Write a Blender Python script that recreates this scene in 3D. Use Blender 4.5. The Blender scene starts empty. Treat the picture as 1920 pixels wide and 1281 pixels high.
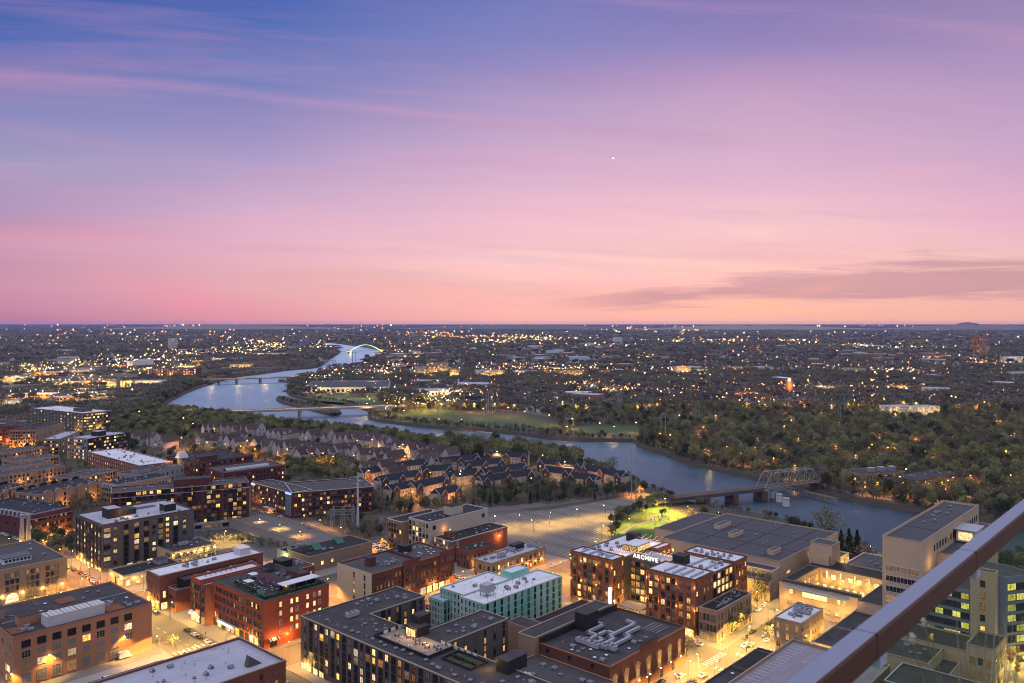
import bpy, math, random
from mathutils import Vector, Matrix
from mathutils.geometry import delaunay_2d_cdt
import numpy as np

random.seed(7)
SC = bpy.context.scene
COL = SC.collection
R_ = math.radians

# ------------------------------------------------------------ camera, sky, exposure
F = 1530.0; CX = 960.0; V0 = 606.0; H = 140.0      # focal length in photo pixels, horizon row, eye height (m)
cam = bpy.data.cameras.new('camera')
cam.sensor_width = 36; cam.lens = 36 * F / 1920
cam.shift_y = -(640.5 - V0) / 1920
cam.clip_start = 0.05; cam.clip_end = 300000
cam.dof.use_dof = True; cam.dof.focus_distance = 2000; cam.dof.aperture_fstop = 7
camo = bpy.data.objects.new('camera', cam); COL.objects.link(camo)
camo.location = (0, 0, H); camo.rotation_euler = (R_(90), 0, 0)
SC.camera = camo
SC.view_settings.view_transform = 'Standard'; SC.view_settings.look = 'None'
SC.view_settings.exposure = 0.25; SC.view_settings.gamma = 1
SC.cycles.max_bounces = 6; SC.cycles.diffuse_bounces = 2; SC.cycles.glossy_bounces = 3
SC.cycles.transmission_bounces = 6; SC.cycles.transparent_max_bounces = 8
SC.cycles.sample_clamp_indirect = 3.0; SC.cycles.sample_clamp_direct = 30.0
SC.cycles.use_adaptive_sampling = False; SC.cycles.filter_width = 1.05

def lin(c):
    return tuple(((x/255)/12.92 if x/255 <= .04045 else ((x/255+.055)/1.055)**2.4) for x in c) + (1,)

class NT:
    def __init__(s, tree): s.t = tree
    def n(s, kind, **kw):
        nd = s.t.nodes.new(kind)
        for k, v in kw.items():
            if k == 'ins':
                for a, b in v.items(): nd.inputs[a].default_value = b
            else: setattr(nd, k, v)
        return nd
    def l(s, a, b): s.t.links.new(a, b)
    def math(s, op, a, b=None, c=None, clamp=False):
        nd = s.t.nodes.new('ShaderNodeMath'); nd.operation = op; nd.use_clamp = clamp
        for i, x in enumerate((a, b, c)):
            if x is None: continue
            if isinstance(x, (int, float)): nd.inputs[i].default_value = x
            else: s.l(x, nd.inputs[i])
        return nd.outputs[0]
    def mix(s, f, a, b, blend='MIX'):
        nd = s.t.nodes.new('ShaderNodeMix'); nd.data_type = 'RGBA'; nd.blend_type = blend
        for i, x in ((0, f), (6, a), (7, b)):
            if isinstance(x, (int, float)): nd.inputs[i].default_value = x
            elif isinstance(x, tuple): nd.inputs[i].default_value = x
            else: s.l(x, nd.inputs[i])
        return nd.outputs[2]
    def ramp(s, fac, els, interp='LINEAR'):
        nd = s.t.nodes.new('ShaderNodeValToRGB'); cr = nd.color_ramp; cr.interpolation = interp
        els = sorted(els, key=lambda e: e[0])
        cr.elements[0].position = els[0][0]; cr.elements[0].color = els[0][1]
        cr.elements[1].position = els[-1][0]; cr.elements[1].color = els[-1][1]
        for p, c in els[1:-1]:
            e = cr.elements.new(p); e.color = c
        s.l(fac, nd.inputs[0]); return nd.outputs[0]
    def noise(s, vec, scale, detail=4, rough=.5, dist=0, dims='3D'):
        nd = s.t.nodes.new('ShaderNodeTexNoise'); nd.noise_dimensions = dims
        nd.inputs['Scale'].default_value = scale; nd.inputs['Detail'].default_value = detail
        nd.inputs['Roughness'].default_value = rough; nd.inputs['Distortion'].default_value = dist
        if vec is not None: s.l(vec, nd.inputs['Vector'])
        return nd.outputs[0]

def make_world():
    w = bpy.data.worlds.new('World'); SC.world = w; w.use_nodes = True
    t = NT(w.node_tree); w.node_tree.nodes.clear()
    tc = t.n('ShaderNodeTexCoord').outputs['Generated']
    sp = t.n('ShaderNodeSeparateXYZ'); t.l(tc, sp.inputs[0])
    x, y, z = sp.outputs
    az = t.math('ARCTAN2', x, y)
    rr = t.math('SQRT', t.math('ADD', t.math('MULTIPLY', x, x), t.math('MULTIPLY', y, y)))
    yy = t.math('MAXIMUM', y, .08); el = t.math('DIVIDE', z, yy)
    s0 = t.math('DIVIDE', el, .4)
    def vec(a, b, c=0.0):
        cb = t.n('ShaderNodeCombineXYZ')
        for i, q in enumerate((a, b, c)):
            if isinstance(q, (int, float)): cb.inputs[i].default_value = q
            else: t.l(q, cb.inputs[i])
        return cb.outputs[0]
    tilt = t.math('MULTIPLY_ADD', az, .16, s0)
    v1 = vec(t.math('MULTIPLY', az, 2.2), t.math('MULTIPLY', tilt, 6.0))
    n1 = t.noise(v1, 1.0, 5, .55, .4)
    s = t.math('ADD', s0, t.math('MULTIPLY', t.math('SUBTRACT', n1, .5), .11))
    def R(lst):
        return t.ramp(s, [((606-v)/612, lin(c)) for v, c in lst])
    r0 = R([(0,(58,94,168)),(90,(84,106,178)),(150,(124,120,178)),(220,(134,132,186)),(300,(155,145,187)),(400,(172,138,184)),(450,(190,137,170)),(520,(198,132,166)),(575,(198,122,160)),(606,(188,110,150))])
    r1 = R([(0,(66,100,174)),(150,(112,122,184)),(220,(140,130,186)),(300,(168,147,195)),(400,(208,163,198)),(460,(224,162,190)),(530,(226,156,168)),(606,(226,132,146))])
    r2 = R([(0,(115,120,181)),(80,(127,128,187)),(140,(150,136,188)),(220,(180,152,194)),(330,(213,169,200)),(420,(235,176,196)),(490,(246,192,192)),(550,(251,174,163)),(606,(252,163,150))])
    r3 = R([(0,(134,121,176)),(80,(145,128,182)),(180,(193,155,191)),(330,(215,170,200)),(430,(243,189,195)),(520,(250,182,176)),(580,(250,176,140)),(606,(251,170,140))])
    r4 = R([(0,(146,129,172)),(100,(168,140,185)),(250,(192,156,195)),(400,(224,166,195)),(480,(234,178,182)),(560,(238,165,150)),(606,(247,160,136))])
    def seg(a, b): return t.math('DIVIDE', t.math('SUBTRACT', az, R_(a)), R_(b-a), clamp=True)
    c = t.mix(seg(-32, -17.4), r0, r1)
    c = t.mix(seg(-17.4, 0), c, r2)
    c = t.mix(seg(0, 17.4), c, r3)
    c = t.mix(seg(17.4, 31.6), c, r4)
    # thin pink streaks of cirrus, tilted down to the right
    n2 = t.noise(vec(t.math('MULTIPLY', az, 1.5), t.math('MULTIPLY', tilt, 9.0), 5.2), 1.0, 6, .55, .4)
    m2 = t.math('MULTIPLY', t.math('SUBTRACT', n2, .52), 5.0, clamp=True)
    m2 = t.math('MULTIPLY', m2, .26)
    c = t.mix(m2, c, lin((226, 160, 190)))
    n3 = t.noise(vec(t.math('MULTIPLY', az, 1.6), t.math('MULTIPLY', tilt, 9.0), 9.1), 1.0, 6, .6, .6)
    m3 = t.math('MULTIPLY', t.math('MULTIPLY', t.math('SUBTRACT', n3, .52), 4.0, clamp=True), .28)
    c = t.mix(m3, c, lin((170, 125, 165)))
    # low purple-grey cloud bank on the right
    n4 = t.noise(vec(t.math('MULTIPLY', az, 5), t.math('MULTIPLY', s0, 26), 1.3), 1.0, 7, .6, .3)
    azr = t.math('DIVIDE', t.math('SUBTRACT', az, R_(1)), R_(26), clamp=True)
    cen = t.math('MULTIPLY_ADD', azr, .075, .055)
    wid = t.math('MULTIPLY_ADD', azr, .060, .012)
    dd = t.math('DIVIDE', t.math('ABSOLUTE', t.math('SUBTRACT', s0, cen)), wid)
    mm = t.math('SUBTRACT', t.math('ADD', 1.0, t.math('MULTIPLY', t.math('SUBTRACT', n4, .5), 3.6)), dd)
    mm = t.math('MULTIPLY', mm, 1.6, clamp=True)
    mm = t.math('MULTIPLY', mm, t.math('MULTIPLY', azr, 3.0, clamp=True))
    c = t.mix(t.math('MULTIPLY', mm, .62), c, lin((172, 122, 150)))
    # a few long drawn-out veils of cirrus
    px = t.math('MULTIPLY_ADD', t.math('DIVIDE', x, yy), 1530.0, 960.0); pv_ = t.math('MULTIPLY_ADD', el, -1530.0, 606.0)
    wob = t.noise(vec(t.math('MULTIPLY', az, 5), t.math('MULTIPLY', s0, 5), 2.2), 1.0, 5, .6); brk = t.noise(vec(t.math('MULTIPLY', az, 9), t.math('MULTIPLY', tilt, 30), 4.4), 1.0, 6, .65)
    for u0, u1, va, k1, k2, wd, sg, cc in ((-200, 1250, 140, .052, .000042, 11, .30, (226, 158, 190)), (-200, 300, 236, .14, 0, 14, .30, (215, 150, 190)), (560, 1150, 262, .03, 0, 20, .28, (215, 150, 190)), (200, 980, 470, -.002, 0, 8, .34, (190, 135, 170)), (480, 1050, 512, .035, 0, 10, .34, (205, 140, 160)), (300, 700, 412, 0, 0, 9, .3, (235, 150, 175)), (950, 1600, 128, .01, 0, 26, .30, (190, 140, 190)), (130, 560, 455, .30, 0, 34, .85, (244, 110, 150)), (1340, 1640, 1000, -.30, 0, 12, .8, (252, 165, 120)), (380, 700, 505, -.2, 0, 9, .5, (240, 150, 180)), (-200, 400, 440, 0, 0, 16, .5, (232, 130, 165)), (1030, 1500, 350, .0, 0, 26, .35, (240, 165, 190)), (1180, 1960, 500, -.02, 0, 14, .22, (220, 150, 170)), (1500, 1900, 425, -.06, 0, 14, .3, (248, 175, 180))):
        cv = t.math('ADD', t.math('MULTIPLY_ADD', t.math('MULTIPLY', px, px), k2, t.math('MULTIPLY_ADD', px, k1, va)), t.math('MULTIPLY', t.math('SUBTRACT', wob, .5), 40.0))
        q = t.math('DIVIDE', t.math('SUBTRACT', pv_, cv), wd); g1 = t.math('POWER', 2.718, t.math('MULTIPLY', t.math('MULTIPLY', q, q), -1.0))
        fd = t.math('MULTIPLY', t.math('DIVIDE', t.math('SUBTRACT', px, u0), 220.0, clamp=True), t.math('DIVIDE', t.math('SUBTRACT', u1, px), 220.0, clamp=True))
        mk_ = t.math('MULTIPLY', t.math('MULTIPLY', g1, fd), t.math('MULTIPLY', t.math('SUBTRACT', brk, .22), 1.8*sg, clamp=True), clamp=True)
        c = t.mix(mk_, c, lin(cc))
    # overhead and behind the viewer: pale blue sky brightened out of view, as fill
    hs_ = t.n('ShaderNodeHueSaturation'); t.l(t.math('MULTIPLY_ADD', t.math('MULTIPLY', s0, 1.0, clamp=True), .22, .83), hs_.inputs['Saturation']); hs_.inputs['Value'].default_value = .855; t.l(c, hs_.inputs['Color']); c = hs_.outputs[0]
    up = t.math('DIVIDE', t.math('SUBTRACT', s0, 1.0), 1.3, clamp=True)
    c = t.mix(up, c, (.80, .85, 1.08, 1))
    bk = t.math('DIVIDE', t.math('SUBTRACT', .25, y), .9, clamp=True)
    c = t.mix(bk, c, (.46, .47, .66, 1))
    # the sky texture, sun just under the horizon, as the faint physical twilight on top
    sky = t.n('ShaderNodeTexSky', sky_type='NISHITA', sun_disc=False)
    sky.sun_elevation = R_(-1.5); sky.sun_rotation = R_(12)
    c2 = t.mix(.05, c, sky.outputs[0], 'ADD')
    bg = t.n('ShaderNodeBackground'); bg.inputs['Strength'].default_value = WORLD_STR
    t.l(c, bg.inputs['Color'])
    bg2 = t.n('ShaderNodeBackground'); bg2.inputs['Strength'].default_value = .05
    t.l(sky.outputs[0], bg2.inputs['Color'])
    add = t.n('ShaderNodeAddShader'); t.l(bg.outputs[0], add.inputs[0]); t.l(bg2.outputs[0], add.inputs[1])
    out = t.n('ShaderNodeOutputWorld'); t.l(add.outputs[0], out.inputs[0])
WORLD_STR = 1.0
make_world()
sun = bpy.data.lights.new('twilight_fill', 'SUN'); sun.energy = .6; sun.angle = R_(35); sun.color = (.95, .88, 1)
suno = bpy.data.objects.new('twilight_fill', sun); COL.objects.link(suno)
suno.rotation_euler = (R_(24), 0, R_(-38))     # broad soft fill added from high behind the left shoulder, for roofs and trees

# ------------------------------------------------------------ photo pixel -> place on a level plane
def P(u, v, z=0.0):
    y = (H-z)*F/(v-V0); return Vector(((u-CX)/F*y, y, z))
GA = R_(42.2)
EA = Vector((math.sin(GA), math.cos(GA))); EB = Vector((-math.cos(GA), math.sin(GA)))
GROT = R_(90-42.2)
def AB(a, b, z=0.0):
    q = EA*a + EB*b; return Vector((q.x, q.y, z))
def ab(u, v, z=0.0):
    p = P(u, v, z); return (p.x*EA.x+p.y*EA.y, p.x*EB.x+p.y*EB.y)

# ------------------------------------------------------------ materials
GROT_ = R_(90-42.2)
MATS = {}
def pos_node(t): return t.n('ShaderNodeNewGeometry').outputs['Position']
def mat(name, col, rough=.8, var=.25, scale=.5, fine=3.0, metal=0.0, streak=0.0, tint=None, objrand=0.0, spec=.3):
    if name in MATS: return MATS[name]
    m = bpy.data.materials.new(name); m.use_nodes = True; MATS[name] = m
    t = NT(m.node_tree); b = m.node_tree.nodes['Principled BSDF']
    b.inputs['Roughness'].default_value = rough; b.inputs['Metallic'].default_value = metal
    b.inputs['Specular IOR Level'].default_value = spec
    p = pos_node(t)
    n1 = t.noise(p, scale*.12, 4, .6); n2 = t.noise(p, fine, 3, .6)
    f = t.math('ADD', t.math('MULTIPLY', t.math('SUBTRACT', n1, .5), 2*var), t.math('MULTIPLY', t.math('SUBTRACT', n2, .5), 1.6*var))
    if streak:
        mp = t.n('ShaderNodeMapping'); mp.inputs['Scale'].default_value = (1.2, 1.2, .12); t.l(p, mp.inputs[0])
        n3 = t.noise(mp.outputs[0], 1.0, 3, .6)
        f = t.math('ADD', f, t.math('MULTIPLY', t.math('SUBTRACT', n3, .5), 2*streak))
    if objrand:
        oi = t.n('ShaderNodeObjectInfo').outputs['Random']
        f = t.math('ADD', f, t.math('MULTIPLY', t.math('SUBTRACT', oi, .5), 2*objrand))
    v = t.math('ADD', 1.0, f)
    hs = t.n('ShaderNodeHueSaturation'); hs.inputs['Color'].default_value = (*col, 1); t.l(v, hs.inputs['Value'])
    c = hs.outputs[0]
    if name.startswith('roof_') or name == 'parking_deck':
        vr = t.n('ShaderNodeVectorRotate'); vr.rotation_type = 'Z_AXIS'; vr.inputs['Angle'].default_value = -GROT_; t.l(p, vr.inputs['Vector'])
        bk_ = t.n('ShaderNodeTexBrick'); bk_.inputs['Scale'].default_value = 1.0; bk_.inputs['Brick Width'].default_value = 11.0; bk_.inputs['Row Height'].default_value = 2.6; bk_.inputs['Mortar Size'].default_value = .10; bk_.inputs['Color1'].default_value = (1.0, 1.0, 1.0, 1); bk_.inputs['Color2'].default_value = (.84, .84, .84, 1); bk_.inputs['Mortar'].default_value = (.62, .62, .62, 1); t.l(vr.outputs[0], bk_.inputs['Vector'])
        c = t.mix(.75, c, bk_.outputs['Color'], 'MULTIPLY')
        ns = t.noise(p, .11, 5, .7, .8); c = t.mix(t.math('MULTIPLY', t.math('SUBTRACT', ns, .60), 9.0, clamp=True), c, (.45, .43, .43, 1), 'MULTIPLY')
        ns = t.noise(p, .17, 4, .6, 1.2); c = t.mix(t.math('MULTIPLY', t.math('SUBTRACT', ns, .66), 9.0, clamp=True), c, (min(1, col[0]*1.8), min(1, col[1]*1.75), min(1, col[2]*1.7), 1))
    if tint: c = t.mix(t.math('MULTIPLY', t.math('SUBTRACT', n1, .42), 3.0, clamp=True), c, (*tint, 1))
    t.l(c, b.inputs['Base Color']); return m
def emis(name, col, st, sampling=True):
    if name in MATS: return MATS[name]
    m = bpy.data.materials.new(name); m.use_nodes = True; MATS[name] = m
    b = m.node_tree.nodes['Principled BSDF']; b.inputs['Base Color'].default_value = (.8, .8, .8, 1)
    b.inputs['Emission Color'].default_value = (*col, 1); b.inputs['Emission Strength'].default_value = st
    if not sampling: m.cycles.emission_sampling = 'NONE'
    return m
def litpane(name, cols, lo, hi):
    m = bpy.data.materials.new(name); m.use_nodes = True; MATS[name] = m
    t = NT(m.node_tree); b = m.node_tree.nodes['Principled BSDF']
    b.inputs['Base Color'].default_value = (.05, .05, .05, 1); b.inputs['Roughness'].default_value = .15
    oi = t.n('ShaderNodeObjectInfo').outputs['Random']; ri = t.n('ShaderNodeNewGeometry').outputs['Random Per Island']
    r = t.math('FRACT', t.math('MULTIPLY_ADD', ri, 7.31, t.math('MULTIPLY', oi, 3.0)))
    p = pos_node(t); n1 = t.noise(p, .9, 2, .5); 
    mp = t.n('ShaderNodeMapping'); mp.inputs['Scale'].default_value = (1.4, 1.4, .9); t.l(p, mp.inputs[0])
    vo = t.n('ShaderNodeTexVoronoi'); vo.inputs['Scale'].default_value = 1.0; t.l(mp.outputs[0], vo.inputs['Vector'])
    bw = t.n('ShaderNodeRGBToBW'); t.l(vo.outputs['Color'], bw.inputs[0])
    c = t.ramp(r, [(i/(len(cols)-1), (*q, 1)) for i, q in enumerate(cols)])
    st = t.math('MULTIPLY_ADD', t.math('FRACT', t.math('MULTIPLY', r, 13.7)), hi-lo, lo)
    k = t.math('MULTIPLY', st, t.math('MULTIPLY_ADD', bw.outputs[0], 1.1, t.math('MULTIPLY', n1, .8)))
    t.l(c, b.inputs['Emission Color']); t.l(k, b.inputs['Emission Strength'])
    m.cycles.emission_sampling = 'NONE'; return m

litpane('lit_warm', [(1, .46, .08), (1, .52, .12), (.95, .74, .46), (1, .62, .22), (1, .36, .05)], .35, 1.35)
litpane('lit_bright', [(1, .58, .14), (1, .66, .24), (1, .52, .09)], 1.0, 2.3)
litpane('lit_dim', [(1, .45, .10), (.9, .55, .22), (1, .36, .06)], .06, .35)
litpane('lit_green', [(.85, .68, .10), (.95, .75, .14), (.70, .70, .16)], .25, 1.1)
mat('glass_dark', (.012, .014, .02), .12, .3, spec=.6)
mat('glass_blind', (.14, .135, .13), .5, .25, fine=1.5)
mat('void', (.008, .007, .008), .9, .2)  # near black; as a pane it paints the shade of open balconies
mat('frame_dark', (.03, .028, .03), .5, .1); mat('frame_white', (.55, .53, .5), .6, .1); mat('frame_tan', (.3, .24, .17), .7, .1)
mat('frame_red', (.14, .05, .03), .7, .1)
WALL = dict(
 orange_brick=mat('orange_brick', (.34, .155, .085), .9, .16, fine=2.5, streak=.12),
 red_brick=mat('red_brick', (.28, .062, .028), .9, .2, fine=2.5, streak=.15),
 theatre_brick=mat('theatre_brick', (.105, .040, .026), .9, .22, fine=2.5, streak=.15),
 red_brick2=mat('red_brick2', (.17, .060, .040), .9, .22, fine=2.5, streak=.15),
 maroon=mat('maroon_brick', (.10, .032, .028), .9, .2, fine=2.5, streak=.15),
 dark_brick=mat('dark_brick', (.08, .045, .038), .9, .2, fine=2.5),
 archive_brick=mat('russet_brick', (.20, .070, .034), .9, .18, fine=2.5, streak=.1),
 tan_stone=mat('tan_stone', (.26, .18, .11), .9, .16, fine=1.5, streak=.1),
 tan_brick=mat('tan_brick', (.25, .17, .115), .9, .18, fine=2.5, streak=.1),
 tan_panel=mat('tan_panel', (.42, .31, .21), .8, .07, fine=.6),
 buff=mat('buff_stucco', (.50, .40, .26), .9, .13, fine=.8, streak=.15),
 cream=mat('cream_render', (.36, .32, .26), .8, .12, fine=1, streak=.1),
 charcoal=mat('charcoal_panel', (.085, .070, .062), .7, .12),
 black=mat('black_panel', (.018, .016, .017), .6, .2),
 grey=mat('grey_wall', (.22, .21, .22), .8, .14, streak=.1),
 grey_brown=mat('grey_brown', (.10, .085, .075), .8, .14, streak=.1),
 white=mat('white_wall', (.46, .45, .46), .8, .1, streak=.1),
 teal=mat('teal_sheathing', (.13, .40, .32), .7, .18, fine=.8, tint=(.30, .47, .43)),
 teal_grey=mat('sheathing_grey', (.34, .40, .37), .7, .2, fine=.9),
 pale_yellow=mat('pale_yellow', (.52, .42, .24), .8, .12),
 brown=mat('brown_wall', (.22, .13, .08), .9, .2),

 lilac=mat('lilac_siding', (.40, .35, .34), .8, .12),
 blue_grey=mat('blue_grey', (.16, .18, .25), .8, .15),
)
ROOF = dict(
 dark=mat('roof_membrane_dark', (.036, .033, .036), .9, .3, scale=1.2, fine=1.2, tint=(.052, .047, .050)),
 black=mat('roof_black', (.012, .012, .014), .8, .3, scale=1.2, fine=1.2),
 grey=mat('roof_gravel', (.065, .060, .062), .95, .28, scale=1.5, fine=2.5, tint=(.045, .042, .044)),
 blue=mat('roof_blue_grey', (.050, .052, .062), .8, .2, scale=.8, fine=.8, tint=(.038, .040, .050)),
 white=mat('roof_white', (.58, .58, .62), .8, .13, scale=1.6, fine=1.2, tint=(.44, .44, .49)),
 pale=mat('roof_pale', (.34, .34, .40), .8, .16, scale=1.6, fine=1.2, tint=(.26, .26, .32)),
 navy=mat('shingle_navy', (.011, .014, .021), .85, .3, fine=3),
 brownsh=mat('shingle_brown', (.065, .044, .042), .9, .3, fine=3, objrand=.25),
 green=mat('green_metal', (.016, .085, .062), .5, .2),
 parking=mat('parking_deck', (.20, .18, .21), .9, .14, scale=1.4, fine=.8),
)
mat('teal_grey_m', (.05, .22, .17), .8, .2)
mat('trim_white', (.42, .41, .40), .6, .1); mat('trim_dark', (.05, .045, .05), .6, .1); mat('trim_tan', (.28, .22, .16), .8, .1)
mat('metal_light', (.27, .28, .31), .5, .15, fine=1.5); mat('metal_dark', (.07, .07, .08), .6, .2); mat('galv', (.28, .33, .38), .4, .2, fine=1.2)
mat('rust', (.25, .10, .05), .9, .3); mat('concrete', (.30, .28, .26), .9, .2, scale=1, fine=1.2, tint=(.24, .22, .20))
mat('asphalt', (.085, .076, .070), .95, .3, scale=1.5, fine=1.0, tint=(.065, .06, .062))
mat('asphalt_light', (.11, .10, .09), .95, .25, scale=1.5, fine=.8, tint=(.12, .105, .10))
mat('sidewalk', (.19, .165, .14), .95, .22, scale=1.5, fine=1.5)
mat('paint_white', (.55, .53, .48), .9, .25, fine=2); mat('paint_yellow', (.5, .33, .06), .9, .2)
mat('bark', (.075, .06, .05), .95, .3); mat('wood', (.12, .09, .07), .9, .3)
mat('steel_pole', (.26, .26, .26), .5, .1); mat('awning', (.5, .46, .4), .8, .1)
mat('lawn', (.045, .072, .024), .95, .4, scale=.5, fine=.5, tint=(.062, .072, .034))

def foliage(name, cols, rnd=.35):
    m = bpy.data.materials.new(name); m.use_nodes = True; MATS[name] = m
    t = NT(m.node_tree); b = m.node_tree.nodes['Principled BSDF']
    b.inputs['Roughness'].default_value = .8; b.inputs['Specular IOR Level'].default_value = .15
    oi = t.n('ShaderNodeObjectInfo').outputs['Random']; p = pos_node(t)
    n = t.noise(p, .35, 3, .6); big = t.noise(p, .012, 3, .6)
    k = t.math('ADD', t.math('MULTIPLY', oi, .7), t.math('MULTIPLY', t.math('SUBTRACT', big, .35), .9), clamp=True)
    c = t.ramp(k, [(i/(len(cols)-1), (*q, 1)) for i, q in enumerate(cols)])
    hs = t.n('ShaderNodeHueSaturation'); t.l(c, hs.inputs['Color'])
    r2 = t.math('FRACT', t.math('MULTIPLY', oi, 17.3))
    t.l(t.math('ADD', t.math('MULTIPLY_ADD', n, 1.9, .05), t.math('MULTIPLY', t.math('SUBTRACT', r2, .5), 2*rnd)), hs.inputs['Value'])  # strong tone noise paints light and dark clumps into the crowns
    t.l(hs.outputs[0], b.inputs['Base Color']); return m
foliage('leaf_spring', [(.17, .14, .095), (.15, .155, .062), (.21, .205, .085), (.125, .135, .055), (.17, .125, .095)])
foliage('leaf_dark', [(.045, .058, .034), (.058, .075, .034), (.068, .062, .042)])
foliage('leaf_twig', [(.14, .10, .088), (.15, .125, .095), (.11, .085, .070), (.12, .115, .068)])
foliage('leaf_conifer', [(.018, .032, .020), (.026, .04, .022)])
foliage('canopy', [(.14, .13, .115), (.155, .155, .09), (.175, .135, .12), (.11, .12, .078), (.20, .175, .12)], .25)

# ------------------------------------------------------------ mesh building
class MB:
    def __init__(s): s.v = []; s.f = []; s.m = []; s.mats = []
    def mi(s, m):
        if isinstance(m, str): m = MATS[m]
        if m not in s.mats: s.mats.append(m)
        return s.mats.index(m)
    def face(s, pts, m):
        k = len(s.v); s.v += [tuple(p) for p in pts]; s.f.append(tuple(range(k, k+len(pts)))); s.m.append(s.mi(m))
    def box(s, x0, x1, y0, y1, z0, z1, m, top=None, bottom=True):
        k = len(s.v); s.v += [(x0,y0,z0),(x1,y0,z0),(x1,y1,z0),(x0,y1,z0),(x0,y0,z1),(x1,y0,z1),(x1,y1,z1),(x0,y1,z1)]
        q = s.mi(m); tq = s.mi(top) if top else q
        for fc, mm in (((0,1,5,4),q),((1,2,6,5),q),((2,3,7,6),q),((3,0,4,7),q),((4,5,6,7),tq)):
            s.f.append(tuple(k+i for i in fc)); s.m.append(mm)
        if bottom: s.f.append((k+3,k+2,k+1,k)); s.m.append(q)
    def prism(s, poly, z0, z1, m, top=None, bottom=False):
        n = len(poly); k = len(s.v)
        s.v += [(p[0], p[1], z0) for p in poly] + [(p[0], p[1], z1) for p in poly]
        q = s.mi(m)
        for i in range(n):
            j = (i+1) % n; s.f.append((k+i, k+j, k+n+j, k+n+i)); s.m.append(q)
        if top: s.f.append(tuple(k+n+i for i in range(n))); s.m.append(s.mi(top))
        if bottom: s.f.append(tuple(k+n-1-i for i in range(n))); s.m.append(q)
    def tube(s, p0, p1, r, m, n=5, r2=None, cap=True):
        p0 = Vector(p0); p1 = Vector(p1); d = (p1-p0)
        if d.length < 1e-6: return
        d.normalize(); a = d.orthogonal().normalized(); b = d.cross(a); r2 = r if r2 is None else r2
        k = len(s.v); q = s.mi(m)
        for c, rr in ((p0, r), (p1, r2)):
            for i in range(n):
                t = 2*math.pi*i/n; s.v.append(tuple(c + a*(rr*math.cos(t)) + b*(rr*math.sin(t))))
        for i in range(n):
            j = (i+1) % n; s.f.append((k+i, k+j, k+n+j, k+n+i)); s.m.append(q)
        if cap: s.f.append(tuple(k+n+i for i in range(n))); s.m.append(q); s.f.append(tuple(k+n-1-i for i in range(n))); s.m.append(q)
    def ball(s, c, r, m, nu=6, nv=4, sz=1.0):
        k = len(s.v); q = s.mi(m); c = Vector(c)
        s.v.append((c.x, c.y, c.z+r*sz))
        for j in range(1, nv):
            t = math.pi*j/nv
            for i in range(nu):
                a = 2*math.pi*i/nu; s.v.append((c.x+r*math.sin(t)*math.cos(a), c.y+r*math.sin(t)*math.sin(a), c.z+r*sz*math.cos(t)))
        s.v.append((c.x, c.y, c.z-r*sz)); e = len(s.v)-1
        for i in range(nu):
            s.f.append((k, k+1+i, k+1+(i+1) % nu)); s.m.append(q)
            s.f.append((e, e-nu+(i+1) % nu, e-nu+i)); s.m.append(q)
        for j in range(nv-2):
            for i in range(nu):
                a = k+1+j*nu; b = a+nu; i2 = (i+1) % nu
                s.f.append((a+i, b+i, b+i2, a+i2)); s.m.append(q)
    def mesh(s, name):
        me = bpy.data.meshes.new(name); me.from_pydata(s.v, [], s.f)
        for m in s.mats: me.materials.append(m)
        me.polygons.foreach_set('material_index', s.m); me.update(); return me
    def build(s, name, parent=None, loc=None, rz=None):
        return link(s.mesh(name), name, parent, loc, rz)
def link(me, name, parent=None, loc=None, rz=None):
    o = bpy.data.objects.new(name, me); COL.objects.link(o)
    if parent is not None: o.parent = parent
    if loc is not None: o.location = loc
    if rz is not None: o.rotation_euler = (0, 0, rz)
    return o
def tag(o, label=None, cat=None, group=None, kind=None):
    if label: o['label'] = label
    if cat: o['category'] = cat
    if group: o['group'] = group
    if kind: o['kind'] = kind
    return o
def empty(name, loc, rz=0, **kw):
    o = bpy.data.objects.new(name, None); COL.objects.link(o); o.location = loc; o.rotation_euler = (0, 0, rz)
    o.empty_display_size = 1; return tag(o, **kw)
def copy_tree(o, parent=None):
    c = o.copy(); COL.objects.link(c); c.parent = parent
    for ch in list(CH.get(o, [])) if o in CH else list(o.children): copy_tree(ch, c)
    return c
CH = {}
def light(parent, loc, power, col=(1, .62, .2), r=.3, spot=None, aim=None, name='lamp_light'):
    L = bpy.data.lights.new(name, 'SPOT' if spot else 'POINT'); L.energy = power; L.color = col; L.shadow_soft_size = r
    o = bpy.data.objects.new(name, L); COL.objects.link(o); o.location = loc
    if spot: L.spot_size = R_(spot); L.spot_blend = .6; o.rotation_euler = Vector(aim).to_track_quat('-Z', 'Y').to_euler()
    if parent is not None: o.parent = parent
    return o
def inset(poly, d):
    n = len(poly); out = []
    for i in range(n):
        p = Vector(poly[i][:2]); a = (p-Vector(poly[i-1][:2])).normalized(); b = (Vector(poly[(i+1) % n][:2])-p).normalized()
        na = Vector((-a.y, a.x)); nb = Vector((-b.y, b.x)); k = 1+na.dot(nb)
        out.append(tuple(p + (na+nb)*(d/max(k, .3))))
    return out

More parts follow.
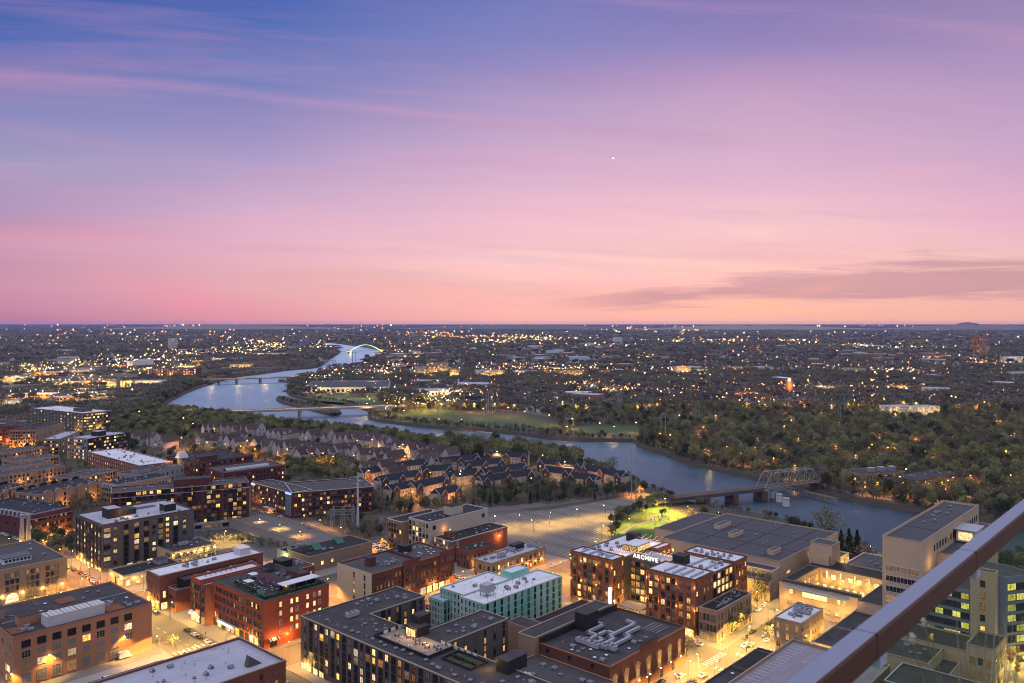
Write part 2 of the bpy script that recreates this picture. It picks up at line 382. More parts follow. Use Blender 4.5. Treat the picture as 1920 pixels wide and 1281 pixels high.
# ------------------------------------------------------------ windows
WIN_CACHE = {}
PANE = {'dark': 'glass_dark', 'blind': 'glass_blind', 'warm': 'lit_warm', 'bright': 'lit_bright', 'dim': 'lit_dim', 'void': 'void', 'green': 'lit_green'}
def win_mb(w, h, style, kind, frame):
    b = MB(); fr = 'frame_' + frame; x = w/2; z = h/2; pane = PANE[kind]; fw = .10 if w < 2.5 else .13
    if style == 'arch':
        n = 8; pts = [(-x, -.03, -z), (x, -.03, -z)] + [(x*math.cos(math.pi*i/n), -.03, z-x+x*math.sin(math.pi*i/n)) for i in range(n+1)]
        b.face(pts, pane)
        ar = [(x*math.cos(math.pi*i/n), z-x+x*math.sin(math.pi*i/n)) for i in range(n+1)]
        ao = [((x+.3)*math.cos(math.pi*i/n), z-x+(x+.3)*math.sin(math.pi*i/n)) for i in range(n+1)]
        for i in range(n):
            b.face([(ar[i][0], -.12, ar[i][1]), (ao[i][0], -.12, ao[i][1]), (ao[i+1][0], -.12, ao[i+1][1]), (ar[i+1][0], -.12, ar[i+1][1])][::-1], fr)
        b.box(-.05, .05, -.1, 0, -z, z-.05, fr); b.box(-x, x, -.1, 0, z-x-.06, z-x+.06, fr)
        b.box(-x-.15, x+.15, -.2, 0, -z-.15, -z, fr); return b
    b.face([(-x, -.03, -z), (x, -.03, -z), (x, -.03, z), (-x, -.03, z)], pane)
    if style == 'flat_recess':  # flat pane; the shade of a recess is painted by its near-black colour
        b.box(-x, x, -.10, -.06, -z+.95, -z+1.03, 'frame_dark')
        for i in range(8):
            xx = -x + w*i/7; b.box(xx-.02, xx+.02, -.10, -.07, -z, -z+.95, 'frame_dark', bottom=False)
        b.box(-x-.06, x+.06, -.14, 0, -z-.16, -z, 'frame_dark'); return b
    if style == 'void':
        b.box(-x, x, -.95, 0, -z-.2, -z, 'frame_dark')                      # balcony slab and rail
        b.box(-x, x, -.97, -.93, -z+.95, -z+1.02, 'frame_dark')
        k = max(3, int(w/.3))
        for i in range(k+1):
            xx = -x + w*i/k; b.box(xx-.015, xx+.015, -.965, -.935, -z, -z+.95, 'frame_dark', bottom=False)
        b.box(-x-.1, -x, -.1, 0, -z, z, fr); b.box(x, x+.1, -.1, 0, -z, z, fr); b.box(-x-.1, x+.1, -.1, 0, z, z+.1, fr); return b
    b.box(-x-fw, -x, -.12, 0, -z, z, fr, bottom=False); b.box(x, x+fw, -.12, 0, -z, z, fr, bottom=False)
    b.box(-x-fw, x+fw, -.12, 0, z, z+fw, fr); b.box(-x-fw-.05, x+fw+.05, -.2, 0, -z-fw, -z, fr)
    t = .045
    if style in ('sash', 'grid2'): b.box(-x, x, -.08, -.03, -t, t, fr)
    if style in ('pair', 'grid2'): b.box(-t, t, -.08, -.03, -z, z, fr)
    if style == 'grid':
        for i in (1, 2): b.box(-x+w*i/3-t, -x+w*i/3+t, -.08, -.03, -z, z, fr)
        for i in (1, 2): b.box(-x, x, -.075, -.03, -z+h*i/3-t, -z+h*i/3+t, fr)
    if style == 'band':
        k = max(2, round(w/1.5))
        for i in range(1, k): b.box(-x+w*i/k-t, -x+w*i/k+t, -.08, -.03, -z, z, fr)
    if style == 'shop':
        k = max(2, round(w/1.6))
        for i in range(1, k): b.box(-x+w*i/k-t, -x+w*i/k+t, -.08, -.03, -z, z, fr)
        b.box(-x, x, -.075, -.03, z*.4-t, z*.4+t, fr)
    if style == 'juliet':
        b.box(-t, t, -.08, -.03, -z, z, fr); b.box(-x-.1, x+.1, -.35, -.30, -z+.9, -z+.96, 'frame_dark')
        for i in range(7):
            xx = -x + w*i/6; b.box(xx-.02, xx+.02, -.35, -.31, -z, -z+.9, 'frame_dark', bottom=False)
        b.box(-x-.1, x+.1, -.36, -.121, -z-.12, -z-.02, 'frame_dark')
    return b
def win_mesh(*key):
    if key not in WIN_CACHE: WIN_CACHE[key] = win_mb(*key).mesh('window')
    return WIN_CACHE[key]

OBST = []      # (x, y, radius) of things trees must keep clear of
class Bld:
    def __init__(s, kind, label, cat, org, rot=GROT, group=None):
        s.root = empty(kind, (org[0], org[1], 0), rot, label=label, cat=cat, group=group)
        s.o = Vector(org[:2]); s.rot = rot; s.wins = []; s.n = 0
        s.ex = Vector((math.cos(rot), math.sin(rot))); s.ey = Vector((-math.sin(rot), math.cos(rot)))
    def world(s, x, y): return s.o + s.ex*x + s.ey*y
    def loc(s, w): d = Vector(w[:2])-s.o; return (d.dot(s.ex), d.dot(s.ey))
    def block(s, shape, z0, z1, wall, roof='dark', par=.7, trim=None, th=.35, name='wall'):
        if len(shape) == 4 and not hasattr(shape[0], '__len__'):
            x0, x1, y0, y1 = shape; poly = [(x0, y0), (x1, y0), (x1, y1), (x0, y1)]
        else: poly = shape
        w = WALL[wall]; tm = MATS[trim] if trim else w
        ins = inset(poly, th); n = len(poly)
        b = MB(); b.prism(poly, z0, z1, w)
        if par > 0:
            for i in range(n):
                j = (i+1) % n
                b.face([(ins[i][0], ins[i][1], z1-par), (ins[i][0], ins[i][1], z1), (ins[j][0], ins[j][1], z1), (ins[j][0], ins[j][1], z1-par)], w)
        b.build(name, s.root)
        o2 = inset(poly, -.12) if trim else poly
        c = MB()
        zt = z1+.10 if trim else z1+.003
        for i in range(n):
            j = (i+1) % n
            c.face([(o2[i][0], o2[i][1], zt), (o2[j][0], o2[j][1], zt), (ins[j][0], ins[j][1], zt), (ins[i][0], ins[i][1], zt)], tm)
            if trim:
                c.face([(o2[i][0], o2[i][1], z1-.25), (o2[j][0], o2[j][1], z1-.25), (o2[j][0], o2[j][1], zt), (o2[i][0], o2[i][1], zt)], tm)
                c.face([(poly[i][0], poly[i][1], z1-.25), (poly[j][0], poly[j][1], z1-.25), (o2[j][0], o2[j][1], z1-.25), (o2[i][0], o2[i][1], z1-.25)], tm)
                c.face([(ins[j][0], ins[j][1], z1-.05), (ins[i][0], ins[i][1], z1-.05), (ins[i][0], ins[i][1], zt), (ins[j][0], ins[j][1], zt)], tm)
        c.build('parapet_cap', s.root)
        r = MB(); r.face([(p[0], p[1], z1-par) for p in ins], ROOF[roof]); r.build('roof', s.root)
        if z0 < 1:
            cx = sum(p[0] for p in poly)/n; cy = sum(p[1] for p in poly)/n; wv = s.world(cx, cy)
            for i in range(n):          # circles along the outline
                p, q = Vector(poly[i][:2]), Vector(poly[(i+1) % n][:2]); L = (q-p).length
                for k in range(int(L/7)+1):
                    ww = s.world(*(p+(q-p)*(k*7/max(L, 1)))); OBST.append((ww.x, ww.y, 5))
            OBST.append((wv.x, wv.y, max(5, min(abs(poly[1][0]-poly[0][0])+1, abs(poly[2][1]-poly[1][1])+1)/2)))
        return poly
    def W(s, p0, p1, cols, rows, w, h, z0, dz, lit=.2, style='sash', m=1.5, frame='dark', kinds=None, blind=.25, skip=None, m1=None, pr=0):
        p0 = Vector(p0); p1 = Vector(p1); d = p1-p0; L = d.length; d.normalize(); n = Vector((d.y, -d.x))
        rz = math.atan2(d.y, d.x); m1 = m if m1 is None else m1
        for r in range(rows):
            for c in range(cols):
                if skip and (r, c) in skip: continue
                t = m + w/2 + (L-m-m1-w)*(c/(cols-1) if cols > 1 else .5)
                p = p0+d*t+n*pr
                if kinds: kd = random.choice(kinds)
                else:
                    q = random.random()
                    kd = ('bright' if q < lit*.25 else 'warm' if q < lit*.8 else 'dim' if q < lit*1.3 else 'blind' if q < lit*1.3+blind else 'dark')
                s.wins.append((p.x, p.y, z0+r*dz+h/2, rz, w, h, style, kd, frame))
    def item(s, name, mb, loc=(0, 0, 0), rz=None): return link(mb.mesh(name) if isinstance(mb, MB) else mb, name, s.root, loc, rz)
    def done(s, name='window'):
        def key(q):
            w = s.world(q[0], q[1]); return w.length - .5*q[4]
        s.wins.sort(key=key)
        for q in s.wins[:100]:
            link(win_mesh(*q[4:]), name, s.root, (q[0], q[1], q[2]), q[3])
        if len(s.wins) > 100:
            b = MB()
            for q in s.wins[100:]:
                k = len(b.v); wm = win_mb(*q[4:]); c, sn = math.cos(q[3]), math.sin(q[3])
                b.v += [(q[0]+x*c-y*sn, q[1]+x*sn+y*c, q[2]+z) for x, y, z in wm.v]
                idx = [b.mi(m) for m in wm.mats]
                b.f += [tuple(k+i for i in f) for f in wm.f]; b.m += [idx[i] for i in wm.m]
            tag(b.build(name, s.root), kind='stuff')
        return s

# rooftop equipment (shared meshes)
def ac_mesh(kind):
    b = MB()
    if kind == 0:
        b.box(-1, 1, -.65, .65, .25, 1.15, 'metal_light'); b.box(-.9, -.7, -.6, .6, 0, .25, 'metal_dark'); b.box(.7, .9, -.6, .6, 0, .25, 'metal_dark')
        for x in (-.45, .45): b.tube((x, 0, 1.15), (x, 0, 1.25), .36, 'metal_dark', 8)
        b.box(-1.02, -1.001, -.5, .5, .4, 1.0, 'metal_dark')
    elif kind == 1:
        b.box(-.45, .45, -.45, .45, 0, .35, 'metal_dark'); b.box(-.55, .55, -.55, .55, .35, .8, 'metal_light'); b.tube((0, 0, .8), (0, 0, .92), .35, 'metal_dark', 7)
    elif kind == 2:
        b.tube((0, 0, 0), (0, 0, .8), .12, 'metal_light', 6); b.tube((0, 0, .8), (0, 0, 1.0), .28, 'metal_light', 7, .18)
    elif kind == 3:
        b.box(-.7, .7, -.7, .7, 0, .3, 'metal_dark'); b.face([(-.6, -.6, .31), (.6, -.6, .31), (.6, .6, .36), (-.6, .6, .36)], ROOF['white'])
    elif kind == 4:
        b.box(-2.6, 2.6, -1.1, 1.1, .4, 2.2, 'metal_light'); b.box(-2.4, -2, -.9, .9, 0, .4, 'metal_dark'); b.box(2, 2.4, -.9, .9, 0, .4, 'metal_dark')
        b.box(2.6, 3.6, -.5, .5, .6, 1.6, 'galv'); b.box(-1.8, -.6, -.8, .8, 2.2, 2.45, 'metal_dark'); b.box(.4, 1.6, -.8, .8, 2.2, 2.45, 'metal_dark')
    return b.mesh(['air_conditioner', 'roof_vent', 'vent_pipe', 'skylight', 'air_conditioner'][kind])
AC = [ac_mesh(i) for i in range(5)]
def scatter(bd, rect, z, n, kinds=(0, 1, 2, 2, 3, 1), seed=0):
    rg = random.Random(seed+int(rect[0]*7+rect[2]*3)+n); x0, x1, y0, y1 = rect; used = []
    for i in range(n):
        for _ in range(12):
            x = rg.uniform(x0+1.5, x1-1.5); y = rg.uniform(y0+1.5, y1-1.5)
            if all(abs(x-a)+abs(y-c) > 3.5 for a, c in used): break
        used.append((x, y)); k = rg.choice(kinds)
        link(AC[k], AC[k].name.split('.')[0], bd.root, (x, y, z), rg.choice((0, math.pi/2)))
def house_on_roof(bd, x0, x1, y0, y1, z, h, wall='charcoal', roof='dark', name='stair_house'):
    b = MB(); b.box(x0, x1, y0, y1, z, z+h, WALL[wall]); b.box(x0-.1, x1+.1, y0-.1, y1+.1, z+h, z+h+.15, ROOF[roof]); return b.build(name, bd.root)
def tables(bd, pts, z):
    b = MB()
    b.tube((0, 0, 0), (0, 0, .72), .06, 'metal_dark', 5); b.tube((0, 0, .72), (0, 0, .78), .55, 'metal_light', 8)
    for a in range(4):
        c, s_ = math.cos(a*1.57), math.sin(a*1.57); b.box(c*1.0-.22, c*1.0+.22, s_*1.0-.22, s_*1.0+.22, 0, .45, 'metal_dark'); 
    me = b.mesh('patio_table')
    for x, y in pts: link(me, 'patio_table', bd.root, (x, y, z))

def G(kind, label, cat, a0, b0, group=None): return Bld(kind, label, cat, AB(a0, b0), GROT, group)
def ray(u, v):
    return Vector(((u-CX)/F, 1, -(v-V0)/F))
def onb(u, v, b):
    d = ray(u, v); y = b/(d.x*EB.x+d.y*EB.y); return (y*(d.x*EA.x+d.y*EA.y), b, H+d.z*y)
def ona(u, v, a):
    d = ray(u, v); y = a/(d.x*EA.x+d.y*EA.y); return (a, y*(d.x*EB.x+d.y*EB.y), H+d.z*y)
WARM = (1, .50, .13); SOD = (1, .38, .06); YEL = (1, .58, .11); COOL = (1, .86, .62)
def fixture(bd, x, y, z, power, col=WARM, ball=.18, spot=None, aim=None, name='wall_light'):
    b = MB(); b.box(-.12, .12, -.12, .12, 0, .35, 'metal_dark'); b.ball((0, 0, -.08), ball, GLOW[0], 6, 4)
    o = link(b.mesh(name), name, bd.root, (x, y, z))
    light(bd.root, (x, y, z-.5), power*1.8, col, .25, spot, aim)
GLOW = [emis('lamp_warm', (1, .62, .22), 30), emis('lamp_sodium', (1, .40, .06), 30), emis('lamp_yellow', (1, .75, .3), 30), emis('lamp_white', (1, .92, .75), 40)]
for g in GLOW: g.cycles.emission_sampling = 'NONE'

# ============================================================ downtown buildings
# --- orange brick warehouse, bottom left
b = G('brick_warehouse', 'orange brick warehouse with dark roof and white metal shed, bottom left corner', 'warehouse', 102.5, 349.5)
W_, D_ = 53, 43
b.block((0, W_, 0, D_), 0, 20, 'orange_brick', 'dark', .5, 'rust')
b.W((0, 0), (W_, 0), 8, 1, 3.0, 2.5, 15.4, 0, style='grid', m=3, m1=8.5, frame='dark', kinds=['void', 'dark', 'dark'])
b.W((0, 0), (W_, 0), 8, 2, 3.0, 2.5, 7.4, 4.0, style='grid', m=3, m1=8.5, frame='tan', kinds=['blind', 'blind', 'dim', 'dark', 'warm'])
b.W((0, 0), (W_, 0), 7, 1, 3.2, 4.0, 1.3, 0, style='grid', m=3, m1=14, frame='tan', kinds=['blind', 'blind', 'blind', 'dim'])
b.W((0, D_), (0, 0), 9, 4, 1.4, 2.1, 2.2, 4.2, lit=.25, style='sash', m=2, frame='tan')
b.W((0, D_), (0, 0), 3, 1, 5.5, 2.2, 6.0, 0, style='band', m=3, frame='white', kinds=['bright'])
sh = MB(); sh.box(0, 22, 0, 6.5, 0, 4.2, 'trim_white'); 
for i in range(12): sh.box(1+i*1.75, 1.35+i*1.75, -.05, 6.55, 4.2, 4.35, 'metal_light' if i % 3 else 'rust')
b.item('metal_shed', sh, (13, 3.5, 19.5)); house_on_roof(b, 6, 13, 13, 18, 19.5, 3.5, 'orange_brick'); house_on_roof(b, -1, 5, 27, 34, 19.5, 4.5, 'tan_brick')
p_ = MB(); p_.tube((2, 20, 20), (53, 22.5, 20), .16, 'metal_light'); p_.tube((12, 20, 20), (6, 30, 20), .12, 'metal_light'); b.item('roof_pipe', p_)
gr = MB()
for i in range(7): gr.box(0, 7, i*1.1, i*1.1+.5, .2, .45, 'rust')
b.item('roof_grating', gr, (26, 28, 19.5)); link(gr.mesh('roof_grating'), 'roof_grating', b.root, (1, 5, 19.5)); link(gr.mesh('roof_grating'), 'roof_grating', b.root, (36, 3, 19.5))
link(AC[4], 'air_conditioner', b.root, (37.5, 11.5, 19.5)); scatter(b, (14, 52, 12, 42), 19.5, 17); scatter(b, (40, 52, 2, 12), 19.5, 3, (0, 1)); scatter(b, (1, 12, 2, 12), 19.5, 3, (0,))
for u, v, pw in ((231, 1192, 5200), (91, 1226, 5200), (20, 1262, 4000)):
    a_, b_, z_ = onb(u, v, 349.3); fixture(b, a_-102.5, -1.4, z_, pw, YEL, .3, 120, (0, .5, -1))
b.done()
# --- tan stone loft with arches
b = G('stone_loft', 'tan stone office block with rows of triple windows above tall glowing arches', 'office building', 104, 459.5)
b.block((0, 56, 0, 51), 0, 17.5, 'tan_stone', 'grey', .8, 'trim_tan')
for k in range(6):
    x0 = 56-3.5-9.2*k
    b.W((x0-7.2, 0), (x0, 0), 3, 2, 1.5, 2.1, 9.6, 3.3, m=.6, style='sash', frame='dark', kinds=['blind', 'dark', 'dark', 'dim', 'bright' if k > 2 else 'dark'])
    b.W((x0-7.2, 0), (x0, 0), 3, 1, 1.5, 2.4, 6.0, 0, m=.6, style='arch', frame='dark', kinds=['dark', 'blind', 'bright' if k > 2 else 'dim'])
    b.W((x0-7.4, 0), (x0+.2, 0), 1, 1, 6.0, 4.6, .4, 0, m=.6, style='arch', frame='tan', kinds=['dim' if k % 2 else 'warm'])
    fixture(b, x0+1.1, -.6, 4.6, 1100, YEL, .25)
sh = MB(); sh.box(0, 13, 0, 9, 0, 2.6, 'white_wall'); sh.box(-.3, 13.3, -.3, 9.3, 2.6, 2.9, 'metal_dark')
for i in range(7): sh.box(.7+i*1.75, 1.9+i*1.75, -.03, 0, .8, 2.0, 'glass_dark')
b.item('roof_monitor', sh, (30, 12, 16.7)); house_on_roof(b, 6, 20, 24, 40, 16.7, 3, 'tan_stone'); scatter(b, (8, 55, 6, 49), 16.7, 16)
b.done()
# --- lit stone pylon pair at the viaduct
for i, (u, v) in enumerate(((41, 1024), (53.5, 1023))):
    q = P(u, v); pl = empty('stone_pylon', (q.x, q.y, 0), GROT, label=('left' if i == 0 else 'right')+' one of two tapered stone pylons lit from below near the viaduct', cat='pylon', group='lit stone pylons')
    m_ = MB(); m_.prism([(-1.5, -1.5), (1.5, -1.5), (1.5, 1.5), (-1.5, 1.5)], 0, 2, MATS['concrete'], MATS['concrete'])
    k = len(m_.v); 
    m_.v += [(-1.3,-1.3,2),(1.3,-1.3,2),(1.3,1.3,2),(-1.3,1.3,2),(-.7,-.7,19),(.7,-.7,19),(.7,.7,19),(-.7,.7,19)]
    for fc in ((0,1,5,4),(1,2,6,5),(2,3,7,6),(3,0,4,7)): m_.f.append(tuple(k+j for j in fc)); m_.m.append(m_.mi('concrete'))
    m_.build('shaft', pl); c_ = MB(); c_.box(-1.1, 1.1, -1.1, 1.1, 19, 19.8, 'concrete'); c_.build('capital', pl)
    light(pl, (-2.0, -1.6, 2.2), 5000, YEL, .2, 60, (.3, .22, 1)); light(pl, (1.6, -2.0, 2.2), 4000, YEL, .2, 60, (-.22, .3, 1)); OBST.append((q.x, q.y, 5))
# --- brown-grey apartment tower with stacked balconies
b = G('apartment_building', 'grey-brown eight storey apartment building with white roof and stacked dark balconies', 'apartment building', 184.5, 477)
b.block((0, 53.5, 0, 40), 0, 27, 'grey_brown', 'pale', .8, 'trim_dark')
b.W((0, 40), (0, 0), 8, 1, 1.5, 23, 2.4, 0, style='grid2', m=1.5, frame='dark', kinds=['dark', 'dark', 'void'])
b.W((0, 40), (0, 0), 7, 7, 1.5, 1.7, 3.4, 3.25, lit=.22, style='sash', m=3.8, frame='dark', pr=.02)
for x in (7, 29, 37, 47.5): b.W((x-2, 0), (x+2, 0), 1, 7, 1.9, 1.8, 3.4, 3.25, lit=.45, style='pair', m=1, frame='dark')
for x in (13, 19, 24.5, 33, 42): b.W((x-2, 0), (x+2, 0), 1, 7, 2.6, 2.4, 3.0, 3.25, lit=.3, style='void', m=.6, frame='dark', kinds=['void', 'void', 'dark', 'dim', 'warm'])
b.W((0, 0), (5, 0), 1, 7, 3.6, 2.2, 3.0, 3.25, lit=.5, style='band', m=.6)
b.W((0, 40), (0, 0), 7, 1, 3.0, 2.0, .4, 0, lit=1, style='shop', m=2, kinds=['bright', 'warm'], pr=.03); b.W((0, 0), (53, 0), 9, 1, 3, 2.0, .4, 0, lit=.5, style='shop', m=2, kinds=['dim', 'warm', 'dark'], pr=.03)
house_on_roof(b, 9, 16, 15, 24, 26.2, 5.5, 'black', 'pale'); house_on_roof(b, 16.1, 26, 17, 24, 26.2, 3.2, 'black', 'dark', 'clubroom'); house_on_roof(b, 39, 46, 8, 15, 26.2, 4.2, 'black', 'pale')
so = MB()
for i in range(12): so.box(i*1.9, i*1.9+1.7, 0, 5, .3, .38, 'glass_dark')
b.item('solar_panel', so, (20, 27, 26.2)); scatter(b, (3, 50, 3, 14), 26.2, 14); light(b.root, (18, 12, 29), 1500, WARM, .3)
b.done()
# --- corner pharmacy
b = G('corner_shop', 'low cream corner shop with black roof and red lettered sign band', 'shop', 181.6, 442.6)
b.block((0, 32, 0, 18), 0, 6.2, 'pale_yellow', 'black', .5, 'trim_tan')
b.W((0, 18), (0, 0), 3, 1, 1.4, 3, .6, 0, style='shop', kinds=['dim', 'warm', 'dark']); b.W((0, 0), (16, 0), 3, 1, 2.2, 2.6, .6, 0, style='shop', kinds=['bright', 'warm', 'blind'])
b.W((14, 0), (22, 0), 1, 1, 4.8, 4.2, .5, 0, style='grid', kinds=['blind'])
sg = MB(); sg.box(0, 13, -.12, 0, 0, 1.3, 'trim_white'); b.item('sign_band', sg, (1, -.02, 4.4))
sl = MB(); RED = emis('sign_red', (1, .04, .03), 2.2, False); sl.tube((.7, -.18, .65), (.7, -.14, .65), .42, RED, 8)
random.seed(3); xx = 1.5
for i in range(9):
    w_ = random.uniform(.28, .45); sl.box(xx, xx+.08, -.16, -.13, .42, .95 if i in (0, 4) else .8, RED); sl.box(xx, xx+w_, -.16, -.13, .38 if i % 2 else .72, .48 if i % 2 else .8, RED); xx += w_+.18
b.item('sign_lettering', sl, (1, -.02, 4.4))
fixture(b, -.6, 2, 4.6, 2600, YEL); fixture(b, -.6, 14, 4.6, 2200, YEL); fixture(b, 6, -.7, 4.2, 2600, YEL); fixture(b, 17, -.7, 4.2, 2200, YEL)
house_on_roof(b, 22, 28, 8, 14, 5.7, 2.4, 'grey'); scatter(b, (3, 30, 2, 17), 5.7, 6); b.done()
# --- small lit office behind it
b = G('small_office', 'cream two storey office with a row of bright pilasters and dark roof', 'office building', 215.1, 457)
b.block((0, 26.5, 0, 22), 0, 9, 'pale_yellow', 'dark', .6, 'trim_tan')
b.W((0, 0), (26.5, 0), 11, 2, 1.5, 2.4, 1.2, 3.9, lit=.3, style='sash', kinds=['dark', 'dim', 'blind', 'warm'], m=1)
for i in range(7): fixture(b, .9+i*4.1, -.5, 7.4, 420, YEL, .16)
bb = MB(); bb.box(-.12, 0, 0, 5.5, 0, 2.6, 'frame_dark'); bb.box(-.2, -.12, .3, 5.2, .3, 2.3, 'glass_blind'); b.item('billboard', bb, (0, 3, 4.8))
scatter(b, (3, 24, 6, 20), 8.4, 7); link(AC[4], 'air_conditioner', b.root, (12, 12, 8.4)); b.done()
# --- red brick shop with white roof
b = G('brick_shop_building', 'red brick building with long white roof and glowing corner shop windows', 'commercial building', 178.9, 393.6)
b.block((0, 56, 0, 14.5), 0, 17, 'red_brick2', 'white', .5, 'trim_tan')
b.W((0, 14.5), (0, 0), 4, 3, 1.2, 2.4, 5.2, 3.8, style='arch', frame='red', kinds=['dark', 'blind']); b.W((0, 14.5), (0, 0), 3, 1, 3.4, 3.4, .4, 0, style='shop', m=.8, kinds=['bright', 'green'])
b.W((0, 0), (4.5, 0), 1, 1, 3, 3.2, .4, 0, style='shop', m=.8, kinds=['bright'])
b.W((0, 0), (4.5, 0), 1, 1, 1.2, 3, 6, 0, style='sash', kinds=['bright'])
house_on_roof(b, 45, 51, 4, 11, 16.5, 3.4, 'white', 'white'); scatter(b, (14, 34, 3, 12), 16.5, 11, (1, 0, 2)); fixture(b, -.6, 3, 4.2, 2500, YEL); fixture(b, -.6, 12, 4.2, 2500, YEL); b.done()
# --- lower tan wing in front
b = G('terrace_building', 'low brown brick building with dark upper box and open roof terrace', 'commercial building', 183.0, 385.0)
b.block((0, 17, 0, 8.3), 0, 11.0, 'red_brick2', 'dark', 1.0, 'trim_tan'); b.block((4.6, 46, .3, 8.2), 10, 14.6, 'black', 'dark', .4); b.block((17.05, 46, 0, 8.2), 0, 9.9, 'tan_brick', 'dark', 0)
b.W((0, 8.3), (0, 0), 3, 2, 1.3, 1.6, 2, 4.2, lit=.2, kinds=['dark', 'dim', 'dark']); b.W((0, 0), (16, 0), 1, 1, 1, 2.4, 5.6, 0, kinds=['bright'])
tables(b, [(1.6, 2.2), (2.2, 5.6)], 10.0); scatter(b, (8, 44, 1.6, 7), 14.2, 6); b.done()
# --- dark red brick three-part facade, left of the big red one
b = G('brick_storefront_row', 'dark red brick storefront row with stepped white roof left of the terrace hotel', 'commercial building', 183.5, 357.6)
b.block((0, 32, 4.5, 13.6), 0, 20.5, 'red_brick', 'white', 1.0); b.block((0.25, 32, .05, 4.45), 0, 19.2, 'red_brick2', 'white', 1.0)
b.W((0, 13.6), (0, 4.5), 6, 3, 1.0, 2.6, 6.6, 4.4, m=.7, style='sash', frame='dark', kinds=['dark', 'blind', 'dim', 'dark']); b.W((.25, 4.45), (.25, .05), 3, 3, 1.0, 2.4, 6.2, 4.4, m=.6, style='sash', kinds=['dark', 'blind', 'dark'])
b.W((0, 13.6), (0, 4.5), 2, 1, 3.6, 3.6, .5, 0, m=.6, style='shop', kinds=['bright', 'warm']); b.W((.25, 4.45), (.25, .05), 1, 1, 3.4, 3.4, .5, 0, m=.4, style='shop', kinds=['warm'])
aw = MB(); aw.face([(-1.6, 9, 3.6), (-1.6, 13.4, 3.6), (-.02, 13.4, 5), (-.02, 9, 5)][::-1], emis('awning_blue', (.1, .1, .3), .05, False)); b.item('awning', aw)
for i in range(7):
    k_ = MB(); k_.tube((0, 0, 0), (0, 0, .8), .3, 'metal_light', 7); k_.tube((0, 0, .8), (.5, 0, 1.1), .34, 'metal_dark', 7); link(k_.mesh('roof_vent'), 'roof_vent', b.root, (6+i*2.6, 11, 19.5))
fixture(b, -.6, 9, 4.6, 2600, YEL); b.done()
# --- big red brick hotel with roof terrace
b = G('brick_hotel', 'large bright red brick building with crowded roof terrace and white canopy', 'hotel', 187.4, 313.1)
b.block((0, 33, 0, 44.3), 0, 21, 'red_brick', 'dark', .5, 'green_metal')
for k in range(12):
    y = 42.4-k*3.42
    b.W((0, y), (0, y-2.6), 2, 4, .95, 2.1, 4.6, 3.9, m=.15, lit=.16 if k > 5 else .05, style='sash', frame='red', blind=.2)
b.W((0, 44.3), (0, 0), 11, 1, 3.0, 3.2, .5, 0, m=.6, style='shop', frame='dark', kinds=['bright', 'warm', 'dim', 'dark'])
for i, x in enumerate((8, 13.5, 16.2, 21.6, 25.2, 28)):
    b.W((x-1, 0), (x+1, 0), 1, 4, 1.15, 2.0, 5.0, 3.9, m=.3, style='sash', frame='white', kinds=['bright', 'warm', 'blind', 'dim'])
b.W((2.5, 0), (6.5, 0), 1, 1, 3.2, 3, .4, 0, m=.3, style='shop', kinds=['dark'])
cn = MB(); cn.box(-1.5, 0, 0, 17, 4.0, 4.35, 'trim_white'); b.item('shop_canopy', cn, (0, 22, 0))
ls = MB(); ls.box(-1.62, -1.5, 0, 13, 3.5, 4.3, emis('lit_sign_band', (1, .72, .25), 9)); b.item('lit_fascia', ls, (0, 24, 0))
for x in (1.5, 18.5):
    st = MB(); nn = 8
    for i in range(nn):
        st.face([(i*.7, -.02, 4.3), ((i+1)*.7, -.02, 4.3), ((i+1)*.7, -1.5, 3.2), (i*.7, -1.5, 3.2)], 'trim_white' if i % 2 else 'void')
    b.item('striped_awning', st, (x, 0, 0))
cnp = MB(); cnp.box(0, 19, 0, 5.5, 3.0, 3.3, ROOF['white'])
for x in (.4, 6, 12, 18.6):
    for y in (.4, 5.1): cnp.box(x-.1, x+.1, y-.1, y+.1, 0, 3, 'metal_dark')
b.item('terrace_canopy', cnp, (12, 4, 20.5))
bar = MB(); bar.box(0, 17, 0, 3, 0, 2.6, 'glass_dark'); b.item('terrace_bar', bar, (13, 6, 20.5)); light(b.root, (15, 5, 22.5), 500, WARM, .3)
dm = MB(); dm.face([(0, 0, 0), (2.4, 0, 0), (2.4, 2.8, 2.3), (0, 2.8, 2.3)], ROOF['green']); dm.face([(0, 0, 0), (0, 2.8, 2.3), (0, 2.8, 0)], ROOF['green']); dm.face([(2.4, 0, 0), (2.4, 2.8, 0), (2.4, 2.8, 2.3)], ROOF['green']); dm.face([(0, 2.8, 0), (0, 2.8, 2.3), (2.4, 2.8, 2.3), (2.4, 2.8, 0)], ROOF['green'])
b.item('stair_hatch', dm, (2.6, 7.8, 20.5))
hd = MB(); random.seed(11)
def hedge_strip(mb, x0, y0, x1, y1, h, n, m='leaf_dark'):
    for i in range(n):
        t = random.random(); x = x0+(x1-x0)*t+random.uniform(-.4, .4); y = y0+(y1-y0)*t+random.uniform(-.4, .4); z = random.uniform(.1, h); r = .28
        a = random.random()*6.28; t2 = random.uniform(-1, 1); dx, dy = math.cos(a)*r, math.sin(a)*r
        mb.face([(x-dx, y-dy, z-r*t2), (x+dy, y-dx, z-r), (x+dx, y+dy, z+r*t2), (x-dy, y+dx, z+r)], m)
hedge_strip(hd, 3, 3, 32, 3, 1.3, 900); hedge_strip(hd, 2.5, 3, 2.5, 7.5, 1.3, 200); hedge_strip(hd, 3, 12, 3, 30, 1.6, 420); b.item('terrace_hedge', hd, (0, 0, 20.5))
tables(b, [(6+random.uniform(-1, 1)+3.1*(i % 4), 10+2.9*(i//4)) for i in range(36)], 20.5)
UMB = MB(); UMB.tube((0, 0, 0), (0, 0, 2.4), .05, 'metal_dark', 5)
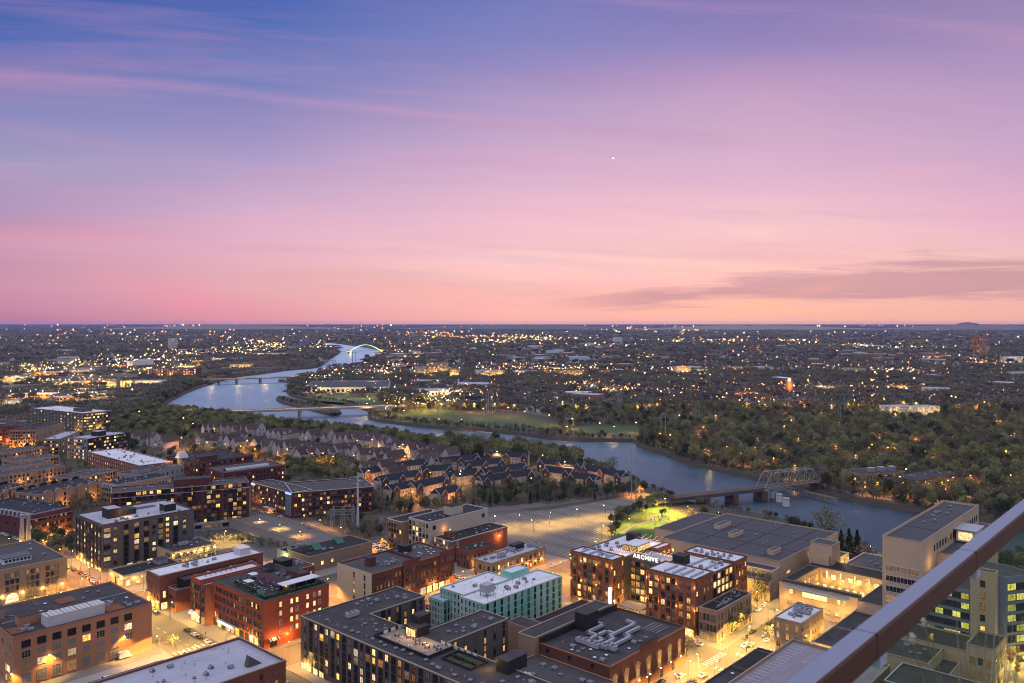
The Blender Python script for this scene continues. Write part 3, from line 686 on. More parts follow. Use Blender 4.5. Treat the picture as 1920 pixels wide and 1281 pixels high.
for i in range(8):
    a0_, a1_ = i*math.pi/4, (i+1)*math.pi/4; UMB.face([(0, 0, 2.9), (1.5*math.cos(a0_), 1.5*math.sin(a0_), 2.3), (1.5*math.cos(a1_), 1.5*math.sin(a1_), 2.3)], mat('umbrella_maroon', (.085, .015, .022), .8, .1))
UM = UMB.mesh('parasol')
for i in range(11): link(UM, 'parasol', b.root, (9+random.uniform(0, 13), 12+random.uniform(0, 24), 20.5))
PLT = MB(); PLT.box(-.5, .5, -.5, .5, 0, .6, 'trim_tan'); hedge_strip(PLT, 0, 0, 0, 0, 2.0, 60); PM = PLT.mesh('planter')
for i in range(10): link(PM, 'planter', b.root, (3.2, 12+i*1.9, 20.5))
cb = MB(); cb.box(0, 3.5, 0, 4.5, 2.4, 2.6, ROOF['white']); [cb.box(x, x+.12, y, y+.12, 0, 2.4, 'metal_dark') for x in (0, 3.3) for y in (0, 4.3)]
b.item('cabana', cb, (5, 22, 20.5)); link(cb.mesh('cabana'), 'cabana', b.root, (12, 30, 20.5))
dk = MB(); dk.face([(-3, -3, 2), (3, -3, 2), (0, 0, 4.2)], ROOF['navy']); dk.face([(3, -3, 2), (3, 3, 2), (0, 0, 4.2)], ROOF['navy']); dk.face([(3, 3, 2), (-3, 3, 2), (0, 0, 4.2)], ROOF['navy']); dk.face([(-3, 3, 2), (-3, -3, 2), (0, 0, 4.2)], ROOF['navy']); [dk.box(x-.1, x+.1, y-.1, y+.1, 0, 2.1, 'metal_dark') for x in (-2.8, 2.8) for y in (-2.8, 2.8)]
b.item('gazebo', dk, (26, 38, 20.5)); scatter(b, (22, 32, 12, 32), 20.5, 12, (0, 1, 2)); house_on_roof(b, 27, 32, 14, 26, 20.5, 2.8, 'maroon')
for y in (10, 24, 31, 39): fixture(b, -.8, y, 3.9, 3500, YEL, .2)
for x in (4.5, 11, 22): fixture(b, x, -.8, 4.4, 2600, SOD, .2)
b.done()
# --- charcoal courtyard apartments (foreground, centre)
b = G('courtyard_apartments', 'charcoal courtyard apartment building with roof deck and rows of dark balconies, centre foreground', 'apartment building', 188.0, 170.0)
ply = [(0, 0), (20.5, 0), (20.5, 52), (54.6, 52), (54.6, 66.8), (20.5, 66.8), (20.5, 97.4), (50.2, 97.4), (50.2, 116.4), (0, 116.4)]
b.block(ply, 0, 21, 'charcoal', 'dark', .45, 'trim_tan')
k_ = MB()
for k in range(15):
    y = 114-k*7.35
    b.W((0, y), (0, y-1.9), 1, 6, 1.7, 2.3, 2.6, 3.05, m=.05, lit=.3, style='pair', frame='dark', blind=.35)
    b.W((0, y-3.4), (0, y-6.2), 1, 6, 2.5, 2.6, 2.5, 3.05, m=.1, style='flat_recess', kinds=['void']*7+['dim', 'warm'])
for x0, x1, y in ((23, 54, 52), (24, 50, 97.4)):
    b.W((x0, y), (x1, y), 6, 6, 1.1, 2.2, 2.6, 3.05, m=1.5, lit=.3, style='pair', frame='dark', blind=.3)
b.W((20.5, 0), (20.5, 0.1), 0, 0, 1, 1, 1, 1)
b.W((50.2, 97.4), (50.2, 116.4), 1, 1, 1, 1, 1, 1)
b.W((22, 97.4), (49, 97.4), 3, 6, 2.4, 2.4, 2.6, 3.05, m=4, style='void', kinds=['void', 'void', 'warm'])
st = MB()                                   # roof deck
st.box(0, 12.5, 0, 30, .02, .12, 'sidewalk')
for x0, x1, y0, y1 in ((-.4, 0, -.4, 30.4), (0, 12.5, -.4, 0), (0, 12.5, 30, 30.4)): st.box(x0, x1, y0, y1, 0, 1.3, 'black_panel')
b.item('roof_deck', st, (7, 47, 20.55))
LM = MB(); LM.tube((0, 0, 0), (0, 0, .45), .8, 'trim_white', 8, .8); LM.tube((0, 0, .46), (0, 0, .5), .5, 'metal_dark', 8); FPm = LM.mesh('fire_table')
for x, y in ((9.5, 72), (10, 66.5), (13.5, 69.5), (9.8, 60), (10.2, 52.5)): link(FPm, 'fire_table', b.root, (x, y, 20.7))
PN = MB(); PN.box(-.08, .08, -1.1, 1.1, .3, 1.5, 'trim_white'); PN.box(-.12, .12, -1.2, -1.1, 0, 1.6, 'metal_dark'); PN.box(-.12, .12, 1.1, 1.2, 0, 1.6, 'metal_dark'); PNm = PN.mesh('privacy_screen')
for i in range(3): link(PNm, 'privacy_screen', b.root, (18.6-i*3.6, 76.2, 20.7), math.pi/2)
for i in range(6): link(PNm, 'privacy_screen', b.root, (19.0, 52-i*3.3, 20.6))
tables(b, [(12+random.uniform(0, 5), 50+i*2.4) for i in range(10)], 20.7)
house_on_roof(b, 16.5, 23, 64.2, 71, 20.5, 3.6, 'black', 'dark', 'clubroom'); house_on_roof(b, 20.3, 26, 66.9, 71.5, 20.5, 6.5, 'black', 'dark', 'lift_tower')
gl = MB(); gl.box(-.06, 0, 0, 5.5, .3, 3.0, 'lit_bright'); [gl.box(-.12, 0, i*1.35, i*1.35+.12, .3, 3.0, 'frame_dark') for i in range(5)]; b.item('glass_wall', gl, (16.48, 64.8, 20.5))
light(b.root, (14.5, 66, 23.4), 900, WARM, .3); light(b.root, (15, 57, 23), 900, WARM, .3)
gp = MB(); gp.box(0, 8, 0, 14, 0, .1, 'leaf_dark'); [gp.box(*q, 0, .9, 'black_panel') for q in ((-.3, 0, -.3, 14.3), (8, 8.3, -.3, 14.3), (0, 8, -.3, 0), (0, 8, 14, 14.3))]; hedge_strip(gp, 4, 1, 4, 13, .8, 240); b.item('roof_garden', gp, (10.2, 29, 20.55))
house_on_roof(b, 16, 26, 17, 22.5, 20.5, 4.5, 'black'); light(b.root, (15, 25, 23), 700, WARM, .3)
scatter(b, (2, 7, 2, 112), 20.55, 26, (1, 1, 2, 1)); scatter(b, (8, 19, 78, 96), 20.55, 9, (1, 2, 2)); scatter(b, (22, 48, 99, 115), 20.55, 12, (1, 1, 2, 0)); scatter(b, (27, 53, 54, 65), 20.55, 10, (1, 1, 2, 0)); scatter(b, (8, 19, 2, 16), 20.55, 8, (1, 0, 2))
link(AC[4], 'air_conditioner', b.root, (14, 101, 20.55)); 
b.W((0, 116.4), (0, 100), 4, 1, 3, 2.4, .2, 0, m=.5, style='shop', kinds=['bright']); fixture(b, -.8, 112, 2.9, 4500, YEL, .25)
b.W((0, 116.4), (0, 116.3), 0, 0, 1, 1, 1, 1); b.done()
# --- green sheathed building under construction
b = G('unfinished_building', 'half finished building in teal green sheathing with white roof', 'construction building', 250.2, 242.8)
b.block((0, 53, 0, 15), 0, 20, 'teal', 'white', .5, 'trim_white'); b.block((2.5, 34, 15.05, 30.5), 0, 20, 'teal', 'white', .5, 'trim_white'); b.block((-1.2, 5.6, 24.3, 34), 0, 16, 'teal', 'pale', .4); b.block((34.05, 46, 15.05, 22), 0, 22.5, 'teal', 'white', .4)
b.W((0, 15), (0, 0), 6, 6, 1.1, 2.2, 1.6, 3.1, m=.8, style='plain', frame='white', kinds=['blind', 'void', 'dark', 'blind']); b.W((0, 0), (53, 0), 12, 6, 1.2, 2.3, 1.6, 3.1, m=1.4, style='pair', frame='dark', kinds=['blind', 'blind', 'dark', 'void'])
b.W((-1.2, 34), (-1.2, 24.3), 5, 5, .9, 2.1, 1.2, 2.95, m=.6, style='plain', frame='white', kinds=['blind', 'void']); b.W((2.5, 30.5), (2.5, 15.1), 7, 6, .9, 2.2, 1.6, 3.1, m=.6, style='plain', frame='white', kinds=['blind', 'void', 'dark']); b.W((5.7, 24.3), (-1.2, 24.3), 0, 0, 1, 1, 1, 1)
b.W((-1.2, 24.3), (5.6, 24.3), 3, 5, 1, 2.1, 1.2, 2.95, m=.6, style='plain', kinds=['void', 'blind'])
jt = MB()
for i in range(6): jt.box(-.05, 0, -.02, 15, .9+i*3.1, 1.02+i*3.1, 'trim_white'); jt.box(0, 53, -.05, 0, .9+i*3.1, 1.02+i*3.1, 'trim_white')
for i in range(25): jt.box(i*2.2, i*2.2+.1, -.045, 0, .3, 19.6, 'teal_grey_m')
for i in range(7): jt.box(-.045, 0, i*2.3, i*2.3+.1, .3, 19.6, 'teal_grey_m')
b.item('sheathing_tape', jt)
tk = MB(); tk.box(-2.6, 2.6, -2.2, 2.2, 1.8, 5.2, 'metal_light'); [tk.box(x, x+.2, y, y+.2, 0, 1.8, 'metal_dark') for x in (-2.4, 2.2) for y in (-2, 1.8)]; b.item('cooling_unit', tk, (10, 8, 19.5))
for i in range(14):
    po = MB(); po.tube((0, 0, 0), (0, 0, 2.6), .06, 'metal_dark', 4); b.item('guard_post', po, (5+(i % 7)*5, 3+8*(i//7), 19.5))
scatter(b, (4, 50, 2, 14), 19.5, 10, (0, 1, 2)); scatter(b, (5, 32, 17, 29), 19.5, 8, (1, 2, 0))
b.done()
# --- small building between teal and theatre
b = G('gabled_annex', 'low brown stone annex with black roof beside the teal sheathed building', 'annex', 262, 214.5)
b.block((0, 46, 0, 20), 0, 9.5, 'tan_brick', 'black', .3, 'trim_tan'); b.block((-9, -.1, 2, 18), 0, 14.5, 'tan_brick', 'dark', .4)
b.W((0, 0), (40, 0), 2, 1, 1.4, 2.4, 3.6, 0, m=3, m1=28, style='arch', kinds=['warm']); b.W((-9, 2), (-.1, 2), 2, 2, 1.2, 2, 3, 5, m=1.4, kinds=['dark', 'blind']); scatter(b, (4, 42, 3, 17), 9.2, 5, (0, 1)); b.done()
# --- maroon Romanesque warehouse
b = G('romanesque_warehouse', 'dark maroon brick warehouse with arched bays and a blank buff end wall', 'warehouse', 247.5, 316.3)
b.block((.4, 55, .4, 28), 0, 18, 'maroon', 'grey', .6, 'rust'); b.block((20, 31, -.3, .3), 0, 20.2, 'maroon', 'grey', .2); b.block((45, 55.2, -.3, .3), 0, 19.5, 'maroon', 'grey', .2)
b.block((0, .35, 0.4, 28.1), 0, 18.6, 'buff', 'grey', 0)
for y in (5.5, 14): b.W((0, y+1.2), (0, y-1.2), 1, 4, 1.1, 2.2, 2.4, 3.9, m=.3, style='arch', frame='dark', kinds=['dark', 'dark', 'warm'])
b.W((0, 0.4), (19.5, .4), 8, 3, 1.0, 2.3, 5.4, 4.0, m=1, style='arch', frame='red', kinds=['dark', 'dark', 'blind', 'dim']); b.W((20.3, -.3), (30.7, -.3), 4, 3, 1.2, 2.6, 5.4, 4.2, m=1, style='arch', frame='red', kinds=['dark', 'blind']); b.W((31.4, .4), (44.8, .4), 7, 3, .9, 2.3, 5.4, 4.0, m=.7, style='arch', frame='red', kinds=['dark', 'dark', 'dim']); b.W((45.2, -.3), (55, -.3), 5, 3, 1, 2.3, 5.4, 4.2, m=.7, style='arch', frame='red', kinds=['dark', 'blind'])
b.W((28, -.3), (55, -.3), 5, 1, 3.6, 3.4, .5, 0, m=3, style='shop', kinds=['bright', 'bright', 'warm'], pr=.05); b.W((3, .4), (18, .4), 3, 1, 3.2, 3.2, .5, 0, m=1, style='shop', kinds=['dark', 'dim'])
house_on_roof(b, 8, 12, 12, 16, 17.4, 4.2, 'maroon'); house_on_roof(b, 36, 41, 18, 24, 17.4, 3.5, 'black'); house_on_roof(b, 31.5, 32, 1, 27, 17.4, 1.1, 'maroon', 'dark', 'fire_wall')
scatter(b, (12, 26, 5, 16), 17.4, 15, (0, 0, 1, 2)); scatter(b, (33, 53, 4, 26), 17.4, 16, (3, 1, 2, 0, 3)); fixture(b, 22, -1, 4.5, 2200, YEL); fixture(b, 40, -.9, 4.5, 2200, WARM); b.done()
# --- low tan building with green skylights
b = G('low_warehouse', 'long low tan building with two green sloped skylights on a black roof', 'warehouse', 262.3, 391)
b.block((0, 44, 0, 22), 0, 9, 'tan_brick', 'black', .35, 'trim_tan'); b.block((-.0, 16, 22.05, 33), 0, 7.5, 'cream', 'black', .35, 'trim_tan')
b.W((0, 0), (44, 0), 3, 1, 1.6, 2.0, 3.0, 0, m=1, m1=28, style='pair', kinds=['bright'])
sk = MB(); sk.face([(0, 0, .2), (5.5, 0, .2), (5.5, 5, 3), (0, 5, 3)], ROOF['green']); sk.face([(0, 0, 0), (0, 5, 3), (0, 5, 0)], ROOF['green']); sk.face([(5.5, 0, 0), (5.5, 5, 0), (5.5, 5, 3)], ROOF['green']); sk.face([(0, 5, 0), (0, 5, 3), (5.5, 5, 3), (5.5, 5, 0)], 'void')
sm_ = sk.mesh('sloped_skylight'); [link(sm_, 'sloped_skylight', b.root, (x, y, 8.7)) for x, y in ((10, 9), (27, 11))]; house_on_roof(b, 3, 8, 12, 16, 8.7, 2.8, 'charcoal'); scatter(b, (2, 20, 3, 20), 8.7, 8); scatter(b, (1, 15, 23, 32), 7.2, 8, (0, 0, 3)); fixture(b, -.6, 24, 6, 1500, (.8, 1, .3)); b.done()
b = G('small_brick_shop', 'small brown brick shop with black roof box between the hotel and the low warehouse', 'shop', 240.5, 379)
b.block((0, 17, 0, 21), 0, 8, 'red_brick2', 'dark', .4, 'trim_tan'); b.W((0, 0), (17, 0), 4, 1, 1.3, 2.2, 3, 0, kinds=['dark', 'dim', 'warm', 'bright']); house_on_roof(b, 2, 9, 9, 17, 7.6, 3.5, 'black'); scatter(b, (9, 16, 3, 16), 7.6, 5, (0, 1)); b.done()
# --- beige loft with white tower
b = G('loft_building', 'cream painted loft building with blank side wall and brick wing, behind the maroon warehouse', 'apartment building', 325, 361)
b.block((0, 50, 0, 18.5), 0, 22, 'cream', 'black', .5, 'trim_white'); b.block((-5, 30, 18.55, 32), 0, 20, 'brown', 'black', .5, 'trim_white'); b.block((22, 44, 18.55, 22), 0, 22, 'cream', 'black', .5)
b.W((0, 18.5), (0, 0), 6, 6, 1.6, 2.1, 3.0, 3.1, lit=.35, style='pair', frame='dark', m=.9); b.W((-5, 32), (-5, 18.6), 5, 5, 1.5, 2.1, 3.0, 3.2, lit=.15, style='pair', m=.9); b.W((0, 0), (50, 0), 2, 1, 2.2, 2.2, 17, 0, m=3, kinds=['dark', 'dim']); b.W((4, 0), (30, 0), 1, 1, 2, 2, 13, 0, m=2, kinds=['bright'])
house_on_roof(b, 22, 32, 4, 11, 21.5, 5.2, 'cream', 'black', 'lift_tower'); scatter(b, (2, 20, 2, 17), 21.5, 8); light(b.root, (12, -2, 16), 500, SOD, .3); b.done()
b = G('brick_apartments', 'orange-red brick block with white gridded front and black roof beside the parking lot', 'apartment building', 327.8, 344.6)
b.block((0, 48, 0, 15.6), 0, 13, 'red_brick2', 'black', .5, 'trim_white'); b.W((0, 15.6), (0, 0), 6, 4, 1.7, 2.2, 1, 3.1, m=.5, style='pair', frame='white', lit=.25); b.W((0, 0), (6, 0), 2, 4, 1.4, 2.2, 1, 3.1, m=.5, style='pair', frame='white', lit=.2)
scatter(b, (4, 44, 3, 13), 12.5, 14, (1, 2, 3)); house_on_roof(b, 5, 10, 7, 12, 12.5, 3, 'red_brick2'); fixture(b, 40, -.7, 9, 2600, SOD); b.done()
b = G('small_brick_building', 'small dark brick building with arched windows in front of the orange block', 'commercial building', 327, 329)
b.block((0, 21, 0, 10.5), 0, 10.5, 'red_brick2', 'black', .5); b.W((0, 10.5), (0, 0), 4, 2, 1, 2.2, 1.5, 4, style='arch', frame='red', lit=.15, m=.8); b.W((0, 0), (21, 0), 7, 2, 1, 2.2, 1.5, 4, style='arch', frame='red', kinds=['dark', 'dim'], m=.8); scatter(b, (2, 19, 2, 9), 10, 6, (3, 0, 1)); fixture(b, 4, -.6, 3.8, 1500, YEL); b.done()
b = G('brick_office', 'long tan brick office with white roof and small awnings lit from below', 'office building', 319.3, 304.6)
b.block((0, 46, 0, 13.5), 0, 10.2, 'tan_brick', 'pale', .5, 'trim_tan'); b.W((0, 0), (46, 0), 12, 2, 1.3, 2.2, 1.4, 4.2, m=1.5, style='sash', kinds=['dark', 'warm', 'bright', 'dim', 'blind']); b.W((0, 13.5), (0, 0), 4, 2, 1.2, 2.2, 1.4, 4.2, kinds=['dark', 'dim']); 
for x in (9, 15, 22, 29, 36, 42): fixture(b, x, -.7, 4.0, 900, SOD, .2)
aw = MB(); [aw.face([(x-1, -.9, 3.6), (x+1, -.9, 3.6), (x+1, -.02, 4.3), (x-1, -.02, 4.3)], mat('awning_red', (.25, .03, .02), .8, .1)) for x in (12, 18, 25, 32, 39)]; b.item('awning', aw)
scatter(b, (2, 44, 2, 12), 9.7, 16, (0, 0, 1, 4)); house_on_roof(b, 27, 36, 8, 12, 9.7, 3, 'black'); b.done()
# --- russet brick building with rooftop sign
b = G('sign_building', 'russet brick apartment building with white roofs, string lights and ARCHIVE rooftop sign', 'apartment building', 323.3, 183.3)
b.block((0, 16.6, 0, 25.3), 0, 26, 'archive_brick', 'white', .5, 'trim_dark'); b.block((0, 10, 44.6, 70.3), 0, 26, 'archive_brick', 'white', .5, 'trim_dark'); b.block((10.05, 49.5, 46, 70.3), 0, 24.6, 'charcoal', 'white', .5); b.block((36, 49.6, 42, 45.95), 0, 24.6, 'archive_brick', 'white', .4)
b.block((16.65, 49.6, 0.6, 25.2), 0, 25.0, 'charcoal', 'white', .5); b.block((37, 49.9, -.3, 27.4), 0, 26, 'archive_brick', 'white', .5, 'trim_dark'); b.block((16.5, 36, 25.25, 46), 0, 23.4, 'charcoal', 'pale', .5)
for y0 in (0, 44.6):
    for grp, c in ((0, 2), (1, 3), (2, 2)):
        ya = y0+25.3-.9-[0, 6.6, 15.9][grp]; yb = ya-[5.6, 8.2, 6.6][grp]
        b.W((0, ya), (0, yb), c, 6, 1.75, 2.3, 4.4, 3.45, m=.45, lit=.36, style='juliet', frame='dark', blind=.3)
    pil = MB()
    for yy in (25.1, 18.7, 9.4, .1): pil.box(-.3, 0, yy-.35, yy+.35, 4, 25.4, WALL['archive_brick'])
    pil.box(-.5, 0, -.2, 25.5, 3.4, 4.0, WALL['archive_brick']); b.item('pilaster', pil, (0, y0, 0))
    b.W((0, y0+25), (0, y0), 4, 1, 4.6, 2.8, .3, 0, m=.8, style='shop', kinds=['dim', 'warm', 'bright', 'warm'])
    for yy in (25.1, 18.7, 9.4, .1):
        for zz in (22.0, 12.0): 
            fx = MB(); fx.box(-.2, .0, -.09, .09, 0, .3, emis('sconce', (1, .5, .12), 7, False)); b.item('wall_light', fx, (-.35, y0+yy, zz)); light(b.root, (-1.0, y0+yy, zz+.3), 260, WARM, .15)
b.W((0, 0), (16.6, 0), 5, 6, 1.2, 2.0, 4.4, 3.45, m=1, lit=.25, style='sash', frame='red'); b.W((0, 44.6), (10, 44.6), 3, 6, 1.2, 2.2, 4.4, 3.45, m=1, lit=.3, style='sash', frame='red')
b.W((17, .6), (36.8, .6), 5, 6, 2.6, 2.5, 4.0, 3.45, m=.8, style='void', kinds=['void', 'warm', 'dim', 'bright', 'void']); b.W((37.2, -.3), (49.6, -.3), 4, 6, 1.2, 2.1, 4.4, 3.45, m=1.2, lit=.3, style='sash', frame='red')
b.W((16.5, 45.6), (16.5, 25.6), 7, 6, 2.1, 2.3, 3.4, 3.3, m=.8, lit=.3, style='juliet'); b.W((16.6, 25.3), (36, 25.3), 0, 0, 1, 1, 1, 1)
b.W((49.6, 27), (49.6, 0), 0, 0, 1, 1, 1, 1); b.W((36, 42), (49.6, 42), 3, 1, 1.2, 2, 20, 0, m=2, kinds=['bright', 'warm'])
for y0 in (3, 7.5, 12, 16.5):
    pl = MB(); pl.box(0, 11, 0, 1.1, 0, .9, 'galv'); b.item('roof_screen', pl, (2.5, y0, 25.5), 0)
for y0 in (49, 54, 59, 64):
    pl = MB(); pl.box(0, 6.5, 0, 1.0, 0, .9, 'galv'); b.item('roof_screen', pl, (1.8, y0, 25.5), 0)
for x0, y0 in ((17, 6), (17, 14)):
    pl = MB(); pl.box(0, 20, 0, .9, 0, .9, 'galv'); b.item('roof_screen', pl, (x0, y0, 24.5), 0)
scatter(b, (18, 36, 1.5, 12), 24.5, 14, (0, 1, 2)); scatter(b, (38, 48, 2, 25), 25.5, 12, (0, 1, 2)); scatter(b, (12, 34, 55, 69), 24.1, 10, (0, 0, 1)); scatter(b, (2, 9, 46, 69), 25.5, 4, (0,))
house_on_roof(b, 19, 25, 17, 23, 24.5, 4.2, 'black'); house_on_roof(b, 40, 45, 58, 64, 24.1, 4, 'black'); house_on_roof(b, 24, 36, 46.5, 55, 24.1, 3.2, 'charcoal', 'white', 'clubroom')
gl = MB(); gl.box(-.06, 0, 0, 8, .3, 2.8, 'lit_warm'); b.item('glass_wall', gl, (23.98, 47, 24.1)); gl = MB(); gl.box(0, 11, -.06, 0, .3, 2.8, 'lit_warm'); b.item('glass_wall', gl, (24.5, 46.45, 24.1))
def string_lights(x0, x1, y0, y1, z, n, nm='string_lights'):
    m_ = MB()
    for i in range(n):
        y = y0+(y1-y0)*i/(n-1); k = 7
        for j in range(k):
            t = j/(k-1); t2 = (j+1)/(k-1); zz = z-.9*math.sin(math.pi*t)
            m_.ball((x0+(x1-x0)*t, y, zz), .11, emis('string_bulb', (1, .46, .09), 4, False), 5, 3)
            if j < k-1: m_.tube((x0+(x1-x0)*t, y, zz+.12), (x0+(x1-x0)*t2, y, z-.9*math.sin(math.pi*t2)+.12), .02, 'metal_dark', 3)
        m_.tube((x0, y, z-3.2), (x0, y, z+.2), .06, 'metal_dark', 4); m_.tube((x1, y, z-3.2), (x1, y, z+.2), .06, 'metal_dark', 4)
    b.item(nm, m_)
string_lights(17.5, 24, 38, 46, 26.6, 5); string_lights(22, 30, 24.5, 34, 26.6, 5); string_lights(40, 47, 46, 56, 27.4, 4); string_lights(12, 22, 47, 55, 27.2, 4)
for q in ((20, 42), (20, 30), (26, 28), (43, 50), (15, 50)): light(b.root, (q[0], q[1], 26.6), 900, WARM, .5)
tables(b, [(19+random.uniform(0, 5), 26+i*2.2) for i in range(9)], 23.0)
hd = MB(); hedge_strip(hd, 17.5, 27, 17.5, 45, .9, 260); hedge_strip(hd, 12, 48, 12, 54, 1.2, 120); b.item('terrace_hedge', hd, (0, 0, 23.2))
fc = bpy.data.curves.new('t', 'FONT'); fc.body = 'ARCHIVE'; fc.size = 2.9; fc.extrude = .12; fc.space_character = 1.28; fc.align_x = 'CENTER'; fc.offset = 0
fo = bpy.data.objects.new('t', fc); COL.objects.link(fo); bpy.context.view_layer.update()
fm = bpy.data.meshes.new_from_object(fo.evaluated_get(bpy.context.evaluated_depsgraph_get())); bpy.data.objects.remove(fo); fm.materials.clear(); fm.materials.append(emis('sign_white', (1, .93, .80), 1.7))
so_ = link(fm, 'sign_letters', b.root, (16.2, 36.5, 24.2)); so_.rotation_euler = (R_(90), 0, -math.pi/2)
fr_ = MB(); [fr_.box(.3, .5, -7, 7, z, z+.1, 'metal_dark') for z in (0, 2.4)]; [fr_.box(.3, .42, y-.06, y+.06, -.8, 2.4, 'metal_dark') for y in range(-7, 8, 2)]; b.item('sign_frame', fr_, (16.2, 36.5, 24.2))
bs = MB(); bs.box(-1.3, -.15, -.35, .35, 0, 8.2, emis('blade_sign', (1, .9, .7), 4)); b.item('blade_sign', bs, (0, 45.6, 4.5))
cy = MB(); cy.box(0, 9, 0, 13, 0, .5, 'trim_tan'); cy.box(.3, .5, .3, .5, -5, 0, 'metal_dark'); cy.box(.3, .5, 12.5, 12.7, -5, 0, 'metal_dark'); b.item('entrance_canopy', cy, (-1, 28.5, 5.2)); light(b.root, (3, 34, 4.4), 4500, YEL, .4); light(b.root, (10, 34, 8), 3500, YEL, .5); light(b.root, (6, 41, 4), 2500, YEL, .4)
for y in (3, 9, 16, 22, 50, 57, 64): fixture(b, -.8, y, 3.2, 1500, YEL, .15)
b.done()
# --- corner tan block
b = G('corner_block', 'three storey tan brick corner block with black roof beside the sign building', 'commercial building', 324.6, 173.2)
b.block((0, 33, 0, 9), 0, 14, 'tan_brick', 'black', .6, 'trim_tan'); b.W((0, 9), (0, 0), 5, 2, 1.0, 2.6, 4.6, 4.4, m=.7, style='sash', kinds=['blind', 'dark']); b.W((0, 0), (33, 0), 11, 3, 1.0, 2.4, 1.2, 4.2, m=1, style='sash', kinds=['dark', 'dim', 'blind']); b.W((0, 9), (0, 0), 2, 1, 2.8, 3, .4, 0, m=.8, style='shop', kinds=['dark', 'dim'])
tr = MB(); tr.tube((3, 2, .8), (20, 6, .8), .1, 'metal_light'); tr.tube((10, 1, .8), (11, 8, .8), .1, 'metal_light'); [tr.box(x, x+5, 2, 3.4, 0, .8, 'metal_dark') for x in (5, 14, 22)]; b.item('roof_ducts', tr, (0, 0, 13.4)); scatter(b, (2, 31, 1, 8), 13.4, 6); b.done()
# --- theatre
b = G('theatre', 'dark brick theatre with seven tall arched windows lit from below and silver roof ducts', 'theatre', 243.6, 173.0)
b.block((0, 53.4, 0, 33.5), 0, 15, 'theatre_brick', 'dark', .6, 'rust'); b.block((-2.8, 48.6, 33.6, 42), 0, 17.6, 'tan_brick', 'dark', .3, 'trim_tan'); b.block((20, 32, -.15, .15), 14, 16.8, 'theatre_brick', 'dark', 0)
tp = MB(); tp.box(0, 52, 0, .5, 0, 2.6, 'black_panel'); b.item('parapet_screen', tp, (0, 32.9, 14.4)); house_on_roof(b, 22, 30, 27, 33, 14.4, 7, 'black')
for i in range(7):
    x = 3.3+i*7.6; ar = win_mesh(2.6, 6.2, 'arch', 'dim', 'tan'); link(ar, 'arched_window', b.root, (x, 0, 7.9), 0)
    light(b.root, (x, -1.3, 4.8), 5200, (1, .44, .08), .12, 60, (0, .30, 1))
    fx = MB(); fx.box(-.2, .2, -.3, 0, 0, .2, GLOW[0]); b.item('uplight', fx, (x, -.5, 4.2))
b.W((0, 0), (53, 0), 5, 1, 2.2, 2.6, .2, 0, m=8, style='arch', kinds=['void', 'dark']); b.W((0, 33), (0, 4), 3, 1, 1.4, 1.4, 12.5, 0, kinds=['void'], m=3)
du = MB()
def duct(pts, w=1.1, z=1.2):
    for (x0, y0), (x1, y1) in zip(pts, pts[1:]):
        a, c = min(x0, x1)-w/2, max(x0, x1)+w/2; d, e = min(y0, y1)-w/2, max(y0, y1)+w/2
        du.box(a, c, d, e, z-.5, z+.6, 'metal_light')
        L = max(c-a, e-d)
        for k in range(int(L/2)+1):
            if c-a > e-d: du.box(a+k*2, a+k*2+.08, d-.04, e+.04, z-.54, z+.64, 'galv')
            else: du.box(a-.04, c+.04, d+k*2, d+k*2+.08, z-.54, z+.64, 'galv')
duct([(14, 20), (26, 20), (26, 17)]); duct([(20, 20), (20, 25), (31, 25), (31, 28)]); duct([(14, 13), (22, 13), (22, 16), (41, 16), (41, 20)]); duct([(15, 9.5), (28, 9.5), (28, 12.5), (38, 12.5)]); duct([(12, 11), (17, 11)]); duct([(13, 15.5), (18, 15.5), (18, 17.5)])
b.item('roof_ducts', du, (0, 0, 14.4))
for x, y in ((12, 21), (13, 18.5), (11.5, 15.5), (13, 12.5), (14, 9.5)): link(AC[4], 'air_conditioner', b.root, (x, y, 14.4), math.pi/2)
sk = MB(); [sk.box(i*1.5, i*1.5+.12, 0, 7, .4, .5, 'metal_light') for i in range(7)]; [sk.box(0, 9, y, y+.12, .5, .6, 'metal_light') for y in (0, 3.5, 6.9)]; b.item('roof_frame', sk, (40, 5, 14.4))
for i in range(18):
    po = MB(); po.box(-.08, .08, -.08, .08, 0, 1.4, 'metal_dark'); b.item('railing_post', po, (52.6, 3+i*1.7, 14.9))
scatter(b, (2, 11, 3, 30), 14.4, 9, (0, 1, 3, 2)); scatter(b, (16, 40, 2, 8), 14.4, 4, (3, 1, 0)); b.done()
# --- low roof left of theatre (bottom centre)
b = G('low_brick_annex', 'low brick annex with small pink glass skylight below the theatre, bottom centre', 'annex', 212, 170)
b.block((-3, 31.3, 0, 37.5), 0, 10.6, 'red_brick2', 'grey', .5, 'trim_tan')
sk = MB(); sk.face([(0, 0, 0), (8, 0, 0), (8, 2.2, 2), (0, 2.2, 2)], mat('pink_glass', (.55, .30, .26), .15, .1)); sk.face([(8, 4.4, 0), (0, 4.4, 0), (0, 2.2, 2), (8, 2.2, 2)], mat('pink_glass', (.55, .30, .26))); sk.face([(0, 0, 0), (0, 2.2, 2), (0, 4.4, 0)], 'metal_light'); sk.face([(8, 0, 0), (8, 4.4, 0), (8, 2.2, 2)], 'metal_light')
b.item('glass_skylight', sk, (6, 24, 10.2)); scatter(b, (14, 29, 3, 34), 10.1, 11, (0, 3, 1, 2)); b.done()
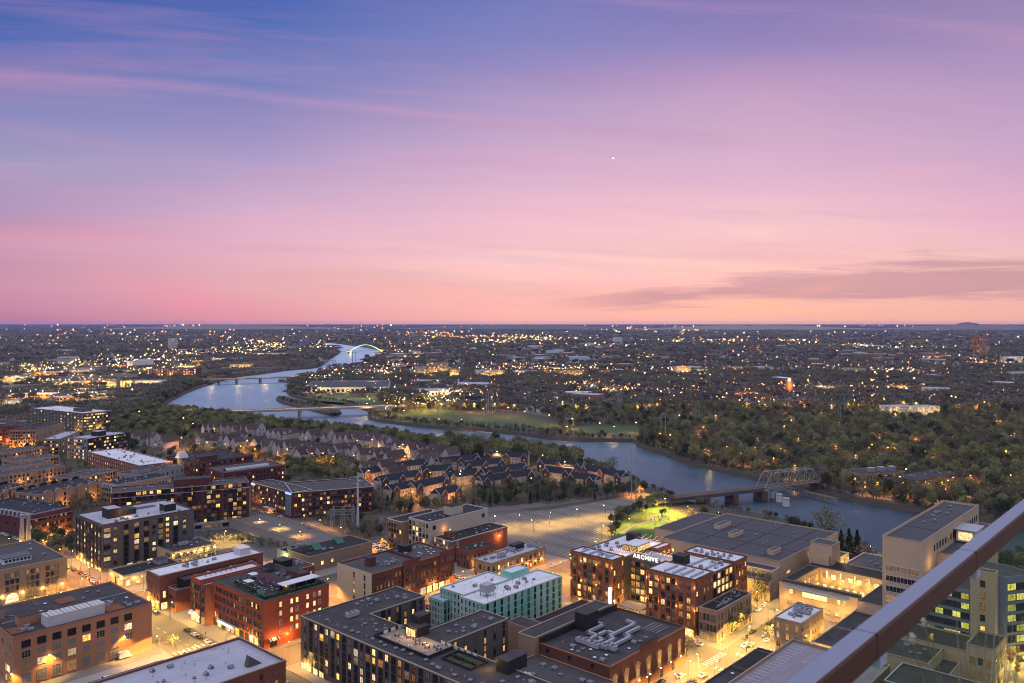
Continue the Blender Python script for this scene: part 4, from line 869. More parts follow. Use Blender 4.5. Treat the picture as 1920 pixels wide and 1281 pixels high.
# --- bottom-left white roofed brick building
b = G('white_roof_building', 'red brick building with broad white roof and leaning stair box, bottom edge', 'commercial building', 60, 267.7)
b.block((0, 109.3, 0, 33.5), 0, 14, 'red_brick2', 'pale', .9, 'trim_tan'); b.W((20, 0), (109, 0), 14, 3, 1.3, 2.2, 1.4, 4.2, m=3, kinds=['dark', 'dim', 'blind'], style='arch', frame='red')
st = MB(); st.face([(0, 0, 0), (6, 0, 0), (1, 0, 4)], WALL['charcoal']); st.face([(0, 2.4, 0), (1, 2.4, 4), (6, 2.4, 0)], WALL['charcoal']); st.face([(0, 0, 0), (1, 0, 4), (1, 2.4, 4), (0, 2.4, 0)], WALL['charcoal']); st.face([(1, 0, 4), (6, 0, 0), (6, 2.4, 0), (1, 2.4, 4)], WALL['charcoal']); b.item('stair_box', st, (97, 6, 13.1))
rr_ = MB(); rr_.box(0, 30, 0, 6, 0, 1.2, 'trim_white'); b.item('raised_roof', rr_, (40, 4, 13.1))
br = MB(); [br.tube((0, k, 0), (2.2, k, 1.3), .05, 'metal_dark', 3) for k in range(0, 30, 2)]; [br.tube((0, k, 1.0), (2.2, k+2, 0), .04, 'metal_dark', 3) for k in range(0, 28, 2)]; b.item('parapet_braces', br, (106.4, 2, 13.1))
scatter(b, (50, 104, 6, 31), 13.1, 26, (0, 1, 2, 2, 0)); b.done()
b = G('low_shed', 'low dark roofed shed along the alley below the orange warehouse', 'shed', 70, 303)
b.block((0, 79, 0, 21.5), 0, 4.6, 'grey_brown', 'black', .3, 'trim_dark'); scatter(b, (20, 75, 3, 18), 4.3, 7, (0, 1, 3)); b.done()
b = G('corner_kiosk', 'small flat roofed building at the bottom edge below the charcoal apartments', 'shop', 151, 243)
b.block((0, 17, 0, 22), 0, 6, 'red_brick2', 'dark', .4, 'trim_tan'); scatter(b, (2, 15, 2, 20), 5.6, 3); b.done()
# --- big tan hall
b = G('exhibition_hall', 'vast tan panelled hall with seamed blue-grey flat roof near the river', 'hall', 401.4, 178.8)
b.block((0, 79, 0, 71), 0, 18, 'tan_panel', 'blue', .5, 'trim_tan'); b.block((22.5, 79, 71.05, 89), 0, 16, 'tan_panel', 'blue', .4, 'trim_tan'); b.block((-8, -.05, .5, 42), 0, 14.8, 'tan_panel', 'blue', .3, 'trim_white'); b.block((-11, -8.05, .5, 42), 0, 9.6, 'tan_panel', 'blue', .2, 'trim_white')
sm = MB(); [sm.box(0, 78, y, y+.35, 0, .28, 'trim_dark') for y in (12, 30, 52)]; [sm.box(x, x+.35, .5, 70, 0, .2, 'trim_dark') for x in (24, 50)]; b.item('roof_seam', sm, (.5, 0, 17.5))
b.W((-8, 42), (-8, .5), 11, 1, 3.1, 3.6, 10.2, 0, m=.4, style='plain', frame='tan', kinds=['blind']); b.W((0, 71), (0, 44), 2, 1, 1.6, 1.6, 11.5, 0, m=4, m1=18, style='plain', kinds=['bright'])
b.W((0, 0), (20, 0), 3, 1, 1.6, 1.6, 10, 0, m=8, style='arch', kinds=['bright'])
for x, y, w_, d_ in ((28, 40, 12, 3.5), (40, 55, 14, 4), (10, 8, 9, 3.5)): 
    q = MB(); q.box(0, w_, 0, d_, 0, 2.4, WALL['tan_panel']); q.box(.4, w_-.4, .4, d_-.4, 2.4, 2.45, ROOF['blue']); b.item('roof_unit', q, (x, y, 17.5))
scatter(b, (4, 75, 3, 68), 17.5, 14, (2, 2, 1, 2)); 
for i in range(5):
    rb = MB(); rb.box(-.1, 0, -.12, .12, 0, 9, 'trim_dark'); b.item('wall_joint', rb, (-11.02, 5+i*8, .2))
for y in (4, 12, 20, 28, 36): light(b.root, (-15.5, y, 6), 7000, (1, .62, .05), .4)
b.done()
b = G('stair_tower', 'tall tan panelled stair tower at the corner of the exhibition hall', 'tower', 426.8, 162)
b.block((0, 11, 0, 11.5), 0, 24, 'tan_panel', 'blue', .5, 'trim_tan'); b.block((-2, -.05, 1, 11.4), 0, 19, 'tan_panel', 'blue', .3); b.W((0, 0), (11, 0), 1, 1, .8, 3, 12, 0, kinds=['dark'])
b.block((11.05, 30, 2, 12), 0, 14, 'buff', 'blue', .8); b.W((11.2, 2), (30, 2), 4, 2, 1.8, 2.2, 6, 3.8, m=1, style='plain', kinds=['warm', 'dim']); fixture(b, 13, 1.2, 18, 2500, YEL, .2); light(b.root, (22, -2, 9), 2200, YEL, .4); b.done()
# --- courtyard office (yellow lit)
b = G('courtyard_office', 'pale tan courtyard office glowing yellow with dark L shaped roofs', 'office building', 384, 100)
b.block((0, 5, 34, 71.5), 0, 14, 'tan_panel', 'black', .4, 'trim_dark'); b.block((5.05, 36, 66, 71.5), 0, 14, 'tan_panel', 'black', .4, 'trim_dark'); b.block((36.05, 50, 30, 71.5), 0, 14, 'tan_panel', 'black', .4, 'trim_dark'); b.block((50.05, 78, 30, 58), 0, 14, 'tan_panel', 'blue', .5, 'trim_white'); b.block((0, 36, 6, 33.9), 0, 12.5, 'tan_panel', 'dark', .4, 'trim_tan')
b.W((0, 69), (0, 62), 1, 1, 1.8, 2.2, 8.8, 0, kinds=['bright'], frame='tan'); b.W((0, 62), (0, 46), 1, 1, 12, 2.4, 8.6, 0, m=1, style='band', kinds=['bright'], frame='tan'); b.W((0, 45), (0, 38), 2, 1, 1.6, 2.2, 8.8, 0, kinds=['warm'], frame='tan'); b.W((0, 69), (0, 36), 7, 1, 2, 2.2, 3.2, 0, kinds=['bright', 'warm', 'dim'], frame='tan')
cp = MB(); cp.box(-2, 0, 38, 68, 0, .5, 'galv'); b.item('canopy', cp, (0, 0, 11.9))
b.W((36.05, 65), (36.05, 31), 8, 1, 2.4, 2.4, 8.6, 0, m=1, style='band', kinds=['bright', 'warm', 'bright', 'dim'], frame='tan'); b.W((36.05, 65), (36.05, 31), 9, 1, 2, 2.2, 3.2, 0, m=1, kinds=['bright', 'warm'], frame='tan'); b.W((5.1, 66), (36, 66), 6, 2, 2, 2.2, 3.2, 5.4, m=2, kinds=['warm', 'bright', 'dim'], frame='tan')
for y in (34, 41, 48, 55, 62): light(b.root, (33.2, y, 8), 1300, YEL, .4); fx = MB(); fx.box(-.25, 0, -.3, .3, 0, 3.5, 'lit_bright'); b.item('wall_light', fx, (36.0, y, 9))
for y in (40, 50, 60, 68): light(b.root, (-3, y, 6), 1100, YEL, .4)
light(b.root, (20, 60, 7), 1500, YEL, .5); 
for i in range(3): link(AC[1], 'roof_vent', b.root, (60, 38+i*3, 13.5))
scatter(b, (52, 76, 32, 56), 13.5, 4, (0, 1)); b.done()
b = G('dark_roof_hall', 'low hall with large dark roof and blank cream side wall lit yellow', 'hall', 334, 84)
b.block((0, 49.8, 0, 51), 0, 8, 'tan_panel', 'dark', .35, 'trim_tan'); sm = MB(); sm.box(24, 24.4, .4, 50.6, 0, .22, 'trim_tan'); b.item('roof_seam', sm, (0, 0, 7.65)); scatter(b, (4, 46, 4, 48), 7.65, 9, (2, 1, 2))
for x, y in ((-3, 46), (14, 54.5), (28, 54.5), (42, 54.5)): light(b.root, (x, y, 4.5), 3000, YEL, .5)
b.done()
# --- small old stone building
b = G('old_stone_building', 'small old tan stone building with arched windows and white roof crowded with units', 'commercial building', 337.8, 141.2)
b.block((0, 24, 0, 12), 0, 13, 'tan_brick', 'white', .5, 'trim_tan'); b.W((0, 12), (0, 0), 3, 2, 1.2, 2.4, 4.6, 4.2, m=1.2, style='arch', frame='tan', kinds=['dim', 'dark', 'warm']); b.W((0, 12), (0, 0), 3, 1, 1.8, 2.6, .6, 0, m=1, style='arch', frame='tan', kinds=['dark']); b.W((0, 0), (24, 0), 7, 3, 1.0, 2.2, 1.0, 4.1, m=1, style='arch', frame='tan', kinds=['dark', 'dim', 'blind'])
scatter(b, (4, 22, 2, 10.5), 12.5, 14, (0, 0, 1, 1, 4)); light(b.root, (16, -4, 4), 1200, YEL, .3); b.done()
# --- tan panelled tower
b = G('panelled_office_tower', 'tall tan panelled office tower with three window bands and blue-grey roof, right side', 'office tower', 381.6, 105.8)
b.block((0, 98.3, 0, 16.6), 0, 45, 'tan_panel', 'blue', 1.0, 'trim_tan'); b.block((22, 98, -9, -.05), 0, 36, 'tan_panel', 'blue', .6, 'trim_tan')
jn = MB()
for i in range(1, 14): jn.box(-.03, 0, i*1.18, i*1.18+.06, 30, 44.5, 'trim_tan')
for i in range(1, 7): jn.box(-.031, 0, 0, 16.6, 30+i*2.2, 30+i*2.2+.06, 'trim_tan')
for i in range(1, 60): jn.box(i*1.6, i*1.6+.06, -.03, 0, 36.5, 44.5, 'trim_tan')
b.item('panel_joint', jn)
b.W((0, 16.6), (0, 0), 1, 7, 13.6, 2.4, 2.6, 4.55, m=1.5, style='band', frame='white', kinds=['dark', 'dim', 'dark']); b.W((22, -.05), (22, -9), 1, 5, 6, 2.4, 8, 5.2, m=1, style='band', kinds=['dim'])
b.W((16, 0), (96, 0), 18, 1, 1.8, 2.6, 37.6, 0, m=1, style='plain', kinds=['dark', 'dark', 'dim']); pn = MB(); pn.box(0, 14, 0, 8, 0, 5.5, 'white_wall'); pn.box(-1, 15, -1, 9, 5.5, 5.9, 'metal_light'); pn.box(-.05, 0, 1, 7, .8, 4.6, 'lit_warm'); b.item('glass_penthouse', pn, (50, -9, 36))
scatter(b, (40, 90, 4, 14), 44, 8, (1, 2, 0, 0)); sm = MB(); sm.box(30, 30.3, .5, 16, 0, .2, 'trim_dark'); b.item('roof_seam', sm, (0, 0, 44)); light(b.root, (10, -4, 34), 800, YEL, .3); b.done()
# --- glass curtain-wall offices behind the balcony rail
b = G('glass_office_block', 'dark curtain wall office block with yellow-green lit floors behind the balcony glass', 'office building', 371.6, 76)
b.block((0, 5, 0, 9), 0, 40, 'tan_panel', 'blue', .5); 
cw = MB(); poly = [(1, -26), (14, -30), (60, -30), (70, -.1), (5, -.1), (5.0, -1)]
b.block([(5.05, -3), (13, -8), (20, -7), (24, 0), (24, 9), (5.05, 9)], 0, 38, 'blue_grey', 'blue', .5)
b.block([(.5, 9.05), (30, 9.05), (30, 29), (.5, 29)], 0, 31, 'blue_grey', 'blue', .5)
for r in range(7):
    b.W((.5, 28.8), (.5, 9.3), 6, 1, 2.9, 2.3, 3+r*4.0, 0, m=.2, style='band', frame='dark', kinds=['green', 'green', 'dark', 'dark'] if r in (2, 3, 5) else ['dark', 'dark', 'dark', 'green'])
for r in range(8):
    b.W((5.05, -3), (13, -8), 2, 1, 4.2, 2.6, 3+r*4.2, 0, m=.3, style='band', frame='dark', kinds=['green', 'dark', 'dark']); b.W((13, -8), (20, -7), 2, 1, 3.1, 2.6, 3+r*4.2, 0, m=.2, style='band', frame='dark', kinds=['green', 'dark', 'dark'])
b.W((0, 9), (0, 0), 1, 7, 1.6, 2.4, 6, 4.6, kinds=['dark', 'dark', 'bright', 'dim']); light(b.root, (-2.5, 3, 1.2), 6000, YEL, .4); light(b.root, (6, -8, 3), 7000, YEL, .4); light(b.root, (14, -12, 3), 7000, YEL, .4)
b.done()
b = G('podium_building', 'tan two level podium with dark green roofs below the glass offices', 'office building', 332, 70)
b.block((20, 39, 12, 44), 0, 13, 'tan_panel', 'dark', .6, 'trim_tan'); b.block((0, 19.9, 20, 44), 0, 12, 'tan_panel', 'dark', .6, 'trim_tan'); b.block((20, 39, 2, 11.9), 0, 16, 'tan_panel', 'dark', .6, 'trim_tan')
b.W((20, 2), (39, 2), 6, 3, 1.6, 2.6, 1.5, 4.6, m=1, kinds=['dark', 'blind', 'warm'], frame='tan'); b.W((20, 12), (20, 2), 3, 2, 1.6, 2.6, 4, 5, kinds=['dark', 'dim'], frame='tan'); light(b.root, (32, -1, 3), 2200, YEL, .3); scatter(b, (3, 17, 22, 42), 11.4, 6, (1, 2, 0)); b.done()
b = G('flat_roof_block', 'dark flat roof with pale metal edge at the bottom right corner', 'commercial building', 268, 40)
b.block([(0, 0), (50, 0), (50, 55), (30, 55), (30, 38), (0, 38)], 0, 15.5, 'grey_brown', 'dark', .5, 'galv'); scatter(b, (3, 46, 3, 36), 15, 22, (0, 1, 2)); b.done()
# --- parking garage
b = G('parking_garage', 'parking garage with open lilac-grey top deck and white stall lines, bottom right', 'parking garage', 215, 98)
b.block((0, 99, 0, 36.7), 0, 15, 'tan_brick', 'parking', 1.0, 'trim_tan')
ln = MB()
for k in range(34):
    ln.box(3+k*2.8, 3.12+k*2.8, 30.4, 35.4, 0, .02, 'paint_white')
    if k > 6: ln.box(3+k*2.8, 3.12+k*2.8, 12, 17, 0, .02, 'paint_white'); ln.box(3+k*2.8, 3.12+k*2.8, 17.4, 22.4, 0, .02, 'paint_white')
ln.box(22, 98, 17.15, 17.27, 0, .02, 'paint_white'); b.item('stall_lines', ln, (0, 0, 14.01))
cn = MB(); cn.tube((0, 0, 0), (0, 0, .05), .22, 'trim_dark', 6); cn.tube((0, 0, .05), (0, 0, .8), .16, mat('cone_red', (.5, .06, .03), .6, .1), 6, .04)
cm = cn.mesh('traffic_cone')
b.done()
GAR = (215, 98)
b = G('corner_annex', 'low dark roofed strip building between the street and the parking garage', 'annex', 225, 135.2)
b.block((0, 84.5, 0, 11.8), 0, 9.6, 'grey_brown', 'dark', .5, 'trim_dark'); b.block((60, 80, .8, 11), 9.2, 10.4, 'grey_brown', 'black', .3); scatter(b, (4, 58, 2, 10), 9.1, 7, (1, 3, 2)); b.done()
random.seed(21)
for i, (x, y) in enumerate(((30, 24), (34, 21), (37, 25), (41, 20), (43, 25), (33, 27), (46, 22))):
    q = AB(GAR[0]+x, GAR[1]+y, 14.02); tag(link(cm, 'traffic_cone', None, q), 'small red traffic cone standing on the garage top deck', 'traffic cone', 'cones on the garage deck')

# ============================================================ the river districts (mid distance)
def FB(kind, label, cat, L, N, R, h, wall, roof, fl=None, fr=None, par=.6, trim=None, snap=False, nsc=6, group=None, zb=0, depth=None, light_=None):
    n = P(*N, h); r = P(*R, h); d = Vector((r.x-n.x, r.y-n.y)); rot = math.atan2(d.y, d.x) if not snap else GROT
    b = Bld(kind, label, cat, n, rot, group)
    W_ = d.length if not snap else d.dot(b.ex)
    if depth is None: l = P(*L, h); depth = abs(b.loc(l)[1])
    D_ = depth
    b.block((0, W_, 0, D_), 0, h, wall, roof, par, trim)
    def put(p0, p1, sp):
        sp = dict(sp); sp['lit'] = sp.get('lit', .2)*.6; n_ = sp.pop('n'); r_ = sp.pop('r'); w_ = sp.pop('w', 1.5); h_ = sp.pop('h', 1.9); z_ = sp.pop('z', 1.5); dz = sp.pop('dz', (h-1.5)/max(r_, 1))
        b.W(p0, p1, n_, r_, w_, h_, z_, dz, **sp)
    if fl: put((0, D_), (0, 0), fl)
    if fr: put((0, 0), (W_, 0), fr)
    scatter(b, (0, W_, 0, D_), h-par, nsc, (1, 2, 0, 1, 3)); b.W_ = W_; b.D_ = D_; b.h = h
    return b
A_ = 'apartment building'
b = FB('balcony_condos', 'long dark red brick condo block with white roof edge and tiers of glowing balconies', A_, None, (208, 925), (467, 904), 30, 'maroon', 'grey', None, dict(n=20, r=8, w=2.0, h=1.9, z=5.5, dz=3.15, lit=.30, style='pair', frame='dark', m=2, blind=.1), trim='trim_tan', depth=22, nsc=18)
for x in (9, 27, 43, 58, 72): b.W((x, 0), (x+9, 0), 3, 8, 2.5, 2.2, 5.2, 3.15, lit=.28, blind=.05, style='void', m=.3, pr=.02)
po = MB(); po.box(-1, b.W_+2, -2.5, 0, 0, 5.0, 'concrete'); b.item('podium', po); b.W((2, -2.5), (b.W_, -2.5), 14, 1, 4, 2, 2, 0, style='plain', kinds=['void', 'dark', 'dim'], m=2)
tr = MB(); [tr.box(-.2, b.W_+.2, -.35, 0, z, z+.35, 'trim_white') for z in (26.3, 5.1)]; b.item('stone_band', tr); house_on_roof(b, 38, 62, 6, 16, 29.4, 4.5, 'maroon'); b.done()
b = FB('corner_apartments', 'large brick apartment block with vent dotted roof by the bridge ramp', A_, (471, 904), (547, 924), (701, 912), 18.5, 'maroon', 'grey', None, dict(n=22, r=5, w=1.6, z=1.5, lit=.3, style='pair', frame='dark', m=2), nsc=26, depth=40, trim='trim_white')
n_ = P(547, 924, 18.5); l_ = P(471, 904, 18.5)
b.done()
bb = FB('corner_apartments', 'brick wing facing the ramp with cars parked below and lit entrance canopy', A_, None, (471.1, 904), (471.1, 904.01), 18.3, 'maroon', 'grey', depth=1, nsc=0) if False else None
d = (n_-l_); rot = math.atan2(d.y, d.x); w2 = Bld('apartment_wing', 'brick apartment wing above parked cars with a glowing entrance canopy', A_, l_, rot)
w2.block((0, d.length-.4, 0, 17), 0, 18.3, 'maroon', 'grey', .6, 'trim_white'); w2.W((0, 0), (d.length-1, 0), 18, 5, 1.6, 1.9, 1.5, 3.35, lit=.2, style='pair', m=2)
cp = MB(); cp.box(22, 36, -3, 0, 3.2, 3.7, 'trim_white'); w2.item('entrance_canopy', cp); light(w2.root, (28, -1.6, 2.4), 5000, WARM, .4); light(w2.root, (8, -5, 6), 2500, WARM, .4)
bl = MB(); bl.box(0, 6, -.2, -.05, 16.6, 18.0, emis('blue_neon', (.10, .18, 1), 2.2)); w2.item('neon_strip', bl); bl = MB(); bl.box(0, 8, -.2, -.05, 16.6, 18.0, 'blue_neon'); bl.box(.2, 7.8, -.06, -.02, 1.5, 16.5, WALL['blue_grey']); w2.item('neon_strip', bl, (d.length-8.5, 0, 0)); scatter(w2, (2, d.length-2, 2, 15), 17.7, 14, (1, 1, 2)); w2.done()
b = FB('brick_office_block', 'dark brown brick office block with tan bands and large black roof', 'office building', (312, 856), (372, 868), (475, 853), 14, 'maroon', 'black', dict(n=12, r=3, w=1.8, z=2, lit=.2), dict(n=18, r=3, w=1.8, z=2, lit=.15), nsc=20); house_on_roof(b, 6, 24, 8, 16, 13.4, 4, 'maroon'); b.done()
b = FB('red_brick_block', 'long deep red brick block with grey roof and barrel shaped skylight', 'office building', (387, 876), (420, 887), (534, 872), 13, 'maroon', 'grey', dict(n=7, r=3, w=1.6, lit=.1), dict(n=16, r=3, w=1.2, lit=.2, blind=.05), nsc=10)
sk = MB(); [sk.face([(0, math.cos(a)*3, math.sin(a)*2.2), (40, math.cos(a)*3, math.sin(a)*2.2), (40, math.cos(a+.53)*3, math.sin(a+.53)*2.2), (0, math.cos(a+.53)*3, math.sin(a+.53)*2.2)][::-1], 'metal_light') for a in [i*.5236 for i in range(6)]]; b.item('barrel_skylight', sk, (6, 12, 12.4)); b.done()
b = FB('white_roof_condos', 'red brick row with long bright white roof near the left townhouses', A_, (161, 846), (219, 860), (300, 862), 13, 'red_brick2', 'white', dict(n=14, r=3, w=1.3, z=2, lit=.1, frame='white'), dict(n=10, r=3, lit=.3), snap=True, nsc=26, trim='trim_white', depth=60) if False else None
b = Bld('white_roof_condos', 'red brick row with long bright white roof and many small vents', A_, P(262, 873, 13), GROT); b.block((0, 30, 0, 118), 0, 13, 'red_brick2', 'white', .6, 'trim_white'); b.W((0, 118), (0, 0), 26, 3, 1.4, 1.9, 1.6, 3.8, lit=.12, style='pair', frame='white'); b.W((0, 0), (30, 0), 7, 3, 1.6, 1.9, 1.6, 3.8, lit=.4); scatter(b, (2, 28, 3, 115), 12.4, 36, (1, 2, 0)); b.done()
b = FB('grey_office', 'low grey stucco block with dark angular roofs beside the white roofed row', 'office building', (240, 871), (262, 890), (345, 872), 12, 'grey', 'dark', dict(n=5, r=2, lit=.2), dict(n=9, r=2, lit=.15), nsc=12, depth=26); house_on_roof(b, 4, 18, 6, 14, 11.4, 4, 'grey'); b.done()
b = FB('modern_apartments', 'modern apartment block, white corner and dark right side with many lit windows', A_, (135, 819), (164, 823), (242, 811), 22, 'black', 'pale', dict(n=8, r=6, w=1.9, z=1.5, lit=.5, frame='white'), dict(n=16, r=6, w=2.2, z=1.5, lit=.55, style='pair'), nsc=12); wl = MB(); wl.box(-.4, 0, 0, b.D_, 0, 22.5, WALL['grey']); b.item('facade_panel', wl); b.W((-.4, b.D_), (-.4, 0), 9, 6, 1.8, 1.9, 1.5, 3.4, lit=.4); house_on_roof(b, 20, 30, 8, 18, 21.4, 5, 'black', 'pale'); b.done()
b = FB('cream_warehouse', 'cream and tan five storey warehouse left of the modern apartment block', 'warehouse', (93, 819), (112, 823), (150, 808), 17, 'tan_brick', 'pale', dict(n=7, r=4, w=1.8, lit=.35), dict(n=8, r=4, lit=.2)); b.done()
b = FB('dark_top_apartments', 'apartment block with white roof, white pilasters and dark lit upper floors', A_, (92, 762), (156, 775), (208, 770), 24, 'charcoal', 'white', dict(n=16, r=6, w=2.4, z=1.5, lit=.4, style='pair', frame='white'), dict(n=12, r=6, w=2.4, z=1.5, lit=.65, style='pair'), nsc=14, trim='trim_white'); house_on_roof(b, 10, 24, 20, 40, 23.4, 4, 'charcoal'); light(b.root, (-4, 10, 3), 6000, YEL, .4); light(b.root, (20, -4, 3), 6000, YEL, .4); b.done()
for i, (L, N, R, h, wl, lab) in enumerate((((-40, 782), (16, 793), (50, 788), 20, 'cream', 'pale stone six storey warehouse at the left edge, lamps along its foot'), ((16, 793.2), (46, 799), (85, 791), 20, 'maroon', 'deep red six storey warehouse between the pale and tan ones'), ((46, 799.2), (68, 806), (121, 791), 20, 'tan_brick', 'tan front brick warehouse with broad brown side wall'))):
    b = FB('old_warehouse', lab, 'warehouse', L, N, R, h, wl, 'black', dict(n=10, r=5, w=1.6, z=2.5, dz=3.4, lit=.12), dict(n=5, r=2, lit=.1) if i == 2 else None, nsc=14, group='old warehouses in a row'); b.done()
    for t in (.2, .5, .8): light(b.root, (-3, b.D_*t, 3.5), 5000, SOD, .4)
# low row condos at the left
rows = [('row_condos', 'long condo row with arched dark gables and tan arched bays', (20, 915), (75, 928), (203, 901), 13, 'tan_brick', 'navy', 1, 30), ('mansard_condos', 'condo block with lilac mansard roof and dark vent covered deck, over orange lit courtyard', (5, 937), (62, 966), (137, 950), 15, 'maroon', 'navy', 2, None), ('row_condos', 'brown row with flat blue roof dotted with skylights at the left edge', (-60, 880), (0, 893), (122, 873), 12, 'tan_brick', 'blue', 0, 22), ('row_condos', 'tan low row with blue-grey roof behind the arched condos', (112, 888), (140, 898), (222, 880), 12, 'tan_brick', 'blue', 0, 24), ('row_condos', 'tan row with green gable near the left edge, third from the front', (-60, 866), (5, 880), (100, 865), 12, 'tan_brick', 'blue', 0, 20), ('row_condos', 'pinkish tan flat roofed row behind the green gabled one', (-50, 850), (22, 866), (112, 855), 12, 'tan_brick', 'blue', 0, 24), ('mansard_condos', 'grey mansard roofed condo row behind the long balcony block', (204, 895), (218, 911), (322, 892), 15, 'tan_brick', 'navy', 2, 20), ('row_condos', 'low row with blue roof in the far left corner of the condo blocks', (-40, 832), (6, 851), (90, 838), 12, 'tan_brick', 'blue', 0, 24), ('row_condos', 'dark roofed row with arched gables at the left edge above the mansard block', (-60, 905), (0, 925), (70, 908), 13, 'tan_brick', 'navy', 1, 26)]
for kd, lab, L, N, R, h, wl, rf, st, dp in rows:
    b = FB(kd, lab, A_, L, N, R, h, wl, rf, dict(n=8, r=3, w=1.3, lit=.2, z=1.5), dict(n=16, r=3, w=1.4, lit=.22, z=1.5), nsc=22, depth=dp, trim=None if st == 2 else 'trim_tan', group='low condo rows')
    if st == 1:
        for k in range(6):
            x = 6+k*(b.W_-12)/5; ar = MB(); n = 8; pr_ = [(3.4*math.cos(math.pi*i/n), 2.4*math.sin(math.pi*i/n)) for i in range(n+1)]
            ar.face([(x+p, -.5, h-.2+q) for p, q in pr_][::-1], WALL['tan_brick']); ar.face([(x+p, .5, h-.2+q) for p, q in pr_], WALL['tan_brick'])
            for i in range(n): ar.face([(x+pr_[i][0], -.5, h-.2+pr_[i][1]), (x+pr_[i+1][0], -.5, h-.2+pr_[i+1][1]), (x+pr_[i+1][0], .5, h-.2+pr_[i+1][1]), (x+pr_[i][0], .5, h-.2+pr_[i][1])], 'trim_tan')
            ar.box(x-3.4, x+3.4, -.5, 0, 3, h-.2, WALL['tan_brick']); b.item('arched_gable', ar)
            br_ = MB(); br_.face([(x+p, b.D_-.4, h-.2+q) for p, q in pr_][::-1], 'void'); b.item('arched_gable', br_)
    if st == 2:
        ms = MB(); W_, D_ = b.W_, b.D_; i_ = 1.6; z0, z1 = h-3.2, h+.5
        for q in (((-.3, -.3), (W_+.3, -.3), (W_-i_, i_), (i_, i_)), ((W_+.3, -.3), (W_+.3, D_+.3), (W_-i_, D_-i_), (W_-i_, i_)), ((W_+.3, D_+.3), (-.3, D_+.3), (i_, D_-i_), (W_-i_, D_-i_)), ((-.3, D_+.3), (-.3, -.3), (i_, i_), (i_, D_-i_))):
            ms.face([(*q[0], z0), (*q[1], z0), (*q[2], z1), (*q[3], z1)], mat('mansard', (.19, .18, .21), .7, .15))
        b.item('mansard_roof', ms); dm_ = MB(); [dm_.box(-.6, 1.2, y-1, y+1, z0+.4, z1-.3, 'metal_light') for y in np.arange(3, D_-2, 4.5)]; b.item('dormer', dm_)
    light(b.root, (b.W_*.3, -3.5, 3), 2500, SOD, .4); light(b.root, (b.W_*.75, -3.5, 3), 2200, SOD, .4); b.done()
# lit lantern vent beside the balcony block
q = P(341, 890); vt = empty('roof_lantern', (q.x, q.y, 0), 0, label='white ribbed lantern tower glowing from below behind the long balcony block', cat='lantern tower'); m_ = MB(); m_.prism([(4*math.cos(a), 4*math.sin(a)) for a in [i*.628 for i in range(10)]], 0, 16, WALL['grey']); m_.build('shaft', vt); m_ = MB(); m_.tube((0, 0, 16), (0, 0, 21), 6, 'trim_white', 14, 3.5); m_.build('crown', vt); light(vt, (-5, -8, 15), 2500, YEL, .4)

# ------------------------------------------------------------ townhouses
def gable_unit(w, d, h, pk, wall, roof, rnd, trim=False):
    """ridge runs front to back; returns list of (name, mesh)"""
    wl = MB(); W_ = WALL[wall]
    for x0, y0, x1, y1 in ((0, 0, w, 0), (w, 0, w, d), (w, d, 0, d), (0, d, 0, 0)):
        wl.face([(x0, y0, 0), (x1, y1, 0), (x1, y1, h), (x0, y0, h)], W_)
    wl.face([(0, 0, h), (w, 0, h), (w/2, 0, pk)], W_); wl.face([(w, d, h), (0, d, h), (w/2, d, pk)], W_)
    rf = MB(); e = .35; R0 = ROOF[roof]
    for sgn in (0, 1):
        xe = -e if sgn == 0 else w+e; ze = h-e*(pk-h)/(w/2)
        a = [(xe, -e, ze+.15), (w/2, -e, pk+.15), (w/2, d+e, pk+.15), (xe, d+e, ze+.15)]
        rf.face(a if sgn else a[::-1], R0)
        if trim: rf.tube((xe, -e-.05, ze+.1), (w/2, -e-.05, pk+.1), .16, 'trim_white', 4); rf.tube((xe, d+e+.05, ze+.1), (w/2, d+e+.05, pk+.1), .16, 'trim_white', 4)
    return wl.mesh('wall'), rf.mesh('roof')
random.seed(5)
TV = []
for k in range(4):
    w, d, h, pk = [(7, 12, 7.0, 11.5), (6.5, 11, 8.5, 12.5), (8, 12, 6.5, 11.8), (6, 13, 7.5, 11.0)][k]
    TV.append((w, d, h) + gable_unit(w, d, h, pk, 'lilac' if k != 3 else 'cream', 'brownsh', 0))
CHM = MB(); CHM.box(-.45, .45, -.6, .6, 0, 3.2, WALL['cream']); CHM.box(-.55, .55, -.7, .7, 3.2, 3.4, 'trim_dark'); CHMm = CHM.mesh('chimney')
WK = [('dark',), ('dim',), ('warm',), ('bright',)]
T1 = [((365, 812), (482, 818), 8), ((497, 826), (572, 831), 6), ((583, 831), (655, 838), 6), ((668, 838), (708, 843), 3), ((712, 847), (760, 855), 4), ((765, 852), (838, 876), 6), ((468, 846), (548, 858), 7), ((548, 868), (640, 858), 7), ((640, 858), (728, 880), 7), ((440, 832), (470, 848), 3), ((655, 890), (722, 902), 4), ((365, 836), (432, 846), 5), ((246, 832), (302, 842), 4), ((775, 876), (820, 890), 3)]
ti = 0
